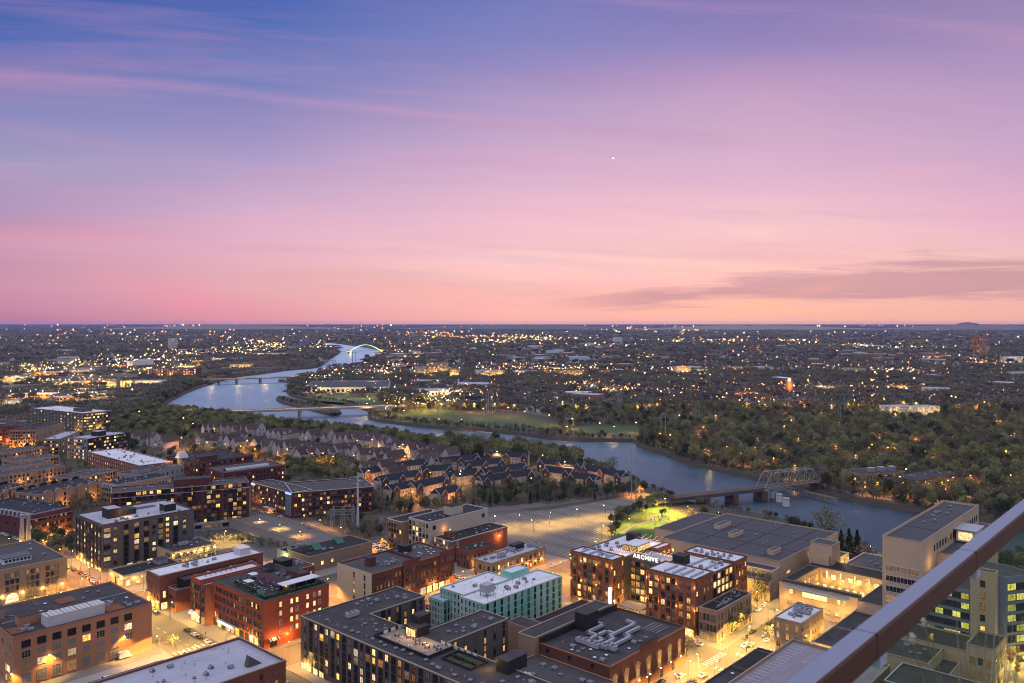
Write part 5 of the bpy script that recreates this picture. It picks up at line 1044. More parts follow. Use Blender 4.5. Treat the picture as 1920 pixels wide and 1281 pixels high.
for ri, (p0, p1, n) in enumerate(T1):
    a, c = P(*p0), P(*p1); d = (c-a); rz = math.atan2(d.y, d.x)
    side = -1 if math.cos(rz) > 0 else 1
    m_n = int(n*1.45)
    for i in range(m_n):
        t = i/max(m_n-1, 1); q = a+d*t; k = random.randrange(4); w, dd, h, wm, rm = TV[k]; q.y += random.uniform(-3, 3)
        if n > 4 and (i*7+ri) % 9 == 0: continue
        rr = GROT-math.pi/2+(.25 if ri % 2 else -.1) + (math.pi/2 if (i+ri) % 5 == 0 else 0) + random.uniform(-.06, .06)
        o = empty('townhouse', (q.x, q.y, 0), rr, label='white gabled townhouse with brown shingle roof in the cluster behind the brick blocks'+(', front row' if ri in (6, 7, 8, 10) else ', riverside row'), cat='townhouse', group='brown roofed townhouses')
        sc_ = random.uniform(1.15, 1.5); o.scale = (sc_, sc_*random.uniform(.95, 1.15), sc_*random.uniform(.85, 1.05))
        link(wm, 'wall', o); link(rm, 'roof', o); link(CHMm, 'chimney', o, (w*.3, dd*.6, h+.5))
        for wx, wz in ((w*.25, 2.2), (w*.72, 2.2), (w*.3, 5.2), (w*.7, 5.2)):
            kd = random.choice(['dark', 'dark', 'dark', 'dim', 'warm', 'blind']); link(win_mesh(1.1, 1.4, 'sash', kd, 'white'), 'window', o, (wx, 0, wz), 0)
        link(win_mesh(1.1, 1.4, 'sash', 'dark', 'white'), 'window', o, (0, dd*.5, 4.5), -math.pi/2)
        OBST.append((q.x, q.y, 9)); OBST.append((q.x+5, q.y+6, 7)); ti += 1
# navy roofed rows with brick gables
T2 = [((682, 906), (745, 896)), ((747, 893), (805, 885)), ((715, 922), (790, 908)), ((735, 940), (782, 930)), ((780, 935), (840, 920)), ((792, 902), (850, 897)), ((825, 884), (900, 876)), ((842, 915), (900, 905)), ((872, 893), (945, 883)), ((910, 906), (990, 894)), ((908, 870), (990, 873)), ((826, 948), (864, 938)), ((905, 922), (1000, 907)), ((1008, 884), (1090, 893)), ((1018, 900), (1068, 907)), ((1066, 912), (1114, 920)), ((1092, 896), (1164, 913))]
VM = MB(); VM.tube((0, 0, 0), (0, 0, 1.4), .8, 'trim_white', 9); VM.ball((0, 0, 1.4), .8, 'trim_white', 9, 4, .5); VMm = VM.mesh('roof_vent')
names2 = ['by the brick apartment block', 'behind the front rows, left end', 'second from the left front', 'at the left front with glowing yard', 'with bright lit porches', 'in the middle of the estate', 'at the back left', 'in the middle, beside bare trees', 'below the riverside trees', 'with pinkish long wall', 'furthest back by the tall trees', 'with cream end wall facing the white loft', 'half hidden behind the roadside trees', 'long pale walled one nearest the river', 'in front of the long riverside one', 'with round shrubs in front, right end', 'at the far right end of the estate']
for i, (p0, p1) in enumerate(T2):
    a, c = P(*p0), P(*p1); d = c-a; L = d.length; rz = math.atan2(d.y, d.x); n = max(2, round(L/17))
    o = empty('townhouse_row', (a.x, a.y, 0), rz, label='navy roofed townhouse row with brick gables, '+names2[i], cat='townhouse row', group='navy roofed townhouse rows')
    D_, h, pk = 11, 8.2, 12.2
    wl = MB(); wl.box(0, L, 0, D_, 0, h, WALL['cream']); wl.face([(0, D_, h), (0, 0, h), (0, D_/2, pk)], WALL['dark_brick']); wl.face([(L, 0, h), (L, D_, h), (L, D_/2, pk)], WALL['dark_brick']); wl.build('wall', o)
    rf = MB(); rf.face([(-.4, -.5, h-.3), (L+.4, -.5, h-.3), (L+.4, D_/2, pk+.1), (-.4, D_/2, pk+.1)], ROOF['navy']); rf.face([(L+.4, D_+.5, h-.3), (-.4, D_+.5, h-.3), (-.4, D_/2, pk+.1), (L+.4, D_/2, pk+.1)], ROOF['navy'])
    for x in (-.45, L+.45): rf.tube((x, -.5, h-.3), (x, D_/2, pk+.1), .2, 'trim_white', 4); rf.tube((x, D_+.5, h-.3), (x, D_/2, pk+.1), .2, 'trim_white', 4)
    rf.build('roof', o)
    gm = MB(); gw = 6.5
    gm.box(-gw/2, gw/2, -1.4, 0, 0, h, WALL['dark_brick']); gm.face([(-gw/2, -1.4, h), (gw/2, -1.4, h), (0, -1.4, h+3.2)], WALL['dark_brick'])
    gm.face([(0, -1.6, h+3.3), (gw/2+.3, -1.6, h-.1), (gw/2+.3, 4, h-.1), (0, 5, h+3.3)], ROOF['navy']); gm.face([(-gw/2-.3, -1.6, h-.1), (0, -1.6, h+3.3), (0, 5, h+3.3), (-gw/2-.3, 4, h-.1)], ROOF['navy'])
    for s_ in (-1, 1): gm.tube((s_*(gw/2+.3), -1.65, h-.1), (0, -1.65, h+3.3), .2, 'trim_white', 4)
    gmm = gm.mesh('gable')
    for k in range(n):
        x = gw/2+.4+(L-gw-.8)*k/max(n-1, 1); link(gmm, 'gable', o, (x, 0, 0))
        for z in (2.2, 5.4): link(win_mesh(1.3, 1.5, 'sash', random.choice(['dark', 'dim', 'warm', 'dark']), 'white'), 'window', o, (x, -1.4, z), 0)
        if k % 2 == 0: link(VMm, 'roof_vent', o, (x+3, D_*.62, pk-1.6))
    for k in range(int(L/3.4)):
        x = 1.6+3.4*k
        for z in (2.0, 5.4): link(win_mesh(1.0, 1.4, 'sash', random.choice(['dark', 'dark', 'dim', 'warm', 'bright'] if i in (3, 4, 11, 13) else ['dark', 'dark', 'dark', 'dim']), 'white'), 'window', o, (x, 0, z), 0)
    for t in np.arange(0, L+4, 6): qq = a+d*(t/L); OBST.append((qq.x, qq.y, 8)); OBST.append((qq.x-math.sin(rz)*7, qq.y+math.cos(rz)*7, 7))
    light(o, (L*.5, -5, 3), 4200 if i in (3, 4, 11, 13, 16) else 900, SOD, .3)

# ============================================================ land and river
WZ = -4.0
RIV = [(1850, 1050), (1760, 1052), (1660, 1050), (1590, 1025), (1480, 985), (1400, 968), (1310, 955), (1250, 935), (1205, 916), (1165, 895), (1120, 880), (1060, 858), (1010, 846), (950, 842), (895, 838), (840, 834), (790, 828), (700, 812), (640, 803), (590, 801), (520, 796), (480, 788), (400, 779), (300, 772), (302, 764), (325, 750), (350, 737), (383, 725), (412, 716), (440, 708), (490, 702), (520, 698), (550, 694), (583, 692), (602, 688), (615, 676), (636, 664), (640, 658), (622, 652), (598, 643.5), (620, 643), (664, 649), (690, 653), (712, 657), (716, 666), (690, 675), (676, 684), (660, 690), (622, 693), (606, 699), (590, 705), (562, 712), (545, 722), (536, 734), (545, 743), (568, 750), (600, 754), (640, 757), (652, 762), (690, 770), (694, 778), (690, 786), (707, 791), (782, 801), (840, 806), (920, 811), (980, 817), (1030, 824), (1080, 828), (1167, 829), (1192, 829), (1197, 839), (1255, 857), (1305, 875), (1360, 887), (1425, 901), (1500, 918), (1570, 935), (1670, 953), (1725, 962), (1850, 985), (2100, 1010), (2300, 1030), (2300, 1075), (2050, 1062), (1940, 1052)]
ISL = [(517, 748), (528, 745), (560, 753), (600, 759), (622, 764), (641, 774), (634, 780), (614, 779), (585, 771), (552, 763), (524, 756)]
rw = [P(u, v, WZ) for u, v in RIV]; iw = [P(u, v, WZ) for u, v in ISL]
def smooth(pts):
    out = []
    for i in range(len(pts)):
        a, b_ = pts[i], pts[(i+1) % len(pts)]; out += [a*.75+b_*.25, a*.25+b_*.75]
    return out
rw = smooth(rw); iw = smooth(smooth(iw))
def inpoly(x, y, poly):
    c = False; n = len(poly); j = n-1
    for i in range(n):
        yi, yj = poly[i][1], poly[j][1]
        if (yi > y) != (yj > y) and x < (poly[j][0]-poly[i][0])*(y-yi)/(yj-yi)+poly[i][0]: c = not c
        j = i
    return c
RX = np.array([(p.x, p.y) for p in rw]); IX = np.array([(p.x, p.y) for p in iw])
def inpoly_np(X, Y, poly):
    c = np.zeros(len(X), bool); n = len(poly); j = n-1
    for i in range(n):
        xi, yi = poly[i]; xj, yj = poly[j]
        if yi != yj:
            m = ((yi > Y) != (yj > Y)) & (X < (xj-xi)*(Y-yi)/(yj-yi)+xi); c ^= m
        j = i
    return c
ground_mat = mat('ground', (.060, .052, .038), .95, .4, scale=.15, fine=.15, tint=(.042, .048, .026))
outer = [(-70000, -400), (70000, -400), (70000, 90000), (-70000, 90000)]
pts = [Vector(p) for p in outer]+[Vector((p.x, p.y)) for p in rw]+[Vector((p.x, p.y)) for p in iw]
n0, n1, n2 = 4, len(rw), len(iw)
edges = [(i, (i+1) % 4) for i in range(4)]+[(n0+i, n0+(i+1) % n1) for i in range(n1)]+[(n0+n1+i, n0+n1+(i+1) % n2) for i in range(n2)]
vs, es, fs, *_ = delaunay_2d_cdt(pts, edges, [], 0, 1e-3)
g = MB()
for f in fs:
    c = sum((vs[i] for i in f), Vector((0, 0)))/len(f)
    if inpoly(c.x, c.y, RX) and not inpoly(c.x, c.y, IX): continue
    tri = [(vs[i].x, vs[i].y, 0) for i in f]
    a, b_, c_ = (Vector(q) for q in tri[:3])
    if (b_-a).cross(c_-a).z < 0: tri = tri[::-1]
    g.face(tri, ground_mat)
for ring, sg in ((rw, 1), (iw, -1)):
    m_ = len(ring); area = sum(ring[i].x*ring[(i+1) % m_].y-ring[(i+1) % m_].x*ring[i].y for i in range(m_)); s_ = sg*(1 if area > 0 else -1)
    for i in range(m_):
        a, b_ = ring[i], ring[(i+1) % m_]; nrm = Vector((-(b_-a).y, (b_-a).x)).normalized()*s_*3
        fc = [(a.x, a.y, 0), (b_.x, b_.y, 0), (b_.x+nrm.x, b_.y+nrm.y, -6), (a.x+nrm.x, a.y+nrm.y, -6)]
        g.face(fc, mat('bank', (.06, .05, .04), .95, .35))
tag(g.build('ground'), kind='structure')
m = bpy.data.materials.new('river_water'); m.use_nodes = True; t = NT(m.node_tree); bs_ = m.node_tree.nodes['Principled BSDF']
m.node_tree.nodes.remove(bs_)
p = pos_node(t); mp = t.n('ShaderNodeMapping'); mp.inputs['Scale'].default_value = (1, .6, 1); t.l(p, mp.inputs[0])
nn = t.noise(mp.outputs[0], .06, 5, .6, .6); n3 = t.noise(p, .008, 4, .6, 1.5)
bp = t.n('ShaderNodeBump'); bp.inputs['Strength'].default_value = .18; bp.inputs['Distance'].default_value = 1.6; t.l(nn, bp.inputs['Height'])
gl_ = t.n('ShaderNodeBsdfGlossy'); gl_.inputs['Color'].default_value = (.70, .90, 1, 1); t.l(t.math('MULTIPLY_ADD', n3, .26, .24), gl_.inputs['Roughness']); t.l(bp.outputs[0], gl_.inputs['Normal'])
df_ = t.n('ShaderNodeBsdfDiffuse'); df_.inputs['Color'].default_value = (.010, .016, .028, 1)
lw = t.n('ShaderNodeLayerWeight'); lw.inputs['Blend'].default_value = .5
mx = t.n('ShaderNodeMixShader'); t.l(t.math('MULTIPLY_ADD', t.math('POWER', lw.outputs['Facing'], 8.0), 1.12, .015, clamp=True), mx.inputs[0]); t.l(df_.outputs[0], mx.inputs[1]); t.l(gl_.outputs[0], mx.inputs[2])
t.l(mx.outputs[0], m.node_tree.nodes['Material Output'].inputs[0])
w_ = MB(); w_.face([(-3500, 330, WZ), (3000, 330, WZ), (3000, 9000, WZ), (-3500, 9000, WZ)], m); tag(w_.build('water'), kind='structure')

# distant ridges
random.seed(9)
def hill(cx, cy, rx, ry, h):
    b = MB(); n = 28; k = 8; q = b.mi(MATS['canopy'])
    for j in range(k+1):
        r = j/k; z = h*(math.cos(math.pi*min(r, 1))*.5+.5)-.5
        for i in range(n):
            a = 2*math.pi*i/n; jit = 1+.12*math.sin(3*a+cx)+.08*math.sin(7*a+cy); b.v.append((cx+rx*r*math.cos(a)*jit, cy+ry*r*math.sin(a)*jit, max(z, -.5)*(1+.1*math.sin(5*a+j))))
    for j in range(k):
        for i in range(n):
            i2 = (i+1) % n; b.f.append((j*n+i, (j+1)*n+i, (j+1)*n+i2, j*n+i2)); b.m.append(q)
    b.f.append(tuple(range(n))); b.m.append(q); tag(b.build('hill'), kind='structure')
hill(9200, 16500, 700, 500, 144); hill(4500, 15500, 3600, 900, 100); hill(8800, 15500, 2600, 700, 112); hill(300, 17500, 3600, 900, 104); hill(-5800, 17000, 3600, 900, 100)

# ------------------------------------------------------------ city ground, streets
def sheet(name, poly, z, mt, world=True):
    b = MB(); pts = [(p[0], p[1], z) for p in poly]
    area = sum(pts[i][0]*pts[(i+1) % len(pts)][1]-pts[(i+1) % len(pts)][0]*pts[i][1] for i in range(len(pts)))
    if area < 0: pts = pts[::-1]
    b.face(pts, mt); return tag(b.build(name), kind='structure')
def slab(name, poly, z0, z1, mt):
    pts = [(p[0], p[1]) for p in poly]; area = sum(pts[i][0]*pts[(i+1) % len(pts)][1]-pts[(i+1) % len(pts)][0]*pts[i][1] for i in range(len(pts)))
    if area < 0: pts = pts[::-1]
    b = MB(); b.prism(pts, z0, z1, MATS[mt], MATS[mt]); return tag(b.build(name), kind='structure')
def gq(a0, a1, b0, b1): return [AB(a0, b0), AB(a1, b0), AB(a1, b1), AB(a0, b1)]
sheet('street', gq(20, 460, -40, 560), .02, 'asphalt')
# pavements as real kerbed slabs, one per city block
for i, q in enumerate(((60, 158.5, 263, 335), (60, 158.5, 342, 396), (60, 163, 455, 515), (178.5, 243, 309, 410), (177.5, 246, 430, 520), (183, 300, 164, 291), (246, 310, 311, 350), (250, 310, 380, 428), (314, 380, 298, 400), (247.5, 306, 208, 281), (319, 420, 168, 262), (211, 309, 130, 142), (211, 330, 92, 131), (330, 396, 76, 160), (380, 470, 95, 170))):
    if i in (14, 11, 12): continue
    slab('pavement', gq(*q), .01, .15+.002*i, 'sidewalk')
def gbox(b, a0, a1, b0, b1, z): b.face([tuple(AB(*k, z)) for k in ((a0, b0), (a1, b0), (a1, b1), (a0, b1))], 'paint_white')
mk = MB()
for k in range(9):          # zebra crossings at the theatre corner
    gbox(mk, 301, 304, 144+k*2.1, 145.1+k*2.1, .03) if False else gbox(mk, 300.5+k*1.9, 301.5+k*1.9, 164.3, 167.6, .03)
for k in range(8): gbox(mk, 299.5, 302.5, 146+k*2.1, 147.1+k*2.1, .03); gbox(mk, 318.3, 321.3, 146+k*2.1, 147.1+k*2.1, .03)
for k in range(20): gbox(mk, 180+k*6, 183+k*6, 155, 155.2, .03); gbox(mk, 325+k*5, 328+k*5, 156, 156.2, .03)
gbox(mk, 200, 297, 151.2, 151.35, .03); gbox(mk, 200, 297, 158.8, 158.95, .03)
for k in range(40): gbox(mk, 168, 168.18, 230+k*7, 233+k*7, .03)
for k in range(8): gbox(mk, 159.5+k*2.1, 160.6+k*2.1, 336.5, 339.5, .03)
for k in range(30): gbox(mk, 311.6, 311.8, 180+k*6, 183+k*6, .03)
tag(mk.build('road_marking'), kind='structure')
# car park with stall lines
lot = [P(905, 988), P(912, 965), P(1040, 955), P(1180, 930), P(1230, 942), P(1165, 962), P(1138, 985), P(1140, 1010), P(1160, 1030), P(1075, 1042), P(1020, 1048), P(900, 1060)]
sheet('car_park', lot, .03, 'asphalt_light')
LP = [(p.x, p.y) for p in lot]; mk = MB()
for r in range(11):
    aa = 352+r*17
    for k in range(46):
        bb_ = 300+k*3.0; q = AB(aa, bb_)
        if inpoly(q.x, q.y, LP) and inpoly(*AB(aa+11, bb_).xy, LP): gbox(mk, aa, aa+11, bb_, bb_+.18, .04)
tag(mk.build('road_marking'), kind='structure')
# railway strip, park lawn, sports field, plaza
sheet('yard', [P(372, 1002), P(420, 1008), P(560, 1042), P(600, 1056), P(560, 1062), P(470, 1052), P(380, 1030)], .032, 'asphalt')
sheet('yard', [P(566, 962), P(705, 962), P(715, 1000), P(668, 1018), P(645, 1004)], .03, ground_mat)
sheet('railway', [P(700, 985), P(900, 962), P(1040, 948), P(1190, 925), P(1250, 938), P(1250, 932), P(1190, 919), P(1040, 940), P(900, 953), P(700, 972)], .025, mat('ballast', (.11, .09, .08), .95, .3, fine=1.5))
sheet('park', [P(1148, 1020), P(1150, 985), P(1175, 965), P(1235, 945), P(1260, 955), P(1300, 975), P(1240, 1000), P(1230, 1030)], .035, mat('park_lawn', (.05, .12, .022), .95, .4, scale=.6, fine=.6, tint=(.08, .10, .035)))
sheet('sports_field', [P(858, 781), P(905, 777), P(960, 778), P(1005, 785), P(1045, 797), P(1030, 805), P(960, 806), P(880, 803), P(850, 795)], .05, 'lawn')
sheet('park', [P(700, 774), P(780, 770), P(862, 768), P(850, 794), P(880, 802), P(800, 797), P(720, 787)], .045, 'lawn')
sheet('park', [P(1075, 800), P(1120, 795), P(1200, 800), P(1195, 815), P(1080, 818)], .05, 'lawn')
sheet('park', [P(1330, 762), P(1440, 760), P(1420, 772), P(1340, 772)], .05, 'lawn'); sheet('park', [P(1265, 778), P(1300, 774), P(1330, 786), P(1275, 792)], .05, 'lawn')
sheet('park', [P(570, 742), P(740, 742), P(790, 752), P(700, 760), P(600, 752)], .05, 'lawn')
sheet('park', [P(1840, 1122), P(1990, 1127), P(1990, 1260), P(1850, 1240)], .05, mat('lawn_bright', (.06, .17, .02), .95, .3, scale=.8, fine=.8))
sheet('street', [P(1840, 1250), P(1990, 1262), P(1990, 1330), P(1820, 1300)], .06, 'sidewalk')
def ribbon(name, pts, w, z, mt):
    ps = [P(u, v) for u, v in pts]; b = MB()
    L = []; Rr = []
    for i, p in enumerate(ps):
        d = (ps[min(i+1, len(ps)-1)]-ps[max(i-1, 0)]); d.z = 0; d.normalize(); n = Vector((-d.y, d.x, 0))*w/2; L.append(p+n); Rr.append(p-n)
    for i in range(len(ps)-1): b.face([(*Rr[i].xy, z), (*Rr[i+1].xy, z), (*L[i+1].xy, z), (*L[i].xy, z)], mt)
    return tag(b.build(name), kind='structure')
ribbon('path', [(1162, 1000), (1190, 985), (1215, 978), (1245, 975), (1290, 978)], 2.4, .06, 'sidewalk'); ribbon('path', [(1215, 978), (1222, 968), (1250, 962)], 2.2, .062, 'sidewalk')
ribbon('road', [(160, 862), (205, 800), (232, 775), (262, 742), (282, 722), (330, 700), (420, 690), (560, 676)], 22, .06, 'asphalt_light')
ribbon('road', [(-60, 712), (0, 706), (120, 694), (260, 680), (350, 668), (420, 655), (480, 643)], 55, .07, 'asphalt_light'); ribbon('road', [(-60, 722), (60, 712), (200, 700), (330, 690)], 30, .08, 'asphalt_light')
ribbon('road', [(700, 768), (760, 766), (900, 764), (1000, 775), (1100, 792)], 14, .06, 'asphalt_light'); ribbon('road', [(900, 763), (1020, 758), (1200, 757), (1450, 762)], 14, .064, 'asphalt_light')
ribbon('road', [(1530, 905), (1600, 925), (1650, 935), (1720, 940), (1900, 925), (2000, 915)], 9, .06, 'asphalt_light'); ribbon('path', [(740, 748), (760, 752), (790, 755)], 4, .07, 'sidewalk'); ribbon('road', [(1540, 860), (1700, 850), (1900, 858), (2000, 862)], 8, .07, 'asphalt_light')
# ramp street with railings
RP = empty('bridge_ramp', (0, 0, 0), 0, label='street viaduct with pale concrete railings descending past the brick apartments', cat='bridge')
dk = MB(); aA, aB = 283.5, 307.5
ps = [(425, 5.5), (480, 6), (535, 6), (600, 3), (660, .3)]; ps = [(300+60, .2)]+ps
for (b0, z0), (b1, z1) in zip(ps, ps[1:]):
    A0, A1, A2, A3 = AB(aA, b0, z0), AB(aB, b0, z0), AB(aB, b1, z1), AB(aA, b1, z1); dk.face([A0, A1, A2, A3], 'asphalt_light')
    for aa in (aA, aB):
        q0, q1 = AB(aa, b0, z0), AB(aa, b1, z1); dk.face([q0-Vector((0, 0, z0+.3)), q1-Vector((0, 0, z1+.3)), q1, q0], 'concrete')
dk.build('deck', RP)
for aa in (aA, aB):
    rl = MB()
    for (b0, z0), (b1, z1) in zip(ps[1:], ps[2:]):
        rl.tube(AB(aa, b0, z0+1.3), AB(aa, b1, z1+1.3), .2, 'trim_tan', 4); rl.tube(AB(aa, b0, z0+.2), AB(aa, b1, z1+.2), .3, 'trim_tan', 4)
        n = int((b1-b0)/1.1)
        for i in range(n):
            t = i/n; q = AB(aa, b0+(b1-b0)*t, z0+(z1-z0)*t); rl.box(q.x-(.22 if i % 5 == 0 else .07), q.x+(.22 if i % 5 == 0 else .07), q.y-.1, q.y+.1, q.z, q.z+(1.6 if i % 5 == 0 else 1.1), 'concrete')
    rl.build('railing', RP)

# ------------------------------------------------------------ bridges
def span(name, label, p0, p1, z, w, piers, deckm='concrete', thick=1.8, parent=None):
    a, c = P(*p0, z), P(*p1, z); d = c-a; L = d.length; rz = math.atan2(d.y, d.x)
    o = parent or empty(name, (a.x, a.y, 0), rz, label=label, cat='bridge')
    m_ = MB(); m_.box(0, L, -w/2, w/2, z-thick, z, deckm); m_.build('deck', o)
    m_ = MB(); m_.box(0, L, -w/2, -w/2+.3, z+.002, z+1, 'trim_tan'); m_.box(0, L, w/2-.3, w/2, z+.002, z+1, 'trim_tan'); m_.build('railing', o)
    for t in piers:
        m_ = MB(); m_.box(L*t-1.6, L*t+1.6, -w/2+1.5, w/2-1.5, WZ-1.5, z-thick-.01, 'concrete'); m_.box(L*t-2.4, L*t+2.4, -w/2+.6, w/2-.6, z-thick-1.4, z-thick-.02, 'concrete'); m_.build('pier', o)
    return o, L, rz
o, L, rz = span('road_bridge', 'nearer concrete road bridge over the river with a single wide pier and long flat deck', (300, 776), (760, 760), 9, 22, (.2, .545, .85))
for t in (.12, .3, .5, .66, .8, .93): light(o, (L*t, 0, 16), 9000, WARM, .5)
o, L, rz = span('road_bridge', 'farther concrete road bridge with several piers and pale lit deck', (375, 712), (575, 706), 9, 22, (.17, .33, .55, .84)); 
for t in (.1, .35, .6, .9): light(o, (L*t, 0, 18), 20000, WARM, .5)
# arch bridge
a, c = P(648, 658.5, 9), P(724, 657, 9); d = c-a; L = d.length; rz = math.atan2(d.y, d.x)
o = empty('arch_bridge', (a.x, a.y, 0), rz, label='distant steel arch bridge glowing pale green over the river', cat='bridge')
m_ = MB(); m_.box(-30, L+30, -12, 12, 7.5, 9, 'concrete'); m_.build('deck', o); GB = emis('arch_green_glow', (.30, 1, .42), .9, False); sp0, sp1 = L*.10, L*.86; W2 = sp1-sp0  # arch tubes emit pale green in place of floodlighting on the steel
for y in (-8, 8):
    m_ = MB(); n = 22
    pr = [(sp0+W2*i/n, y*(1-.45*math.sin(math.pi*i/n)), 7+30*math.sin(math.pi*i/n)**.92) for i in range(n+1)]
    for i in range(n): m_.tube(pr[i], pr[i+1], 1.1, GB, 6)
    m_.build('arch', o)
    m_ = MB(); [m_.tube((x, yy, 9), (x, yy, z), .18, 'trim_white', 4) for x, yy, z in pr[2:-2]]; m_.build('hanger', o)
for x in (sp0, sp1): m_ = MB(); m_.box(x-4, x+4, -13, 13, WZ-1, 7.5, 'concrete'); m_.box(x-5, x+5, -14, 14, 7.4, 12, 'trim_tan'); m_.build('pier', o); light(o, (x-6, -20, 4), 60000, YEL, .6)
# small far rail bridge with truss
mat('pier_stone', (.10, .065, .05), .9, .3); mat('truss_steel', (.22, .22, .225), .6, .2)
def truss_bridge(name, label, p0, p1, z, w, hgt, t0, t1, n, piers, r=.28, deck='wood', cat='bridge'):
    a, c = P(*p0, z), P(*p1, z); d = c-a; L = d.length; rz = math.atan2(d.y, d.x)
    o = empty(name, (a.x, a.y, 0), rz, label=label, cat=cat)
    m_ = MB(); m_.box(0, L, -w/2, w/2, z-.6, z, deck)
    for y in (-w/2+.15, w/2-.15): m_.box(0, L*t0 if t0 > 0 else L, y-.15, y+.15, z-2.8, z-.6, 'metal_dark')
    k = int(L/1.2)
    for i in range(k): m_.box(L*i/k, L*i/k+.35, -w/2-.25, w/2+.25, z, z+.12, 'wood')
    for y in (-.75, .75): m_.box(0, L, y-.05, y+.05, z+.12, z+.27, 'rust')
    m_.build('deck', o); x0, x1 = L*t0, L*t1; pn = (x1-x0)/n
    for y in (-w/2-.4, w/2+.4):
        m_ = MB(); M_ = 'truss_steel'
        m_.tube((x0, y, z), (x1, y, z), r, M_, 4); m_.tube((x0+pn, y, z+hgt), (x1-pn, y, z+hgt), r, M_, 4)
        m_.tube((x0, y, z), (x0+pn, y, z+hgt), r*1.3, M_, 4); m_.tube((x1, y, z), (x1-pn, y, z+hgt), r*1.3, M_, 4)
        for i in range(1, n):
            m_.tube((x0+pn*i, y, z), (x0+pn*i, y, z+hgt), r*.7, M_, 4)
            if i < n-1: 
                if i < n/2: m_.tube((x0+pn*i, y, z+hgt), (x0+pn*(i+1), y, z), r*.7, M_, 4)
                else: m_.tube((x0+pn*i, y, z), (x0+pn*(i+1), y, z+hgt), r*.7, M_, 4)
                m_.tube((x0+pn*(i+.5), y, z+hgt/2), (x0+pn*(i+(1 if i < n/2 else 0)), y, z+hgt), r*.5, M_, 4)
        m_.build('truss', o)
    m_ = MB()
    for i in range(1, n): m_.tube((x0+pn*i, -w/2-.4, z+hgt), (x0+pn*i, w/2+.4, z+hgt), r*.6, 'truss_steel', 4); m_.tube((x0+pn*i, -w/2-.4, z+hgt), (x0+pn*min(i+1, n-1), w/2+.4, z+hgt), r*.4, 'steel_pole', 4); m_.tube((x0+pn*i, w/2+.4, z+hgt), (x0+pn*min(i+1, n-1), -w/2-.4, z+hgt), r*.4, 'steel_pole', 4)
    m_.build('cross_bracing', o)
    for t in piers: m_ = MB(); m_.box(L*t-2.2, L*t+2.2, -w/2-1.5, w/2+1.5, WZ-1.5, z-2.81, 'pier_stone' if name == 'railway_bridge' else 'concrete'); m_.build('pier', o)
    return o, L
truss_bridge('railway_bridge', 'near railway bridge with steel truss span at its far end and stone piers', (1225, 936), (1545, 900), 6, 9, 11.5, .60, .945, 8, (.27, .43, .60, .95), .30)
truss_bridge('far_railway_bridge', 'small dark railway bridge with one short truss, before the green arch bridge', (592, 685), (700, 684), 8, 8, 14, .1, .38, 6, (.1, .38, .55, .75), .6)
for u, v in ((595.5, 690), (661, 690), (667, 690)):
    q = P(u, v); m_ = MB(); m_.tube((0, 0, 0), (0, 0, 55), 1.2, 'metal_dark', 6, .5); m_.tube((-5, 0, 48), (5, 0, 48), .5, 'metal_dark', 4); tag(m_.build('power_pole', None, (q.x, q.y, 0)), 'tall slim dark power pole beside the far railway bridge', 'power pole', 'power poles by the far bridge')
# fender walk and round piers
a, c = P(1463, 913, -1), P(1569, 938, -1); d = c-a; L = d.length; o = empty('timber_fender', (a.x, a.y, 0), math.atan2(d.y, d.x), label='long timber fender walkway on piles beside the truss span', cat='walkway')
m_ = MB(); m_.box(0, L, -.9, .9, -.6, -.2, 'wood'); m_.build('deck', o); m_ = MB(); [m_.box(x, x+.3, y-.15, y+.15, WZ-1, .9, 'trim_tan') for x in np.arange(0, L, 2.2) for y in (-1, 1)]; [m_.box(0, L, y-.08, y+.08, .5, .7, 'trim_tan') for y in (-1, 1)]; m_.build('piles', o)
for i, (u, v, r) in enumerate(((1461, 941, 2.6), (1474, 949, 2.8), (1447, 934, 1.8))):
    q = P(u, v, WZ); m_ = MB(); m_.tube((0, 0, WZ-1), (0, 0, 2), r, 'trim_white', 14, r*.92); m_.tube((0, 0, 2), (0, 0, 2.3), r*1.08, 'concrete', 14); tag(m_.build('mooring_pier', None, (q.x, q.y, 0)), ['round white pier in the river below the truss, middle one', 'largest round white pier, nearest below the truss', 'smallest round pier close to the stone bridge pier'][i], 'pier', 'round piers below the truss')

a, c = P(868, 806, WZ), P(926, 811.5, WZ); d = c-a; o = empty('boat_dock', (a.x, a.y, WZ), math.atan2(d.y, d.x), label='long low floating dock along the far bank below the sports field', cat='dock'); m_ = MB(); m_.box(0, d.length, -5, -1.5, -.3, .7, 'trim_white'); [m_.box(x, x+1.2, -9, -5, -.3, .6, 'trim_white') for x in np.arange(2, d.length, 9)]; m_.build('deck', o)
# ------------------------------------------------------------ pylons
def hoop_pylon(u, vb, vt, sep, label, n=1):
    q = P(u, vb); h = (vb-vt)*q.y/F; s_ = sep/2*q.y/F; r = max(.35, .55*q.y/F*.9)
    o = empty('hoop_pylon', (q.x, q.y, 0), 0, label=label, cat='power pylon', group='hoop shaped power pylons')
    for k in range(n):
        x0 = k*2*s_*1.7; y0 = k*4
        m_ = MB(); [m_.tube((x0+sg*s_, y0, 0), (x0+sg*s_, y0, h-s_), r, 'steel_pole', 7, r*.8) for sg in (-1, 1)]; m_.build('mast', o)
        m_ = MB(); pr = [(x0+s_*math.cos(math.pi*i/10), y0, h-s_+s_*math.sin(math.pi*i/10)) for i in range(11)]; [m_.tube(pr[i], pr[i+1], r*.9, 'steel_pole', 7) for i in range(10)]; m_.build('arch_top', o)
        m_ = MB(); [m_.tube((x0-s_, y0, h*f), (x0+s_, y0, h*f), r*.45, 'steel_pole', 5) for f in (.55, .7, .85)]; m_.build('crossbar', o)
    OBST.append((q.x, q.y, 5)); return o
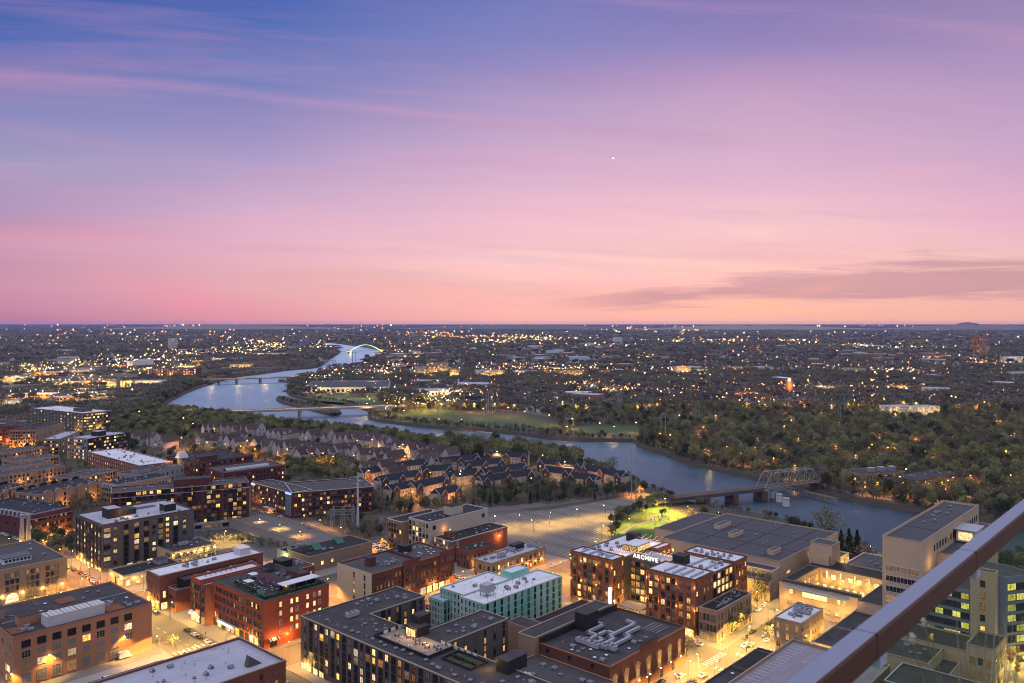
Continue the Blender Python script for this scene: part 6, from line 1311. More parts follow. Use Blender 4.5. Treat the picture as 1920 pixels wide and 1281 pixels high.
hoop_pylon(1188.5, 936, 833, 8, 'tallest white hoop shaped power pylon on the near bank beside the car park')
hoop_pylon(1243.5, 828, 775, 8.5, 'white hoop pylon on the wooded far bank, second from the near one')
hoop_pylon(1302, 798, 752, 5, 'pair of white hoop pylons on the grass clearing to the right', 2)
hoop_pylon(1159, 782, 733, 3.5, 'pair of thin reddish hoop pylons between the houses and the trees', 2)
hoop_pylon(914, 776, 735, 4, 'pair of hoop pylons at the left end of the sports field', 2)
hoop_pylon(1574, 797, 760, 3.5, 'single thin hoop pylon standing alone above the right hand woods')
q = P(671, 990); o = empty('utility_monopole', (q.x, q.y, 0), 0, label='tall white steel monopole with short curved arms in front of the brick apartments', cat='power pole'); h = 97*q.y/F
m_ = MB(); m_.tube((0, 0, 0), (0, 0, h), 1.0, 'trim_white', 10, .38); m_.build('mast', o)
for i, f in enumerate((.98, .88, .84, .70, .66, .58)):
    sg = 1 if i % 2 else -1; m_ = MB(); m_.tube((0, 0, h*f), (sg*2.6, 0, h*f+.6), .18, 'trim_white', 5, .1); m_.tube((sg*2.6, 0, h*f+.6), (sg*2.6, 0, h*f-1.0), .14, 'metal_dark', 5); m_.build('arm', o)
OBST.append((q.x, q.y, 4))
q = P(646, 990); o = empty('substation_frame', (q.x-10, q.y, 0), 0, label='lattice substation framework between the white monopole and the brick apartments', cat='substation')
for x in (0, 7, 14):
    for y in (0, 8):
        m_ = MB(); [m_.tube((x+dx, y+dy, 0), (x+dx*.4+.5, y+dy*.4+.5, 13), .12, 'steel_pole', 4) for dx in (0, 1.4) for dy in (0, 1.4)]; [m_.tube((x+(0 if k % 2 else 1.3), y, k*1.9), (x+(1.3 if k % 2 else 0), y, k*1.9+1.9), .08, 'steel_pole', 4) for k in range(7)]; m_.build('lattice_post', o)
m_ = MB(); [m_.tube((0, y, z), (15, y, z), .14, 'steel_pole', 4) for y in (0.7, 8.7) for z in (9, 12.5)]; [m_.tube((x, .7, z), (x, 8.7, z), .12, 'steel_pole', 4) for x in (.7, 7.7, 14.7) for z in (9, 12.5)]; m_.build('crossbeam', o); OBST.append((q.x, q.y, 12))

# ============================================================ street lamps
LMP = {}
def lamp_mesh(h, g):
    if (h, g) not in LMP:
        p_ = MB(); p_.tube((0, 0, 0), (0, 0, h), .11, 'metal_dark', 6, .07); p_.tube((0, 0, h-.1), (0, 1.1, h+.15), .05, 'metal_dark', 5); p_.tube((0, 0, 0), (0, 0, .9), .2, 'metal_dark', 8, .14)
        hd_ = MB(); hd_.box(-.22, .22, .9, 1.6, h+.05, h+.22, 'metal_dark'); hd_.ball((0, 1.25, h-.05), .26, GLOW[g], 7, 5, .7)
        LMP[(h, g)] = (p_.mesh('pole'), hd_.mesh('lamp_head'))
    return LMP[(h, g)]
COLS = [WARM, SOD, YEL, COOL]
LC = []
def lamp(x, y, g=0, power=2500, h=8, label=None, group='street lamps', rot=None, z=0, r=.3, kind='street_lamp', big=1):
    pm, hm = lamp_mesh(h, g); o = empty(kind, (x, y, z), random.uniform(0, 6.28) if rot is None else rot, label=label, cat='street lamp', group=group)
    link(pm, 'pole', o); hd_ = link(hm, 'lamp_head', o)
    if power: light(o, (0, 1.25, h-.6), power*1.7, COLS[g], r, 156, (0, 0, -1))
    LC.append((x, y)); return o
random.seed(31)
NL = [  # head u, v, colour, power, height, label
 (134, 1034, 2, 2500, 8, 'lamp beside the dark shrubs left of the grey-brown apartment tower'), (168, 1064, 1, 5000, 8, 'orange lamp on the avenue in front of the grey-brown apartment tower'), (300, 1191, 0, 5000, 8, 'warm lamp at the corner beside the orange warehouse'), (351, 1217, 0, 5000, 7, 'lamp on the pavement above the white roofed building at the bottom'), (565, 997, 1, 6000, 9, 'orange lamp halfway along the street viaduct'), (526, 984, 2, 5000, 9, 'yellow lamp on the near rail of the viaduct among shrubs'), (643, 989, 1, 5000, 9, 'lamp at the lower end of the viaduct beside the substation'), (610, 1085, 1, 14000, 9, 'brilliant orange lamp right behind the red brick hotel'), (832, 1095, 1, 4500, 8, 'orange lamp at the corner of the maroon warehouse and teal building'), (454, 1039, 1, 7000, 8, 'orange lamp in the yard behind the hotel'), (421, 995, 2, 9000, 7, 'bright yellow lamp against the podium wall of the balcony block'), (489, 974, 0, 5000, 8, 'white lamp at the upper left end of the viaduct'), (570, 965, 0, 4000, 8, 'lamp by the corner of the brick apartments'), (602, 974, 1, 7000, 8, 'orange lamp in front of the brick apartments'),
 (1248, 934, 2, 6500, 10, 'tallest greenish yellow floodlight above the park trees by the railway'), (1290, 950, 2, 5000, 8, 'bright lamp at the edge of the park near the river'), (1350, 961, 2, 5000, 8, 'lamp behind the exhibition hall near the stone bridge pier'), (1201, 912, 1, 4000, 8, 'lamp on the near bank beside the tallest hoop pylon'), (1633, 1047, 3, 14000, 9, 'star bright white lamp left of the panelled tower'), (1622, 1052, 2, 6000, 8, 'smaller lamp just left of the star bright one'), (1637, 1024, 3, 2500, 8, 'white riverside lamp behind the courtyard office'), (1364, 1188, 2, 8000, 7, 'bright yellow lamp at the street corner below the tan corner block'), (1310, 1224, 2, 3500, 7, 'lamp beside the bare tree at the theatre corner'), (1420, 1110, 2, 9000, 8, 'lamp beside the tree behind the tan corner block'), (1440, 1130, 2, 9000, 8, 'lamp in the yellow street by the exhibition hall wall'), (1395, 1150, 2, 7000, 8, 'lamp among the yellow lit trees along the corner block'), (1375, 1165, 2, 6000, 8, 'second lamp among the yellow lit trees'), (1445, 1170, 2, 6000, 8, 'lamp left of the old stone building'), (1400, 1205, 2, 6000, 8, 'lamp by the parked cars on the bright street'), (1340, 1240, 2, 7000, 8, 'lamp at the near kerb of the crossing'), (1270, 1262, 2, 2500, 8, 'lamp at the bottom of the theatre wall'), (1220, 1270, 0, 1500, 8, 'lamp at the bottom edge beside the theatre'), 
 (500, 1255, 2, 6000, 8, 'lamp in the narrow street between hotel and charcoal apartments'), (540, 1205, 1, 5000, 8, 'lamp under the striped awning side of the hotel'), (205, 1100, 1, 5000, 8, 'lamp on the avenue by the corner pharmacy'), (150, 1085, 1, 4500, 8, 'lamp across the avenue from the arched stone block'), (245, 1120, 2, 6000, 8, 'lamp between the pharmacy and the orange warehouse'), (265, 1145, 2, 5000, 8, 'lamp at the kerb by the brick shop building'), (330, 1190, 2, 4500, 8, 'lamp in front of the brick storefront row'), (60, 1120, 1, 5000, 7, 'lamp hidden between the stone block and the orange warehouse'), (110, 1110, 1, 4500, 7, 'lamp at the foot of the arched stone block'), (20, 1010, 1, 6000, 8, 'orange lamp by the parked cars at the left edge'), (105, 985, 1, 12000, 5, 'deep orange lamp in the courtyard by the mansard block'), (90, 1015, 1, 4000, 5, 'orange lamp under the dark tree by the pylons'), (5, 975, 1, 8000, 7, 'orange lamp at the left edge by the mansard block'),
 (720, 1010, 1, 12000, 7, 'orange lamp in the restaurant yard left of the cream loft'), (700, 1022, 1, 7000, 6, 'second lamp in the restaurant yard'), (735, 1030, 2, 6000, 6, 'third lamp in the restaurant yard by parked cars'), (865, 1070, 1, 4500, 8, 'lamp in front of the small dark brick building'), (1065, 1040, 1, 7000, 8, 'orange lamp at the corner of the car park and the sign building'), (1050, 1055, 2, 4000, 8, 'lamp on the small street beside the brick office'), (1035, 1075, 1, 4000, 8, 'lamp between the brick office and the sign building'), (905, 1078, 2, 5000, 7, 'lamp in front of the brick office'),
 (1145, 978, 2, 3500, 6, 'park lamp beside the round dark trees'), (1183, 972, 2, 1800, 5, 'park lamp, first along the curving path'), (1210, 958, 1, 1800, 5, 'reddish park lamp beside the lit bushes'), (1222, 960, 1, 1500, 5, 'reddish park lamp next to the first reddish one'), (1237, 965, 2, 2500, 5, 'park lamp at the bend of the curving path'), (1253, 961, 2, 2500, 5, 'park lamp by the lit round bush'), (1270, 967, 2, 2500, 5, 'park lamp at the right end of the path'), (1227, 972, 2, 2500, 5, 'park lamp in the middle of the bright lawn'),
]
for u, v, g_, pw, h_, lab in NL:
    q = P(u, v, h_); lamp(q.x, q.y, g_, pw*(3.5 if 470 < u < 660 and v < 1000 else 13), h_, lab)
EXL = [('along the street before the hotel and the orange warehouse', [(160.5, b_) for b_ in range(242, 340, 26)]+[(177, b_) for b_ in range(300, 425, 26)]), ('between the hotel and the charcoal block', [(a_, 296) for a_ in range(205, 300, 24)]), ('along the bright street below the theatre', [(a_, 143.5) for a_ in range(236, 400, 26)]+[(a_, 163) for a_ in range(256, 430, 26)]), ('along the street in front of the russet sign building', [(308.5, b_) for b_ in range(178, 300, 24)]), ('along the avenue by the arched stone block', [(165, b_) for b_ in range(448, 560, 26)]+[(177, b_) for b_ in range(432, 560, 28)]), ('along the cross street by the corner pharmacy', [(a_, 428) for a_ in range(186, 250, 22)])]
for wh, lst in EXL:
    for a_, b_ in lst: q = AB(a_, b_); lamp(q.x, q.y, 2 if 'avenue' not in wh else 1, 26000, 8, 'golden street lamp in the row '+wh, 'kerb lamps')
for i, (u, v) in enumerate(((925, 968), (975, 966), (1030, 960), (1085, 955), (1135, 948), (1128, 985), (1120, 1015), (1000, 975))):
    q = P(u, v, 9); lamp(q.x, q.y, 2, 30000 if i < 5 else 5000, 9, 'tall yellow lamp on the car park, number %s along its far side' % ('one two three four five'.split()[i]) if i < 5 else ['tall car park lamp by the curved kerb', 'tall car park lamp near the sign building', 'tall lamp in the middle of the car park'][i-5], 'car park lamps')
ML = [(726, 854, 1, 12000), (756, 864, 1, 10000), (730, 872, 1, 6000), (602, 859, 1, 8000), (588, 858, 1, 7000), (521, 857, 1, 8000), (460, 835, 1, 9000), (480, 850, 1, 9000), (448, 845, 1, 7000), (540, 850, 1, 7000), (700, 833, 0, 6000), (672, 835, 0, 5000), (745, 846, 0, 8000), (752, 842, 0, 6000), (622, 865, 1, 5000), (660, 862, 1, 5000), (690, 890, 1, 6000), (810, 895, 1, 5000), (860, 892, 0, 8000), (865, 898, 0, 6000), (776, 930, 1, 6000), (1062, 875, 0, 5000), (934, 855, 0, 4000), (1021, 862, 0, 3000), (343, 829, 1, 6000), (385, 838, 1, 5000), (402, 812, 1, 4000), (347, 792, 2, 4000), (358, 803, 2, 4000), (258, 780, 2, 4000), (1122, 802, 2, 9000), (1153, 809, 0, 5000), (1061, 808, 0, 3500), (1317, 810, 1, 9000), (1260, 824, 0, 3500), (1311, 832, 1, 3000), (1190, 801, 2, 7000), (868, 795, 2, 7000), (825, 794, 1, 3500), (1027, 787, 2, 9000), (1075, 793, 2, 9000), (987, 780, 1, 4000), (909, 775, 2, 8000), (891, 765, 2, 8000), (950, 773, 2, 8000), (1492, 881, 1, 8000), (1380, 850, 1, 4000), (1392, 859, 1, 4000), (1367, 846, 1, 3000), (1412, 848, 1, 3000), (1450, 867, 1, 3000), (1676, 848, 1, 6000), (1635, 843, 1, 2500), (1697, 913, 1, 7000), (1650, 914, 1, 5000), (1606, 906, 1, 6000), (1686, 902, 2, 4000), (1745, 915, 1, 7000), (1765, 912, 1, 8000), (1780, 910, 1, 7000), (1790, 905, 1, 6000), (1774, 925, 1, 4000), (1695, 888, 0, 3000), (1823, 900, 1, 6000), (1895, 900, 1, 7000), (687, 765, 2, 14000), (728, 771, 2, 14000), (720, 774, 2, 8000), (745, 770, 2, 9000), (790, 765, 2, 12000), (820, 760, 2, 10000), (850, 757, 2, 12000), (760, 778, 2, 6000), (840, 748, 3, 16000), (855, 742, 3, 16000), (620, 738, 3, 12000), (655, 740, 3, 12000), (685, 739, 3, 12000), (712, 736, 3, 12000), (738, 734, 3, 12000), (575, 725, 2, 8000), (590, 732, 2, 8000), (603, 735, 2, 8000), (700, 717, 2, 20000), (640, 716, 2, 20000), (820, 722, 3, 14000), (1345, 788, 2, 6000), (1275, 787, 2, 5000)]
where = [(560, 'in the brown roofed townhouse lanes'), (760, 'among the townhouses near the river'), (1000, 'near the riverside lawns'), (1300, 'beside the wooded far bank'), (2000, 'among the right hand woods')]
for u, v, g_, pw in ML:
    q = P(u, v, 8); bank = v < 800
    lab = ('lamp across the river, ' if v < 830 else 'lamp ')+next(w for m_, w in where if u < m_)+(', orange glow' if g_ == 1 else ', pale yellow glow')
    o = lamp(q.x, q.y, g_, pw*(1.5 if v < 812 else 3.6), 8, lab, 'lamps in the river districts', r=.5); o.scale = (1+q.y/1400,)*3

# ============================================================ cars
def car_parts(col):
    bd_ = MB(); pf = [(-2.25, .35), (2.25, .35), (2.25, .75), (2.05, .92), (1.05, 1.02), (.55, 1.42), (-1.0, 1.45), (-1.75, 1.0), (-2.2, .92), (-2.25, .6)]
    n = len(pf); w = .88
    bd_.face([(x, -w if z < 1.1 else -w+.16, z) for x, z in pf], col); bd_.face([(x, w if z < 1.1 else w-.16, z) for x, z in pf][::-1], col)
    for i in range(n):
        (x0, z0), (x1, z1) = pf[i], pf[(i+1) % n]; w0 = w if z0 < 1.1 else w-.16; w1 = w if z1 < 1.1 else w-.16
        bd_.face([(x0, -w0, z0), (x0, w0, z0), (x1, w1, z1), (x1, -w1, z1)][::1], col)
    gl = MB(); gl.face([(1.0, -.7, 1.06), (1.0, .7, 1.06), (.6, .66, 1.40), (.6, -.66, 1.40)], 'glass_dark'); gl.face([(-1.1, .66, 1.42), (-1.1, -.66, 1.42), (-1.72, -.7, 1.05), (-1.72, .7, 1.05)][::-1], 'glass_dark')
    for s_ in (-1, 1): gl.face([(.85, s_*.875, 1.02), (.5, s_*.755, 1.36), (-.95, s_*.755, 1.38), (-1.45, s_*.875, 1.02)][::s_], 'glass_dark')
    wh = MB(); wh.tube((0, -.12, 0), (0, .12, 0), .34, 'void', 10); wh.tube((0, -.13, 0), (0, .13, 0), .2, 'metal_light', 8)
    return bd_.mesh('body'), gl.mesh('window'), wh.mesh('wheel')
CC = [('white', mat('car_white', (.55, .55, .55), .3, .03)), ('black', mat('car_black', (.02, .02, .022), .25, .05)), ('silver', mat('car_silver', (.32, .33, .34), .3, .03)), ('dark red', mat('car_red', (.25, .02, .02), .3, .03)), ('dark blue', mat('car_blue', (.03, .05, .12), .3, .03))]
CP = [(n_,)+car_parts(m_) for n_, m_ in CC]
hl = MB(); hl.box(2.2, 2.27, -.7, -.45, .6, .78, GLOW[3]); hl.box(2.2, 2.27, .45, .7, .6, .78, GLOW[3]); HLm = hl.mesh('headlight'); tl = MB(); REDL = emis('tail_red', (1, .03, .01), 8, False); tl.box(-2.28, -2.2, -.75, -.5, .65, .82, REDL); tl.box(-2.28, -2.2, .5, .75, .65, .82, REDL); TLm = tl.mesh('tail_light')
def car(x, y, rz, k, label, lit=False, z=.04, group='cars in the streets'):
    nm, bm, gm_, wm = CP[k]; o = empty('car', (x, y, z), rz, label=nm+' car '+label, cat='car', group=group)
    link(bm, 'body', o); link(gm_, 'window', o)
    for wx in (-1.4, 1.4):
        for wy in (-.8, .8): link(wm, 'wheel', o, (wx, wy, .34))
    link(HLm if lit else hl0, 'headlight', o); link(TLm if lit else tl0, 'tail_light', o); 
    if lit: light(o, (3.2, 0, .8), 400, COOL, .2, 80, (1, 0, -.15))
    return o
hl_ = MB(); hl_.box(2.2, 2.27, -.7, -.45, .6, .78, 'metal_light'); hl_.box(2.2, 2.27, .45, .7, .6, .78, 'metal_light'); hl0 = hl_.mesh('headlight'); tl_ = MB(); tl_.box(-2.28, -2.2, -.75, -.5, .65, .82, 'car_red'); tl_.box(-2.28, -2.2, .5, .75, .65, .82, 'car_red'); tl0 = tl_.mesh('tail_light')
def carpx(u, v, along, k, label, lit=False, flip=False): q = P(u, v, .6); car(q.x, q.y, GROT+(0 if along == 'a' else math.pi/2)+(math.pi if flip else 0), k, label, lit)
carpx(292, 1149, 'b', 1, 'waiting at the corner right of the orange warehouse'); carpx(351, 1182, 'b', 1, 'parked at the kerb before the lit storefronts'); carpx(365, 1190, 'b', 0, 'parked behind the black one before the hotel'); carpx(165, 1083, 'b', 1, 'in the queue on the avenue'); carpx(173, 1090, 'b', 0, 'in the queue on the avenue, behind the black one'); carpx(182, 1094, 'b', 3, 'braking at the avenue junction', True); carpx(151, 1074, 'b', 3, 'with glowing tail lights on the avenue', True)
carpx(1309, 1207, 'b', 0, 'waiting in front of the russet building corner'); carpx(1277, 1267, 'a', 0, 'turning at the bottom by the theatre'); carpx(1396, 1210, 'a', 0, 'coming down the bright street with headlights on', True, True); carpx(1397, 1194, 'a', 1, 'parked second from the corner on the bright street'); carpx(1411, 1184, 'a', 1, 'parked third from the corner on the bright street'); carpx(1240, 1279, 'a', 1, 'at the bottom edge below the theatre'); carpx(1422, 1143, 'a', 0, 'parked beside the tree behind the corner block'); carpx(1431, 1136, 'a', 0, 'parked in the yellow yard'); carpx(1438, 1200, 'a', 0, 'at the kerb left of the old stone building')
carpx(1037, 1060, 'a', 0, 'stopped in the small street by the brick office', True)
random.seed(4)
for i in range(7): carpx(472+i*9, 957+i*1.6+1.5, 'b', random.randrange(3), 'parked %s in the line under the brick wing' % ['first', 'second', 'third', 'fourth', 'fifth', 'sixth', 'seventh'][i], i == 2)
for i in range(9): u, v = 700+(i % 5)*11, 1022+(i//5)*9+(i % 5)*2.2; carpx(u, v, 'b' if i < 5 else 'a', random.randrange(4), 'parked in the glowing restaurant yard, %s' % ['far left', 'second from the left', 'middle', 'second from the right', 'far right', 'near row left', 'near row second', 'near row third', 'near row right'][i])
for i in range(5): carpx(5+i*7, 1001+i*2.6, 'b', [0, 0, 1, 2, 0][i], 'parked near the pylons at the left edge, %s' % ['first', 'second', 'third', 'fourth', 'fifth'][i])
for i in range(4): carpx(852+i*9, 1080+i*3, 'b', [0, 2, 0, 1][i], 'parked in front of the brick office, %s from the left' % ['first', 'second', 'third', 'fourth'][i])
for i in range(3): carpx(1768+i*6, 927+i*2, 'a', [0, 3, 2][i], 'parked beyond the river below the mansard row, %s' % ['left', 'middle', 'right'][i], i == 1)
carpx(132, 998, 'b', 2, 'parked between the shrubs and the grey-brown apartments'); carpx(1843, 932, 'a', 0, 'driving on the parkway beyond the panelled tower')
PKD = [('parked at the kerb before the hotel', [(175.2, b_, 'b') for b_ in range(262, 350, 7)]), ('parked at the kerb beside the orange warehouse', [(161.8, b_, 'b') for b_ in range(270, 336, 8)]), ('parked along the bright street by the corner block', [(a_, 161, 'a') for a_ in range(332, 400, 7)]), ('parked on the far kerb of the bright street', [(a_, 145.2, 'a') for a_ in range(322, 352, 7)]), ('parked along the theatre wall', [(a_, 161.2, 'a') for a_ in range(250, 292, 8)]), ('parked before the russet sign building', [(316.8, b_, 'b') for b_ in range(190, 262, 7)]), ('parked in the yard behind the hotel', [(a_, 352, 'a') for a_ in range(224, 244, 4)]), ('parked on the avenue by the stone block', [(175.5, b_, 'b') for b_ in range(446, 540, 8)]), ('parked behind the teal building', [(a_, 300, 'a') for a_ in range(262, 318, 8)]), ('parked by the small office', [(a_, 424, 'a') for a_ in range(200, 250, 7)])]
for wh, lst in PKD:
    for a_, b_, al in lst:
        if random.random() < .3: continue
        k = random.choice((0, 0, 1, 1, 2, 2, 3, 4)); q = AB(a_, b_); car(q.x, q.y, GROT+(0 if al == 'a' else math.pi/2)+random.choice((0, math.pi)), k, wh)
# white box van in the alley
q = P(234, 1230, 1); o = empty('box_van', (q.x, q.y, .04), GROT, label='small white box van parked in the lit alley beside the orange warehouse', cat='van'); m_ = MB(); m_.box(-2.6, 1.2, -1.1, 1.1, .6, 3.1, 'car_white'); m_.build('cargo_box', o); m_ = MB(); m_.box(1.25, 2.8, -1, 1, .5, 1.5, 'car_white'); m_.box(1.25, 2.2, -.95, .95, 1.5, 2.3, 'car_white'); m_.build('cab', o); m_ = MB(); m_.box(2.2, 2.25, -.85, .85, 1.55, 2.2, 'glass_dark'); m_.build('windscreen', o)
for wx in (-1.7, 1.9):
    for wy in (-.95, .95): link(CP[0][3], 'wheel', o, (wx, wy, .36))
q = P(199, 1270, 1); car(q.x, q.y, GROT, 0, 'parked by the dark shed at the bottom left')
slab('alley', gq(95, 158, 325, 349.2), .02, .1, 'concrete')
# people walking: a few tiny figures
def person(x, y, rz, label, z=.17, top=(.04, .04, .05)):
    m_ = MB(); mt = mat('cloth_%d' % int(top[0]*100), top, .9, .1); mp_ = mat('trousers', (.03, .03, .05), .9, .1); sk_ = mat('skin', (.35, .2, .14), .7, .05)
    me = bpy.data.meshes.new('person'); v = [(0, 0, .95), (0, 0, 1.2), (0, 0, 1.42), (0, 0, 1.52), (0, 0, 1.66), (.1, .12, .9), (.22, .12, .5), (.12, .12, .08), (.26, .12, .04), (-.02, -.12, .9), (-.05, -.12, .5), (-.22, -.12, .1), (-.08, -.12, .04), (0, .21, 1.38), (-.08, .27, 1.1), (.05, .27, .85), (0, -.21, 1.38), (.1, -.27, 1.1), (.2, -.26, .88)]
    e = [(0, 1), (1, 2), (2, 3), (3, 4), (0, 5), (5, 6), (6, 7), (7, 8), (0, 9), (9, 10), (10, 11), (11, 12), (2, 13), (13, 14), (14, 15), (2, 16), (16, 17), (17, 18)]
    me.from_pydata(v, e, []); o = bpy.data.objects.new('person', me); COL.objects.link(o); sk = o.modifiers.new('s', 'SKIN'); rad = [.15, .14, .17, .06, .12, .09, .065, .045, .04, .09, .065, .045, .04, .06, .045, .035, .06, .045, .035]
    for i, r in enumerate(rad): me.skin_vertices[0].data[i].radius = (r, r)
    me.skin_vertices[0].data[0].use_root = True; sb = o.modifiers.new('b', 'SUBSURF'); sb.levels = sb.render_levels = 1; me.materials.append(mt); o.location = (x, y, z); o.rotation_euler = (0, 0, rz); tag(o, label, 'person', 'pedestrians')
for u, v, lab in ((294, 1208, 'pedestrian in dark clothes on the pavement right of the orange warehouse'), (385, 1192, 'pedestrian in dark clothes outside the lit hotel storefront'), (1314, 1236, 'pedestrian at the crossing by the theatre corner')):
    q = P(u, v); person(q.x, q.y, random.uniform(0, 6), lab)

# ============================================================ far buildings
FT = []
def far(kind, label, u0, u1, vb, hm, wall, roof, cat='building', dep=None, rot=.25, win=None, glow=0, group=None, nsc=3, seg=None):
    a, c = P(u0, vb), P(u1, vb); W_ = (c-a).length/math.cos(rot)*.92; dep = dep or W_*.5
    b = Bld(kind, label, cat, a, rot, group); b.block((0, W_, 0, dep), 0, hm, wall, roof, .6)
    if win:
        n, r, lit = win[:3]; ww = W_/n*.55; b.W((0, 0), (W_, 0), n, r, ww, (hm-1)/r*.55, 1.2, (hm-1)/r, lit=lit, style=win[3] if len(win) > 3 else 'plain', m=1, frame='white'); m_ = max(2, int(n*dep/W_)); b.W((0, dep), (0, 0), m_, r, ww, (hm-1)/r*.55, 1.2, (hm-1)/r, lit=lit, style='plain', m=1)
    if nsc: scatter(b, (0, W_, 0, dep), hm-.6, nsc, (0, 1, 3))
    if glow: 
        for t in (.2, .5, .8): light(b.root, (W_*t, -7, min(hm*.7, 9)), glow, YEL, .5)
    b.done(); FT.append((a.x+W_/2, a.y+dep/2, W_*.7)); OBST.append((a.x+W_/2, a.y+dep/2, max(W_, dep)*.6)); return b
far('distribution_hall', 'huge low white industrial hall across the river with seamed grey roof and lit white walls', 567, 738, 737, 11, 'white', 'blue', 'hall', 190, .12, (18, 1, .0), 30000, nsc=40)
far('purple_lit_hall', 'low hall washed in purple light behind the industrial hall', 768, 832, 722, 9, 'grey', 'pale', 'hall', 50, .1); q = P(800, 723); PUR = emis('purple_wash', (.30, .06, 1), 1.6); m_ = MB(); m_.box(0, 70, -2, 0, 1, 6, PUR); tag(m_.build('purple_wash_strip', None, (P(785, 723.2).x, P(785, 723.2).y-2, 0), .1), 'added glowing strip standing in for purple light on the hall behind the industrial hall', 'light wall')  # added emissive strip paints the purple wash on the hall front
far('white_warehouse', 'white walled warehouse right of the industrial hall with bright loading lamps', 788, 846, 742, 9, 'white', 'pale', 'warehouse', 60, .2, (8, 1, .2), 26000)
far('curved_roof_terminal', 'long low pale roofed terminal beyond the white warehouse', 848, 930, 730, 9, 'white', 'pale', 'hall', 90, .2, (10, 1, .5), 14000)
far('white_high_rise', 'slim white high-rise tower standing alone in the left forest', 316, 331, 656, 60, 'white', 'pale', 'tower', 24, .5, (5, 14, .1), nsc=1)
far('brown_high_rise', 'tall brown brick high-rise tower near the right edge of the horizon', 1839, 1859, 671, 86, 'orange_brick', 'dark', 'tower', 40, .4, (7, 20, .15), nsc=1)
far('brown_mid_rise', 'lower brown block right of the centre near the horizon', 1413, 1436, 664, 46, 'brown', 'dark', 'tower', 40, .3, (7, 10, .15), nsc=1)
far('grain_silos', 'cluster of pale grain silos and towers near the horizon', 1152, 1168, 647, 50, 'white', 'pale', 'silos', 40, .1, None, nsc=2); far('grey_silos', 'grey silo block right of the pale silos', 1170, 1186, 646, 44, 'blue_grey', 'pale', 'silos', 40, .1, None, nsc=2)
far('blue_factory', 'dark blue factory block by the far river bend', 558, 578, 651, 44, 'blue_grey', 'dark', 'factory', 60, .1, (4, 6, .1), nsc=1)
ap = [(780, 800, 705, 26, 'grey', 'pale grey block'), (800, 826, 703, 34, 'tan_brick', 'tall tan block'), (822, 842, 701, 32, 'grey', 'second tall grey block'), (843, 862, 708, 24, 'charcoal', 'dark block with brightly lit corner'), (898, 950, 712, 22, 'cream', 'white and dark apartment block with many lit windows'), (965, 1010, 706, 14, 'white', 'long white low block'), (1012, 1044, 708, 20, 'red_brick2', 'brick block with lit top floor'), (1046, 1105, 708, 20, 'charcoal', 'long dark block with white lit upper storey'), (1108, 1150, 706, 16, 'red_brick2', 'brown brick row'), (1268, 1300, 704, 24, 'cream', 'cream block with bright entrance'), (1312, 1330, 706, 18, 'white', 'small white block'), (1665, 1720, 782, 16, 'white', 'modern white apartment block left half among the woods'), (1718, 1778, 784, 16, 'white', 'modern white and dark apartment block right half'), (1360, 1400, 697, 14, 'brown', 'brown low-rise'), (1375, 1432, 748, 12, 'red_brick2', 'red brick school block'), (1730, 1780, 675, 16, 'red_brick2', 'red brick complex left of the brown tower'), (1822, 1878, 684, 14, 'maroon', 'long maroon block under the brown tower'), (1888, 1925, 684, 26, 'white', 'white gridded block at the right edge'), (1530, 1575, 737, 12, 'tan_brick', 'low tan hall beside the orange lit tower'), (1670, 1705, 737, 14, 'buff', 'buff church-like block lit orange')]
for i, (u0, u1, vb, hm, wl, lab) in enumerate(ap):
    far('apartment_block', lab+' beyond the river', u0, u1, vb, hm, wl, 'pale' if wl in ('white', 'cream') else 'dark', A_, None, .2 if i % 2 else .35, (max(4, int((u1-u0)/4)), max(2, int(hm/3.8)), .45), 12000 if i in (3, 4, 7, 9, 19) else 3500)
q = P(1480, 745); o = empty('lit_church_tower', (q.x, q.y, 0), .3, label='square tower glowing orange above the trees right of centre', cat='tower'); m_ = MB(); m_.box(-5, 5, -5, 5, 0, 30, WALL['tan_brick']); m_.box(-5.5, 5.5, -5.5, 5.5, 30, 31, 'trim_tan'); m_.build('shaft', o); m_ = MB(); m_.ball((0, 0, 33), 2.5, GLOW[1]); m_.build('beacon', o); light(o, (-8, -10, 22), 22000, SOD, .5); light(o, (6, -12, 4), 30000, SOD, .5); OBST.append((q.x, q.y, 30))
# brick rows beyond the near river bank on the right
b = FB('far_bank_condos', 'tan brick condo block with rooftop boxes beyond the river, left one', A_, (1614, 884), (1618, 890), (1697, 884), 13, 'tan_brick', 'dark', None, dict(n=14, r=3, w=1.5, lit=.3, z=1.5), nsc=8, depth=26); [house_on_roof(b, x, x+5, 8, 13, 12.4, 3.5, 'grey', 'pale') for x in (16, 27, 38)]; b.done()
b = FB('mansard_rowhouses', 'dark mansard rowhouses with glowing porches beyond the river, right one', A_, (1706, 890), (1718, 901), (1802, 886), 12, 'dark_brick', 'dark', dict(n=6, r=3, w=1.2, lit=.1), dict(n=18, r=3, w=1.2, lit=.3, z=1.5), nsc=18, depth=24); [light(b.root, (x, -3, 2.5), 2600, SOD, .3) for x in (6, 16, 26, 36, 46)]; b.done()
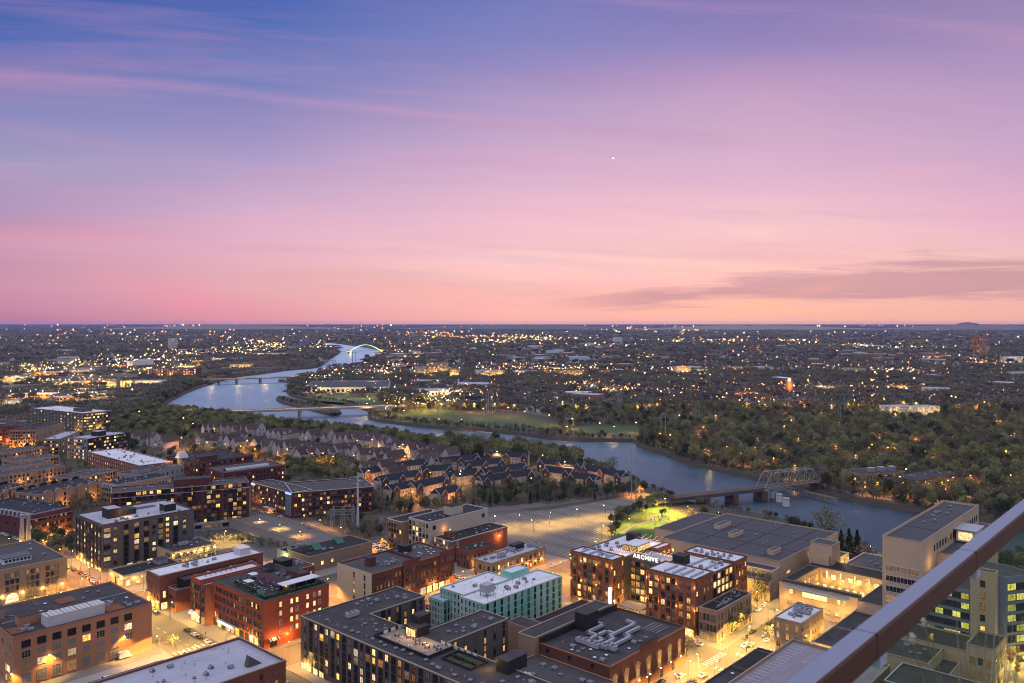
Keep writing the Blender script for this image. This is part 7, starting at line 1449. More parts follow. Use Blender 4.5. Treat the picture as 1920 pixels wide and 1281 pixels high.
# left hand industrial district
random.seed(12)
LAB_C = ['white', 'grey', 'tan_brick', 'red_brick2', 'blue_grey', 'cream', 'brown']
LF = [(276, 370, 708, 22, 'maroon', .35, 'big dark red brick factory block with amber lit roof edge'), (200, 222, 730, 22, 'grey', .2, 'grey office with tall dark windows near the parkway'), (222, 250, 726, 14, 'grey', .1, 'low grey office beside it'), (246, 312, 722, 9, 'white', .5, 'long low white hall under a bright lamp'), (115, 200, 722, 8, 'tan_brick', .4, 'tan hall lit along its front'), (145, 175, 736, 8, 'white', .1, 'white shed'), (75, 135, 722, 7, 'grey', .2, 'pale roofed workshop'), (0, 60, 716, 12, 'cream', .3, 'pale low-rise at the left edge'), (10, 100, 748, 8, 'brown', .1, 'dark flat workshop'), (165, 225, 744, 7, 'grey', .2, 'workshop with pale roof'), (100, 160, 752, 7, 'red_brick2', .1, 'brick depot'), (0, 90, 760, 8, 'blue_grey', .1, 'blue-grey depot at the left edge'), (215, 262, 690, 10, 'red_brick2', .2, 'red roofed store'), (220, 300, 700, 8, 'blue_grey', .2, 'long blue roofed shed'), (330, 372, 692, 9, 'cream', .4, 'amber lit shed'), (360, 385, 685, 16, 'tan_brick', .5, 'orange lit office'), (394, 455, 680, 14, 'white', .2, 'long white factory by the river park'), (430, 474, 693, 14, 'charcoal', .8, 'dark office with bright gold windows by the river'), (60, 120, 704, 9, 'red_brick2', .3, 'red fronted store by the motorway'), (130, 190, 700, 9, 'white', .3, 'white store by the motorway'), (340, 400, 668, 12, 'grey', .3, 'grey depot beyond the motorway'), (470, 550, 668, 12, 'cream', .5, 'long lit depot by the far river'), (40, 95, 690, 10, 'grey', .3, 'grey depot in the haze of lamps')]
for i, (u0, u1, vb, hm, wl, lit, lab) in enumerate(LF):
    far('industrial_building', lab+', industrial district on the left', u0, u1, vb, hm, wl, random.choice(['pale', 'white', 'dark', 'blue']), 'industrial building', None, random.choice([.3, .5, .15, -.2]), (max(4, int((u1-u0)/5)), max(1, int(hm/4)), lit), 14000, nsc=6)
sheet('car_park', [P(0, 735), P(240, 712), P(330, 700), P(420, 690), P(480, 672), P(560, 668), P(560, 655), P(430, 650), P(300, 675), P(0, 712)], .04, 'asphalt_light')
sheet('car_park', [P(0, 770), P(200, 765), P(225, 735), P(0, 740)], .05, 'asphalt'); sheet('street', [P(740, 768), P(860, 745), P(940, 735), P(935, 722), P(840, 718), P(745, 735)], .045, 'asphalt_light')

# ------------------------------------------------------------ single houses
def house_mesh(w, d, h, pk, wall, roof, lit):
    b = MB(); W_ = WALL[wall]; b.box(0, w, 0, d, 0, h, W_, bottom=False); b.face([(0, 0, h), (w, 0, h), (w/2, 0, pk)], W_); b.face([(w, d, h), (0, d, h), (w/2, d, pk)], W_)
    b.face([(w+.4, -.4, h-.3), (w+.4, d+.4, h-.3), (w/2, d+.4, pk+.1), (w/2, -.4, pk+.1)], ROOF[roof]); b.face([(w/2, -.4, pk+.1), (w/2, d+.4, pk+.1), (-.4, d+.4, h-.3), (-.4, -.4, h-.3)], ROOF[roof])
    for x, z in ((w*.25, 1.7), (w*.75, 1.7), (w*.3, 4.4), (w*.7, 4.4)): b.box(x-.6, x+.6, -.06, 0, z-.7, z+.7, random.choice([lit, 'glass_dark', 'glass_dark']), bottom=False)
    for y in (d*.3, d*.7): b.box(-.06, 0, y-.6, y+.6, 1, 2.4, 'glass_dark', bottom=False)
    b.box(w*.6, w*.6+.9, d*.5, d*.5+.9, h, pk+1, WALL['red_brick2']); return b.mesh('house')
HM = [house_mesh(9, 12, 6, 9.5, wl, rf, lt) for wl, rf, lt in (('white', 'navy', 'lit_warm'), ('cream', 'brownsh', 'lit_bright'), ('grey', 'navy', 'lit_dim'), ('white', 'grey' if 'grey' in ROOF else 'navy', 'lit_warm'), ('brown', 'brownsh', 'lit_warm'))]
HW = ['white house with dark gable roof', 'cream house with brown roof', 'grey house with dark roof', 'white house with grey roof', 'brown house with brown roof']
random.seed(77); HS = []
hp = [[(1000, 722), (1920, 705), (1990, 765), (1640, 762), (1400, 760), (1210, 770), (1050, 765), (900, 768), (860, 745)]]
HPW = [[(P(u, v).x, P(u, v).y) for u, v in pl] for pl in hp]
tries = 0
while len(HS) < 285 and tries < 20000:
    tries += 1; v = 700+72*random.random()**.8; u = random.uniform(840, 1960); q = P(u, v)
    if not inpoly(q.x, q.y, HPW[0]) or any((q.x-a)**2+(q.y-c)**2 < r*r for a, c, r in FT) or any((q.x-a)**2+(q.y-c)**2 < 700 for a, c in HS): continue
    HS.append((q.x, q.y))
for u, v in ((1376, 840), (1385, 842), (1425, 848), (1310, 842), (1330, 850), (1740, 778), (1880, 800), (1900, 790), (1860, 788), (1905, 812), (1100, 775), (1010, 775), (990, 772), (960, 768), (1035, 770)):
    q = P(u, v); HS.append((q.x, q.y))
for x, y in HS:
    k = random.randrange(5); rg = 'at the edge of the woods' if y < 1500 else 'in the streets beyond the lawns' if x < 500 else 'in the tree covered suburb on the right'
    o = link(HM[k], 'house', None, (x, y, 0), random.choice((.2, .2+math.pi/2))+random.uniform(-.1, .1)); tag(o, HW[k]+' '+rg, 'house', 'houses among the trees'); o.scale = (1.15, 1.15, 1.1)

# ------------------------------------------------------------ far lamps: 300 largest one by one, the rest as one scatter
CL = [(60, 700, 60, 9, 45, 2), (150, 690, 110, 9, 60, 2), (260, 680, 80, 8, 60, 2), (330, 668, 60, 6, 35, 0), (120, 722, 90, 12, 45, 0), (300, 698, 60, 9, 40, 2), (110, 748, 90, 10, 22, 3), (430, 662, 60, 9, 70, 2), (490, 645, 50, 9, 60, 0), (520, 655, 50, 8, 60, 2), (450, 632, 80, 6, 60, 1), (590, 652, 30, 6, 20, 2), (820, 628, 55, 6, 170, 1), (870, 632, 60, 7, 80, 1), (905, 614, 30, 4, 50, 1), (1000, 634, 80, 6, 110, 0), (1050, 638, 60, 5, 50, 2), (930, 642, 50, 6, 50, 2), (1090, 650, 60, 5, 30, 2), (1280, 641, 70, 4, 50, 2), (1200, 620, 70, 4, 60, 1), (1295, 622, 40, 4, 40, 1), (1480, 640, 50, 3, 35, 2), (1390, 640, 60, 4, 20, 2), (1600, 650, 70, 4, 35, 2), (1700, 655, 60, 4, 22, 2), (1320, 680, 20, 5, 8, 1), (950, 695, 90, 9, 50, 0), (1080, 698, 70, 7, 45, 0), (1200, 675, 40, 5, 18, 2), (1270, 702, 40, 6, 30, 0), (1150, 738, 40, 7, 45, 1), (1100, 728, 50, 8, 30, 1), (850, 748, 60, 8, 40, 2), (800, 765, 80, 10, 40, 2), (1480, 735, 30, 8, 30, 0), (1560, 695, 60, 5, 20, 0), (1690, 700, 60, 6, 35, 0), (1750, 672, 40, 5, 30, 1), (1850, 684, 40, 5, 30, 1), (1650, 735, 60, 7, 25, 1), (1260, 740, 60, 8, 22, 1), (1380, 760, 60, 3, 14, 1), (200, 625, 150, 5, 60, 1), (230, 628, 12, 2, 10, 3), (120, 622, 40, 4, 24, 1), (650, 618, 120, 6, 50, 1), (740, 690, 50, 14, 50, 1), (700, 705, 60, 6, 40, 1), (770, 665, 30, 15, 30, 1), (740, 650, 60, 10, 40, 1), (600, 715, 30, 8, 14, 2), (330, 612, 30, 3, 20, 0)]
random.seed(44); FL = []
def addl(u, v, g):
    if v < 609.5: v = 609.5+random.random()*2
    q = P(u, v)
    if q.y < 9000 and inpoly(q.x, q.y, RX) : return
    FL.append((q.x, q.y, g))
for u, v, su, sv, n, g in CL:
    for i in range(int(n*1.6)): addl(random.gauss(u, su*.6), random.gauss(v, sv*.5), g if random.random() < .7 else random.choice((0, 1, 2, 3)))
for i in range(1100): addl(random.uniform(-20, 1940), random.uniform(610, 650), random.choice((1, 1, 0)))
for i in range(620): addl(random.uniform(700, 1940), random.uniform(650, 775), random.choice((1, 1, 0, 0, 2)))
for i in range(60): addl(random.uniform(-20, 320), random.uniform(630, 680), random.choice((1, 0)))
for i in range(36): addl(random.uniform(1230, 1930), random.uniform(780, 900), random.choice((1, 0)))
FL = [q for q in FL if q[1] > 0]
GL2 = [emis('far_lamp_warm', (1, .52, .16), 13), emis('far_lamp_orange', (1, .30, .05), 12), emis('far_lamp_yellow', (1, .66, .20), 14), emis('far_lamp_white', (1, .93, .8), 14)]
for g in GL2: g.cycles.emission_sampling = 'NONE'
FL.sort(key=lambda q: q[1])
def flm(mb, x, y, g, r, h): mb.ball((x, y, h), r, GL2[g], 5, 3); mb.tube((x, y, 0), (x, y, h), max(.08, r*.12), 'metal_dark', 3, cap=False)
FM = {}
rest = MB(); GN_ = ['warm', 'orange', 'yellow', 'white']
for i, (x, y, g) in enumerate(FL):
    rr = random.random(); r = y*.00020*(.55+2.8*rr**4) + .1; h = 12+r  # balls swell with distance, building lamp glare into the shape
    if i < 300-len(NL)-len(ML)-10-sum(len(q[1]) for q in EXL):
        s_ = round(r, 1); key = (g, s_)
        if key not in FM:
            m_ = MB(); flm(m_, 0, 0, g, s_, 12); FM[key] = m_.mesh('street_lamp')
        u_ = CX+x/y*F; rg = 'in the woods beyond the river' if (y < 1400 and u_ > 1100) else 'on the left industrial side' if u_ < 560 else 'in the suburb on the right' if u_ > 1200 else 'in the middle distance across the river'
        o_ = link(FM[key], 'street_lamp', None, (x, y, 0)); light(o_, (0, 0, 9), 9000*(y/1200)**1.6, COLS[g] if g < 3 else COOL, .8); tag(o_, GN_[g]+' glowing far street lamp '+rg, 'street lamp', 'far street lamps')
    else: flm(rest, x, y, g, r, h)
tag(rest.build('distant_street_lamps'), 'countless tiny glowing lamps spread to the horizon', 'street lamps', None, 'stuff')
# a handful of strong real pools of light in the far yards
random.seed(3)
for u, v in ((60, 700), (150, 692), (230, 684), (300, 676), (380, 664), (440, 655), (500, 650), (130, 722), (210, 712), (300, 700), (80, 745), (180, 748), (470, 690), (820, 630), (850, 634), (1000, 640), (940, 645), (1060, 700), (1280, 705), (1150, 742), (1110, 735), (1300, 645), (1490, 645), (1610, 652), (1700, 740), (920, 700), (740, 700), (860, 745), (1690, 705), (1760, 676), (1540, 735), (340, 690), (30, 715)):
    q = P(u, v); k = (q.y/2000)**2; lm = FM[(2, sorted(s for g, s in FM if g == 2)[-1])]
    o = empty('area_floodlight', (q.x, q.y, 0), 0, label='tall floodlight mast over a bright yard in the far city', cat='floodlight', group='far floodlights'); link(lm, 'mast', o); light(o, (0, 0, 16), 60000*k, random.choice((YEL, WARM, COOL)), 1)

# ============================================================ trees
def leafq(mb, x, y, z, r, m, up=.3):
    a = random.random()*6.283; t = random.uniform(-1, 1); s = math.sqrt(1-t*t); n = Vector((s*math.cos(a), s*math.sin(a), t+up)).normalized()
    p = n.orthogonal().normalized(); q = n.cross(p); b = random.random()*6.283; p, q = p*math.cos(b)+q*math.sin(b), q*math.cos(b)-p*math.sin(b)
    c = Vector((x, y, z)); mb.face([c-p*r, c-q*r*.6, c+p*r, c+q*r*.6], m)
def make_tree(seed, kind, h=12.0):
    random.seed(seed); tr = MB(); cr = MB()
    if kind == 'conifer':
        tr.tube((0, 0, 0), (0, 0, h*.9), .22, 'bark', 6, .04)
        for i in range(520):
            t = random.random()**.8; z = h*(.1+.9*t); rr = (1-t)*h*.24*(.55+.45*math.sin(z*5)**2)+.1; a = random.random()*6.283; r = rr*random.uniform(.5, 1); leafq(cr, r*math.cos(a), r*math.sin(a), z-r*.25, .5, 'leaf_conifer')
        return tr.mesh('trunk'), cr.mesh('crown')
    mt = {'green': 'leaf_spring', 'dark': 'leaf_dark', 'twig': 'leaf_twig', 'airy': 'leaf_spring'}[kind]
    th = h*random.uniform(.22, .32); tr.tube((0, 0, 0), (.1, .1, th), .26, 'bark', 7, .2)
    R = h*random.uniform(.33, .42); lobes = []
    n = {'green': 13, 'dark': 13, 'twig': 12, 'airy': 12}[kind]
    for i in range(n):
        a = i*2.4+random.uniform(-.4, .4); t = (i+.5)/n; zz = th+(h-th)*(.22+.66*t)+random.uniform(-.5, .5); rr = R*math.sqrt(max(.05, 1-(2*t-.75)**2*.75))*random.uniform(.45, .8)
        c = Vector((rr*math.cos(a), rr*math.sin(a), zz)); lobes.append((c, R*random.uniform(.30, .52)))
        mid = Vector((c.x*.35, c.y*.35, th+(c.z-th)*.45)); tr.tube((.05, .05, th*.9), mid, .13, 'bark', 4, .09, cap=False); tr.tube(mid, c, .09, 'bark', 4, .03, cap=False)
        if kind in ('twig', 'airy'):
            for k in range(5): e = c+Vector((random.uniform(-1, 1), random.uniform(-1, 1), random.uniform(-.2, 1.1)))*R*.42; tr.tube(c, e, .04, 'bark', 3, .015, cap=False)
    per = {'green': 78, 'dark': 85, 'twig': 60, 'airy': 46}[kind]; sz = {'green': .42, 'dark': .45, 'twig': .26, 'airy': .32}[kind]
    for c, r in lobes:
        for k in range(per):
            d = Vector((random.gauss(0, 1), random.gauss(0, 1), random.gauss(0, .8))).normalized()*r*random.uniform(.55, 1.1); leafq(cr, c.x+d.x, c.y+d.y, c.z+d.z, sz*random.uniform(.7, 1.3), mt)
    return tr.mesh('trunk'), cr.mesh('crown')
KINDS = ['green', 'green', 'twig', 'dark', 'airy', 'twig', 'green', 'airy', 'dark', 'conifer']
TREES = [make_tree(100+i, k) for i, k in enumerate(KINDS)]
KN = {'green': 'fresh green spring tree', 'dark': 'dark rounded tree', 'twig': 'brownish bare twigged tree', 'airy': 'airy pale green tree', 'conifer': 'dark pointed conifer'}
def patch(seed, n, S, hh, q, nl):
    """a stretch of woodland: many small crowns side by side"""
    random.seed(seed); m_ = MB()
    for i in range(n):
        x, y = random.uniform(-S/2, S/2), random.uniform(-S/2, S/2); r = random.uniform(.75, 1.25)*q; z = hh*random.uniform(.55, .85)
        for k in range(nl):
            d = Vector((random.gauss(0, 1), random.gauss(0, 1), abs(random.gauss(0, .9)))).normalized()*r*random.uniform(.7, 1); leafq(m_, x+d.x, y+d.y, max(1, z+d.z*.8), r*.33, 'canopy', .8)
    return m_.mesh('woodland')
RIVW = RX
def allowed(X, Y, clear=1.0):
    ok = ~inpoly_np(X, Y, RX) | inpoly_np(X, Y, IX)
    ob = np.array(OBST); 
    for i in range(0, len(ob)):
        dx = X-ob[i, 0]; dy = Y-ob[i, 1]; ok &= (dx*dx+dy*dy) > (ob[i, 2]*clear)**2
    return ok
for x, y in HS:
    OBST.append((x+5, y+6, 9.5)); dd = Vector((x, y)).normalized()
    OBST.append((x-dd.x*13, y-dd.y*13, 8))
    if random.random() < .5: OBST.append((x-dd.x*26, y-dd.y*26, 8))
for x, y, r in FT: OBST.append((x, y-r*.5, r*.7))
for (x, y) in LC: OBST.append((x, y, 4))
REG = [
 ([(575, 968), (760, 985), (735, 1002), (692, 1014), (655, 1004)], 6.5, 5, 9, [2, 4, 5, 3, 2]),
 ([(1830, 1056), (1990, 1062), (1990, 1112), (1840, 1105)], 8, 8, 13, [3, 0, 8, 5]),
 ([(0, 800), (560, 806), (850, 850), (1190, 900), (1190, 915), (880, 945), (700, 975), (560, 950), (300, 960), (0, 965)], 15, 5, 9, [0, 3, 4, 5, 2]),
 ([(535, 870), (700, 878), (760, 885), (700, 905), (600, 900), (540, 890)], 8, 7, 12, [0, 1, 3, 4, 0]),
 ([(360, 840), (560, 850), (640, 868), (560, 872), (430, 855), (350, 848)], 9, 6, 10, [0, 3, 4, 5]),
 ([(560, 1010), (700, 1040), (720, 1010), (640, 985)], 13, 4, 7, [4, 5]),  # polygon (pixels), spacing, min h, max h, kinds allowed
 ([(1198, 830), (1255, 850), (1305, 868), (1360, 880), (1430, 893), (1560, 926), (1680, 946), (1760, 958), (1960, 990), (1990, 900), (1990, 790), (1600, 790), (1480, 776), (1330, 790), (1240, 800), (1200, 812)], 9.0, 6, 17, [0, 1, 2, 4, 5, 6, 7, 2, 0, 3]),
 ([(700, 745), (860, 752), (1000, 762), (1200, 768), (1480, 762), (1990, 770), (1990, 792), (1600, 792), (1480, 778), (1330, 780), (1200, 796), (1060, 800), (1000, 776), (860, 770), (740, 776)], 14, 8, 14, [0, 1, 2, 3, 4, 5, 6]),
 ([(225, 792), (262, 768), (300, 770), (400, 780), (520, 797), (560, 802), (520, 812), (440, 808), (360, 806), (320, 835), (225, 806)], 8, 9, 15, [0, 1, 4, 6, 3]),
 ([(520, 797), (600, 804), (700, 814), (790, 829), (840, 836), (830, 850), (760, 838), (700, 832), (620, 820), (540, 812)], 8, 8, 14, [0, 4, 6, 7, 3]),
 ([(830, 836), (900, 840), (1010, 848), (1060, 860), (1120, 882), (1160, 893), (1100, 884), (1000, 868), (900, 866), (830, 862)], 9.5, 10, 19, [0, 4, 6, 3, 7]),
 ([(680, 930), (780, 945), (860, 945), (900, 928), (1000, 910), (1100, 918), (1180, 912), (1215, 925), (1190, 932), (1040, 944), (900, 952), (700, 968), (675, 950)], 6.8, 6, 11, [2, 4, 5, 3, 7, 8, 9]),
 ([(640, 880), (700, 885), (760, 890), (820, 885), (850, 868), (780, 872), (740, 880), (660, 875), (600, 880), (540, 885), (540, 872), (640, 866)], 10, 6, 12, [0, 1, 3, 4, 5]),
 ([(360, 812), (840, 850), (840, 880), (640, 885), (440, 860), (360, 842)], 17, 5, 8.5, [0, 3, 4, 5]),
 ([(690, 912), (1160, 915), (1160, 888), (1000, 870), (830, 870), (690, 900)], 17, 4, 7, [0, 3, 4, 5]),
 ([(60, 1052), (140, 1045), (140, 1010), (75, 1000), (60, 1020)], 6.5, 6, 9, [0, 4, 2, 3]),
 ([(130, 975), (205, 945), (205, 925), (140, 930)], 8, 6, 9, [0, 2, 5]),
 ([(475, 1012), (555, 1025), (620, 1040), (600, 1050), (470, 1022), (372, 1010), (370, 1000)], 4.5, 2.5, 5, [0, 4, 7]),
 ([(572, 985), (690, 1010), (700, 985), (640, 965), (560, 962)], 10, 4, 8, [2, 4, 5]),
 ([(1145, 1010), (1140, 985), (1165, 966), (1185, 958), (1178, 975), (1160, 995), (1158, 1012)], 6, 6, 9, [3, 8, 0]),
 ([(1180, 955), (1225, 940), (1245, 945), (1235, 958), (1190, 966)], 7.5, 5, 9, [0, 3, 4, 6]),
 ([(1240, 942), (1310, 965), (1400, 985), (1480, 1005), (1570, 1035), (1640, 1062), (1650, 1075), (1600, 1075), (1560, 1052), (1480, 1018), (1390, 985), (1300, 972), (1265, 955)], 8, 5, 9, [2, 5, 8, 3, 2]),
 ([(200, 800), (250, 790), (300, 830), (240, 850), (205, 830)], 8, 7, 11, [0, 3, 4]),
 ([(0, 802), (190, 860), (330, 870), (330, 830), (240, 815), (100, 850), (0, 830)], 26, 6, 9, [0, 4, 5]),
 ([(250, 770), (330, 728), (372, 716), (392, 708), (385, 716), (335, 740), (318, 760), (262, 775)], 10, 8, 13, [0, 3, 5]),
 ([(575, 705), (560, 712), (545, 723), (536, 735), (548, 742), (565, 735), (575, 722), (600, 712)], 11, 8, 12, [0, 3, 5]),
 ([(517, 748), (560, 754), (600, 760), (641, 774), (614, 779), (560, 764)], 10, 4, 8, [0, 3, 5]),
 ([(700, 790), (790, 801), (900, 806), (1000, 815), (1100, 826), (1195, 830), (1190, 822), (1100, 818), (1000, 806), (860, 798), (780, 790), (700, 780)], 9, 5, 9, [2, 5, 0, 4, 3]),
 ([(1040, 800), (1075, 795), (1160, 790), (1215, 795), (1215, 812), (1190, 800), (1090, 800), (1050, 812)], 12, 6, 11, [0, 3, 5, 2]),
]
TL = []
rs = np.random.RandomState(5)
for pl, sp, h0, h1, ks in REG:
    w = np.array([(P(u, v).x, P(u, v).y) for u, v in pl]); x0, y0 = w.min(0); x1, y1 = w.max(0)
    gx, gy = np.meshgrid(np.arange(x0, x1, sp), np.arange(y0, y1, sp)); X = gx.ravel()+rs.uniform(-.48, .48, gx.size)*sp; Y = gy.ravel()+rs.uniform(-.48, .48, gx.size)*sp
    k = inpoly_np(X, Y, w); X, Y = X[k], Y[k]; k = allowed(X, Y, 1.0); X, Y = X[k], Y[k]
    for x, y in zip(X, Y): TL.append((x, y, rs.uniform(h0, h1)/12, ks[rs.randint(len(ks))], 0))
for i in range(len(rw)):         # scrub along the water's edge
    a, b_ = rw[i], rw[(i+1) % len(rw)]; L = (b_-a).length
    if a.y > 3500 or a.y < 420: continue
    nr = Vector((-(b_-a).y, (b_-a).x)).normalized()
    for k in range(int(L/3.2)):
        t = rs.uniform(0, 1); o_ = rs.uniform(.5, 9)
        for sg in (1, -1):
            q = a+(b_-a)*t+Vector((nr.x, nr.y, 0))*o_*sg
            if not inpoly(q.x, q.y, RX): TL.append((q.x, q.y, rs.uniform(2.5, 6.5)/12, [2, 5, 3, 0, 5][rs.randint(5)], 0))
# singled-out trees seen well
for u, v, hh, k, lab in ((1552, 1035, 27, 4, 'broad pale willow with visible limbs behind the exhibition hall'), (1487, 1004, 12, 8, 'dark round tree at the river edge left of the willow'), (1592, 1052, 19, 9, 'dark conifer right of the willow'), (1607, 1058, 20, 9, 'tallest dark conifer by the stair tower'), (1577, 1048, 17, 9, 'dark conifer just behind the stair tower'), (1622, 1064, 15, 2, 'reddish bare tree right of the conifers'), (1634, 1068, 12, 5, 'second reddish bare tree right of the conifers'), (1518, 1016, 12, 9, 'small conifer between the round tree and the willow'), (1505, 1010, 11, 8, 'dark round tree next to the small conifer'), (1433, 1128, 13, 4, 'bare tree before the yellow lit hall wall'), (1420, 1140, 11, 7, 'small tree at the end of the corner block'), (1330, 1195, 9, 0, 'small tree glowing yellow at the russet building corner'), (1383, 1180, 11, 6, 'yellow lit tree halfway along the corner block'), (1398, 1170, 10, 4, 'second yellow lit tree along the corner block'), (1367, 1192, 10, 0, 'nearest yellow lit tree along the corner block'), (1288, 1232, 9, 5, 'bare street tree at the theatre corner'), (1300, 1222, 8, 2, 'second bare street tree at the theatre corner'), (1440, 1200, 8, 4, 'sparse tree left of the old stone building'), (1448, 1188, 7, 7, 'smaller sparse tree left of the old stone building'), (324, 1215, 6, 4, 'round sparse tree in the planter above the white roofed building'), (1240, 968, 5, 0, 'bright lit round bush in the park'), (1246, 966, 5, 6, 'second bright lit bush in the park'), (720, 1030, 6, 4, 'slim tree in the restaurant yard'), (738, 1038, 7, 7, 'slim tree by the maroon warehouse back'), (1247, 948, 10, 0, 'tree lit bright yellow green by the floodlight'), (1220, 950, 9, 6, 'green lit tree left of the floodlit one'), (1198, 960, 8, 3, 'dark tree left of the green lit ones')):
    q = P(u, v); TL.append((q.x, q.y, hh/12, k, lab))
TL.sort(key=lambda q: -(q[2]/q[1])*(100 if q[4] else 1))
where2 = lambda x, y: 'by the fore streets' if y < 480 else ('in the roadside belt by the car park' if y < 680 else 'among the townhouses') if x/y*F+CX < 1200 and y < 900 else 'on the wooded far bank' if x > 0 else 'along the near river bank'
for i, (x, y, s, k, lab) in enumerate(TL[:300]):
    kn = KINDS[k]; o = empty('tree' if kn != 'conifer' else 'conifer_tree', (x, y, -.05), rs.uniform(0, 6.28), label=lab or KN[kn]+' '+where2(x, y), cat='tree', group=None if lab else 'trees near the city'); o.scale = (s*rs.uniform(.9, 1.15), s*rs.uniform(.9, 1.15), s)
    link(TREES[k][0], 'trunk', o); link(TREES[k][1], 'crown', o)
def scatter_stuff(name, label, meshes, pts, kind='stuff'):
    """pts: x, y, sx, sz, index -> one object, its points carrying real tree geometry"""
    me = bpy.data.meshes.new(name); me.from_pydata([(p[0], p[1], p[5] if len(p) > 5 else 0) for p in pts], [], [])
    at = me.attributes.new('idx', 'INT', 'POINT'); at.data.foreach_set('value', [int(p[4]) for p in pts])
    at = me.attributes.new('scl', 'FLOAT_VECTOR', 'POINT'); at.data.foreach_set('vector', [c for p in pts for c in (p[2], p[2], p[3])])
    at = me.attributes.new('rot', 'FLOAT_VECTOR', 'POINT'); at.data.foreach_set('vector', [c for p in pts for c in (0, 0, random.random()*6.283)])
    o = bpy.data.objects.new(name, me); COL.objects.link(o); tag(o, label, name.replace('_', ' '), None, kind)
    ng = bpy.data.node_groups.new(name, 'GeometryNodeTree'); ng.interface.new_socket('Geometry', in_out='INPUT', socket_type='NodeSocketGeometry'); ng.interface.new_socket('Geometry', in_out='OUTPUT', socket_type='NodeSocketGeometry')
    N = ng.nodes; gi = N.new('NodeGroupInput'); go = N.new('NodeGroupOutput'); iop = N.new('GeometryNodeInstanceOnPoints'); gti = N.new('GeometryNodeGeometryToInstance')
    for mset in reversed(meshes):
        so = bpy.data.objects.new('src', mset); oi = N.new('GeometryNodeObjectInfo'); oi.inputs['Object'].default_value = so; oi.transform_space = 'ORIGINAL'; ng.links.new(oi.outputs['Geometry'], gti.inputs[0])
    def attr(nm, ty): a = N.new('GeometryNodeInputNamedAttribute'); a.data_type = ty; a.inputs['Name'].default_value = nm; return a.outputs['Attribute']
    ng.links.new(gi.outputs[0], iop.inputs['Points']); ng.links.new(gti.outputs[0], iop.inputs['Instance']); iop.inputs['Pick Instance'].default_value = True
    ng.links.new(attr('idx', 'INT'), iop.inputs['Instance Index']); ng.links.new(attr('rot', 'FLOAT_VECTOR'), iop.inputs['Rotation']); ng.links.new(attr('scl', 'FLOAT_VECTOR'), iop.inputs['Scale'])
    ng.links.new(iop.outputs[0], go.inputs[0]); md = o.modifiers.new('scatter', 'NODES'); md.node_group = ng
    return o
def joined(tr, cr):
    me = bpy.data.meshes.new('tree_full'); v = []; f = []; mi = []; mats = []
    for m_ in (tr, cr):
        k = len(v); v += [tuple(q.co) for q in m_.vertices]
        for mm in m_.materials:
            if mm not in mats: mats.append(mm)
        for p_ in m_.polygons: f.append(tuple(k+i for i in p_.vertices)); mi.append(mats.index(m_.materials[p_.material_index]))
    me.from_pydata(v, [], f); [me.materials.append(mm) for mm in mats]; me.polygons.foreach_set('material_index', mi); me.update(); return me
full = [joined(a, c) for a, c in TREES]
scatter_stuff('woods', 'dense spring woods along the river banks and beyond', full, [(x, y, s*1.05, s, k) for x, y, s, k, l_ in TL[300:]])
# far woodland: stretches of canopy out to the horizon
PT = [patch(500+i, 26, 60, 11, 5.6, 26) for i in range(4)]
pp = []
U = rs.uniform(-60, 1990, 60000); V = 608.6+rs.uniform(0, 1, 60000)**1.0*(792-608.6)
X = (U-CX)/F*(H*F/(V-V0)); Y = H*F/(V-V0)
keepn = []
dens = np.ones(len(X))*.9
left = (U < 560) & (V > 655); dens[left] = .10
dens[(U < 330) & (V > 640) & (V < 700-.18*U)] = .9
dens[(U > 560) & (U < 860) & (V > 690)] = .12
dens[(U > 400) & (U < 700) & (V > 640) & (V < 690)] = .45
dens[(U > 860) & (V > 770)] = 0; dens[(U < 860) & (V > 745)] = 0; dens[(U < 300) & (V > 705)] = .05
for cu, cv, su, sv, n, g_ in CL: dens *= 1-.55*np.exp(-((U-cu)/(su*.8))**2-((V-cv)/(sv*.9))**2)
k = (rs.uniform(0, 1, len(X)) < dens) & (Y > 1150); X, Y, U, V = X[k], Y[k], U[k], V[k]
ok = allowed(X, Y, 1.05); X, Y = X[ok], Y[ok]
cell = {}
for x, y in zip(X, Y):
    S = max(30, y*y*.0000060*1.0+20) if y > 2200 else 34
    S = min(S, 420); key = (int(x/S/.8), int(y/(S*.8)), int(math.log(S)*3))
    if key in cell: continue
    cell[key] = 1
    if y < 9000 and (inpoly(x+S*.4, y, RX) or inpoly(x-S*.4, y, RX) or inpoly(x, y-S*.3, RX) or inpoly(x, y+S*.3, RX)): 
        if S > 40 or random.random() < .6: continue
    sc = S/60*1.15; zz = min(1.5, .75+y/12000)*random.uniform(.8, 1.2)
    pp.append((x, y, sc, zz*random.choice((.8, 1, 1.25)), random.randrange(4), -1 if y > 3000 else 0))
print('patches', len(pp), 'trees', len(TL))
scatter_stuff('far_woodland', 'tree covered plain stretching to the horizon', PT, pp)

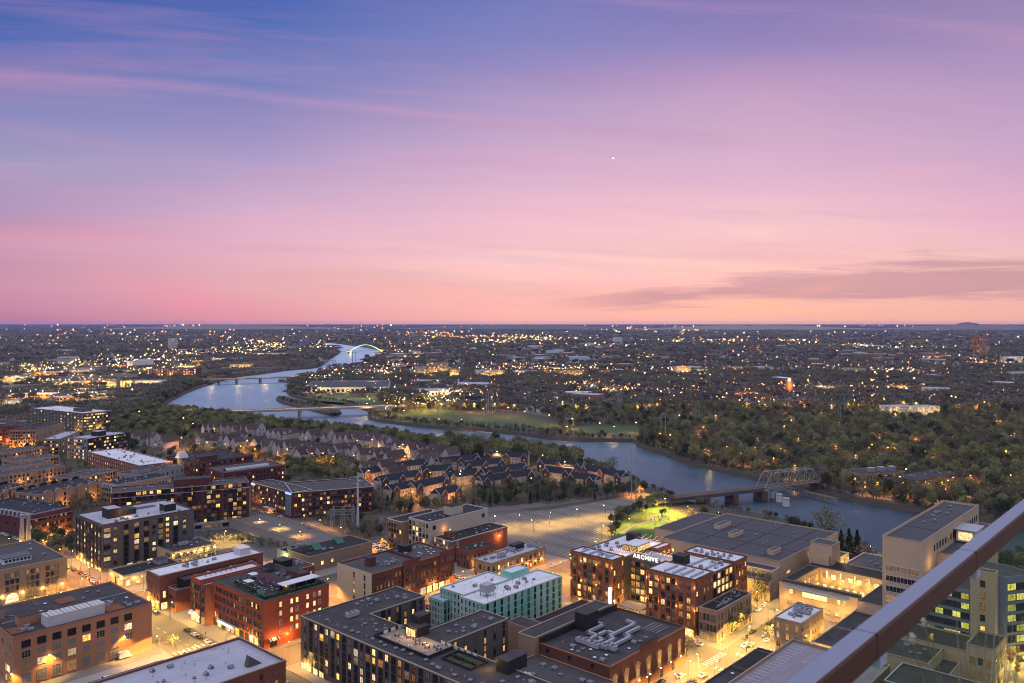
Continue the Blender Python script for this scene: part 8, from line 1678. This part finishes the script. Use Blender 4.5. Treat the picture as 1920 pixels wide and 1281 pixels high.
big = []
for wl, rf in (('white', 'pale'), ('cream', 'dark'), ('grey', 'white'), ('brown', 'pale')):
    m_ = MB(); m_.box(0, 42, 0, 24, 0, 9, WALL[wl], ROOF[rf], False); [m_.box(x, x+2.2, -.1, 0, 2, 5, random.choice(['lit_bright', 'lit_warm', 'glass_dark', 'glass_dark'])) for x in range(3, 40, 5)]; big.append(m_.mesh('shed'))
hp_ = []
for i in range(3000):
    u = random.uniform(560, 1990) if random.random() < .8 else random.uniform(-60, 560); v = 612+random.random()**.8*150
    if (u < 560 and v > 690) or (u < 860 and v > 700): continue
    q = P(u, v)
    if inpoly(q.x, q.y, RX) or any((q.x-a)**2+(q.y-c)**2 < r_*r_ for a, c, r_ in FT): continue
    if q.y < 1300: continue
    bigk = random.random() < (.012 if q.y < 2600 else .07); s_ = random.uniform(.9, 1.25)*(1 if q.y < 2600 else 1.35)
    hp_.append((q.x, q.y, s_, s_*(1.35 if not bigk else 1.5), 5+random.randrange(4) if bigk else random.randrange(5)))
scatter_stuff('distant_houses', 'countless pale houses and sheds showing between the trees out to the horizon', HM+big, hp_)
# ============================================================ balcony rail, glass and reflected plants
k = .6
rl = empty('balcony_railing', AB(0, .5, H-1.7), GROT, label='lilac-grey topped brown balcony handrail with a clear glass panel, crossing the lower right corner', cat='railing')
m_ = MB(); z1 = 1.7-k; x0, x1, y0, y1 = -1.2, 9.0, .892*k-.5, .968*k-.5; bv = .004
pf = [(y0, z1-.050), (y0, z1-bv), (y0+bv, z1), (y1-bv, z1), (y1, z1-bv), (y1, z1-.050)]
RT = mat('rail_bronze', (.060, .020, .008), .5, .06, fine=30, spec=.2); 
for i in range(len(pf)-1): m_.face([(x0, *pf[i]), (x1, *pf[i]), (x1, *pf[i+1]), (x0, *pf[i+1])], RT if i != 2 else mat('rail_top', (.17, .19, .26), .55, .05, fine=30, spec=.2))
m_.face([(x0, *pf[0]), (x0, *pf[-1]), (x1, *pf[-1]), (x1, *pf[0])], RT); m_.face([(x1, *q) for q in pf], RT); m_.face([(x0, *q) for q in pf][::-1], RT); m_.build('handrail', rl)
for ju in (1650, 1835):
    ja = onb(ju, 0 + 1281-.8*(ju-1490), .53)[0]; m_ = MB(); m_.box(ja, ja+.0015, y0-.0004, y1+.0004, z1-.0505, z1+.0004, 'void'); m_.build('rail_joint', rl)
    m_ = MB(); m_.box(ja+.05, ja+.09, (y0+y1)/2-.012, (y0+y1)/2+.012, z1-.085, z1-.0505, 'galv'); m_.build('glass_clamp', rl)
gm = bpy.data.materials.new('balcony_glass'); gm.use_nodes = True; t = NT(gm.node_tree); gm.node_tree.nodes.remove(gm.node_tree.nodes['Principled BSDF'])
tr_ = t.n('ShaderNodeBsdfTransparent'); tr_.inputs[0].default_value = (.84, .90, .80, 1); gs_ = t.n('ShaderNodeBsdfGlossy'); gs_.inputs['Roughness'].default_value = .02; gs_.inputs['Color'].default_value = (.7, .8, .7, 1)
ms_ = t.n('ShaderNodeMixShader'); ms_.inputs[0].default_value = .035; t.l(tr_.outputs[0], ms_.inputs[1]); t.l(gs_.outputs[0], ms_.inputs[2]); t.l(ms_.outputs[0], gm.node_tree.nodes['Material Output'].inputs[0])
m_ = MB(); m_.box(x0, x1, (y0+y1)/2-.006, (y0+y1)/2+.006, .05, z1-.052, gm); m_.build('glass_panel', rl)
b = MB(); pts = [AB(-1.5, -2.6), AB(9, -2.6), AB(9, .57), AB(-1.5, .57)]; b.prism([(p.x, p.y) for p in pts], H-1.95, H-1.70, MATS['concrete'], MATS['concrete'], True); tag(b.build('balcony_floor'), kind='structure')
# flowering grass just inside the glass, modelled in place of its reflection, out of focus
random.seed(15)
def at_px(u, v, bb): a_, b_, z_ = onb(u, v, bb); return AB(a_, b_, z_)
pc = at_px(1868, 1420, .42); pl_ = empty('reflected_flowers', (pc.x, pc.y, H-1.70), GROT, label='blurred grasses with orange and white blossoms standing in for their reflection in balcony glass', cat='plant')
def plocal(w): d = Vector((w.x-pc.x, w.y-pc.y)); c, s_ = math.cos(GROT), math.sin(GROT); return Vector((d.x*c+d.y*s_, -d.x*s_+d.y*c, w.z-(H-1.70)))
m_ = MB(); m_.box(-.35, .35, -.1, .1, 0, .35, WALL['grey']); m_.build('pot', pl_)
gmt = mat('grass_blade', (.16, .17, .05), .7, .2); gm2 = mat('grass_pale', (.35, .33, .24), .7, .2)
m_ = MB()
for i in range(46):
    root = Vector((random.uniform(-.3, .3), random.uniform(-.06, .06), .34)); tgt = plocal(at_px(random.uniform(1790, 1960), random.uniform(1120, 1330), random.uniform(.36, .5))); mid = (root+tgt)/2+Vector((0, 0, .06)); w = random.uniform(.0007, .0016); mt_ = random.choice((gmt, gmt, gm2)); m_.tube(root, mid, w, mt_, 3, w, cap=False); m_.tube(mid, tgt, w, mt_, 3, w*.3, cap=False)
m_.build('grass', pl_)
def blossom(u, v, bb, r, col, nm):
    c = plocal(at_px(u, v, bb)); m_ = MB(); m_.tube((0, 0, .34) if abs(c.x) < 1 else c, c, .0012, gmt, 4)
    for i in range(6):
        a = i*math.pi/3+random.random()*.3; p = c+Vector((math.cos(a)*r, random.uniform(-.3, .3)*r, math.sin(a)*r)); m_.ball(p, r*.7, col, 7, 5, .8)
    m_.ball(c, r*.4, mat('blossom_heart', (.6, .4, .08), .8, .1), 6, 4); m_.build(nm, pl_)
OR = mat('petal_orange', (.55, .20, .03), .7, .1); WH = mat('petal_white', (.24, .23, .18), .7, .1)
for q in ((1895, 1228, .46, .011, OR), (1908, 1250, .46, .008, OR), (1909, 1218, .47, .006, OR)): blossom(*q, 'blossom')
for q in ((1733, 1168, .47, .006, WH), (1710, 1198, .47, .007, WH), (1747, 1194, .47, .004, mat('petal_yellow', (.5, .38, .06), .7, .1))): blossom(*q, 'blossom')
q = ray(1150, 297)*60000; m_ = MB(); m_.ball((0, 0, 0), 42, emis('planet_light', (1, .95, .9), 7, False), 8, 6); tag(m_.build('evening_star', None, (q.x, q.y, H+q.z)), 'single bright evening star in the violet sky', 'star')
# ============================================================ air
USE_HAZE = True
if USE_HAZE:
    hz = MB(); hz.box(-25000, 25000, -450, 26000, -7, 172, 'concrete'); hm = bpy.data.materials.new('haze'); hm.use_nodes = True; nt = hm.node_tree; nt.nodes.clear()
    pv = nt.nodes.new('ShaderNodeVolumePrincipled'); pv.inputs['Color'].default_value = (.42, .48, 1.0, 1); pv.inputs['Density'].default_value = .000016; pv.inputs['Anisotropy'].default_value = 0
    ou = nt.nodes.new('ShaderNodeOutputMaterial'); nt.links.new(pv.outputs[0], ou.inputs['Volume']); hz.mats = [hm]; tag(hz.build('haze'), 'thin violet evening haze over the plain', 'haze', None, 'stuff')
    SC.cycles.volume_bounces = 0
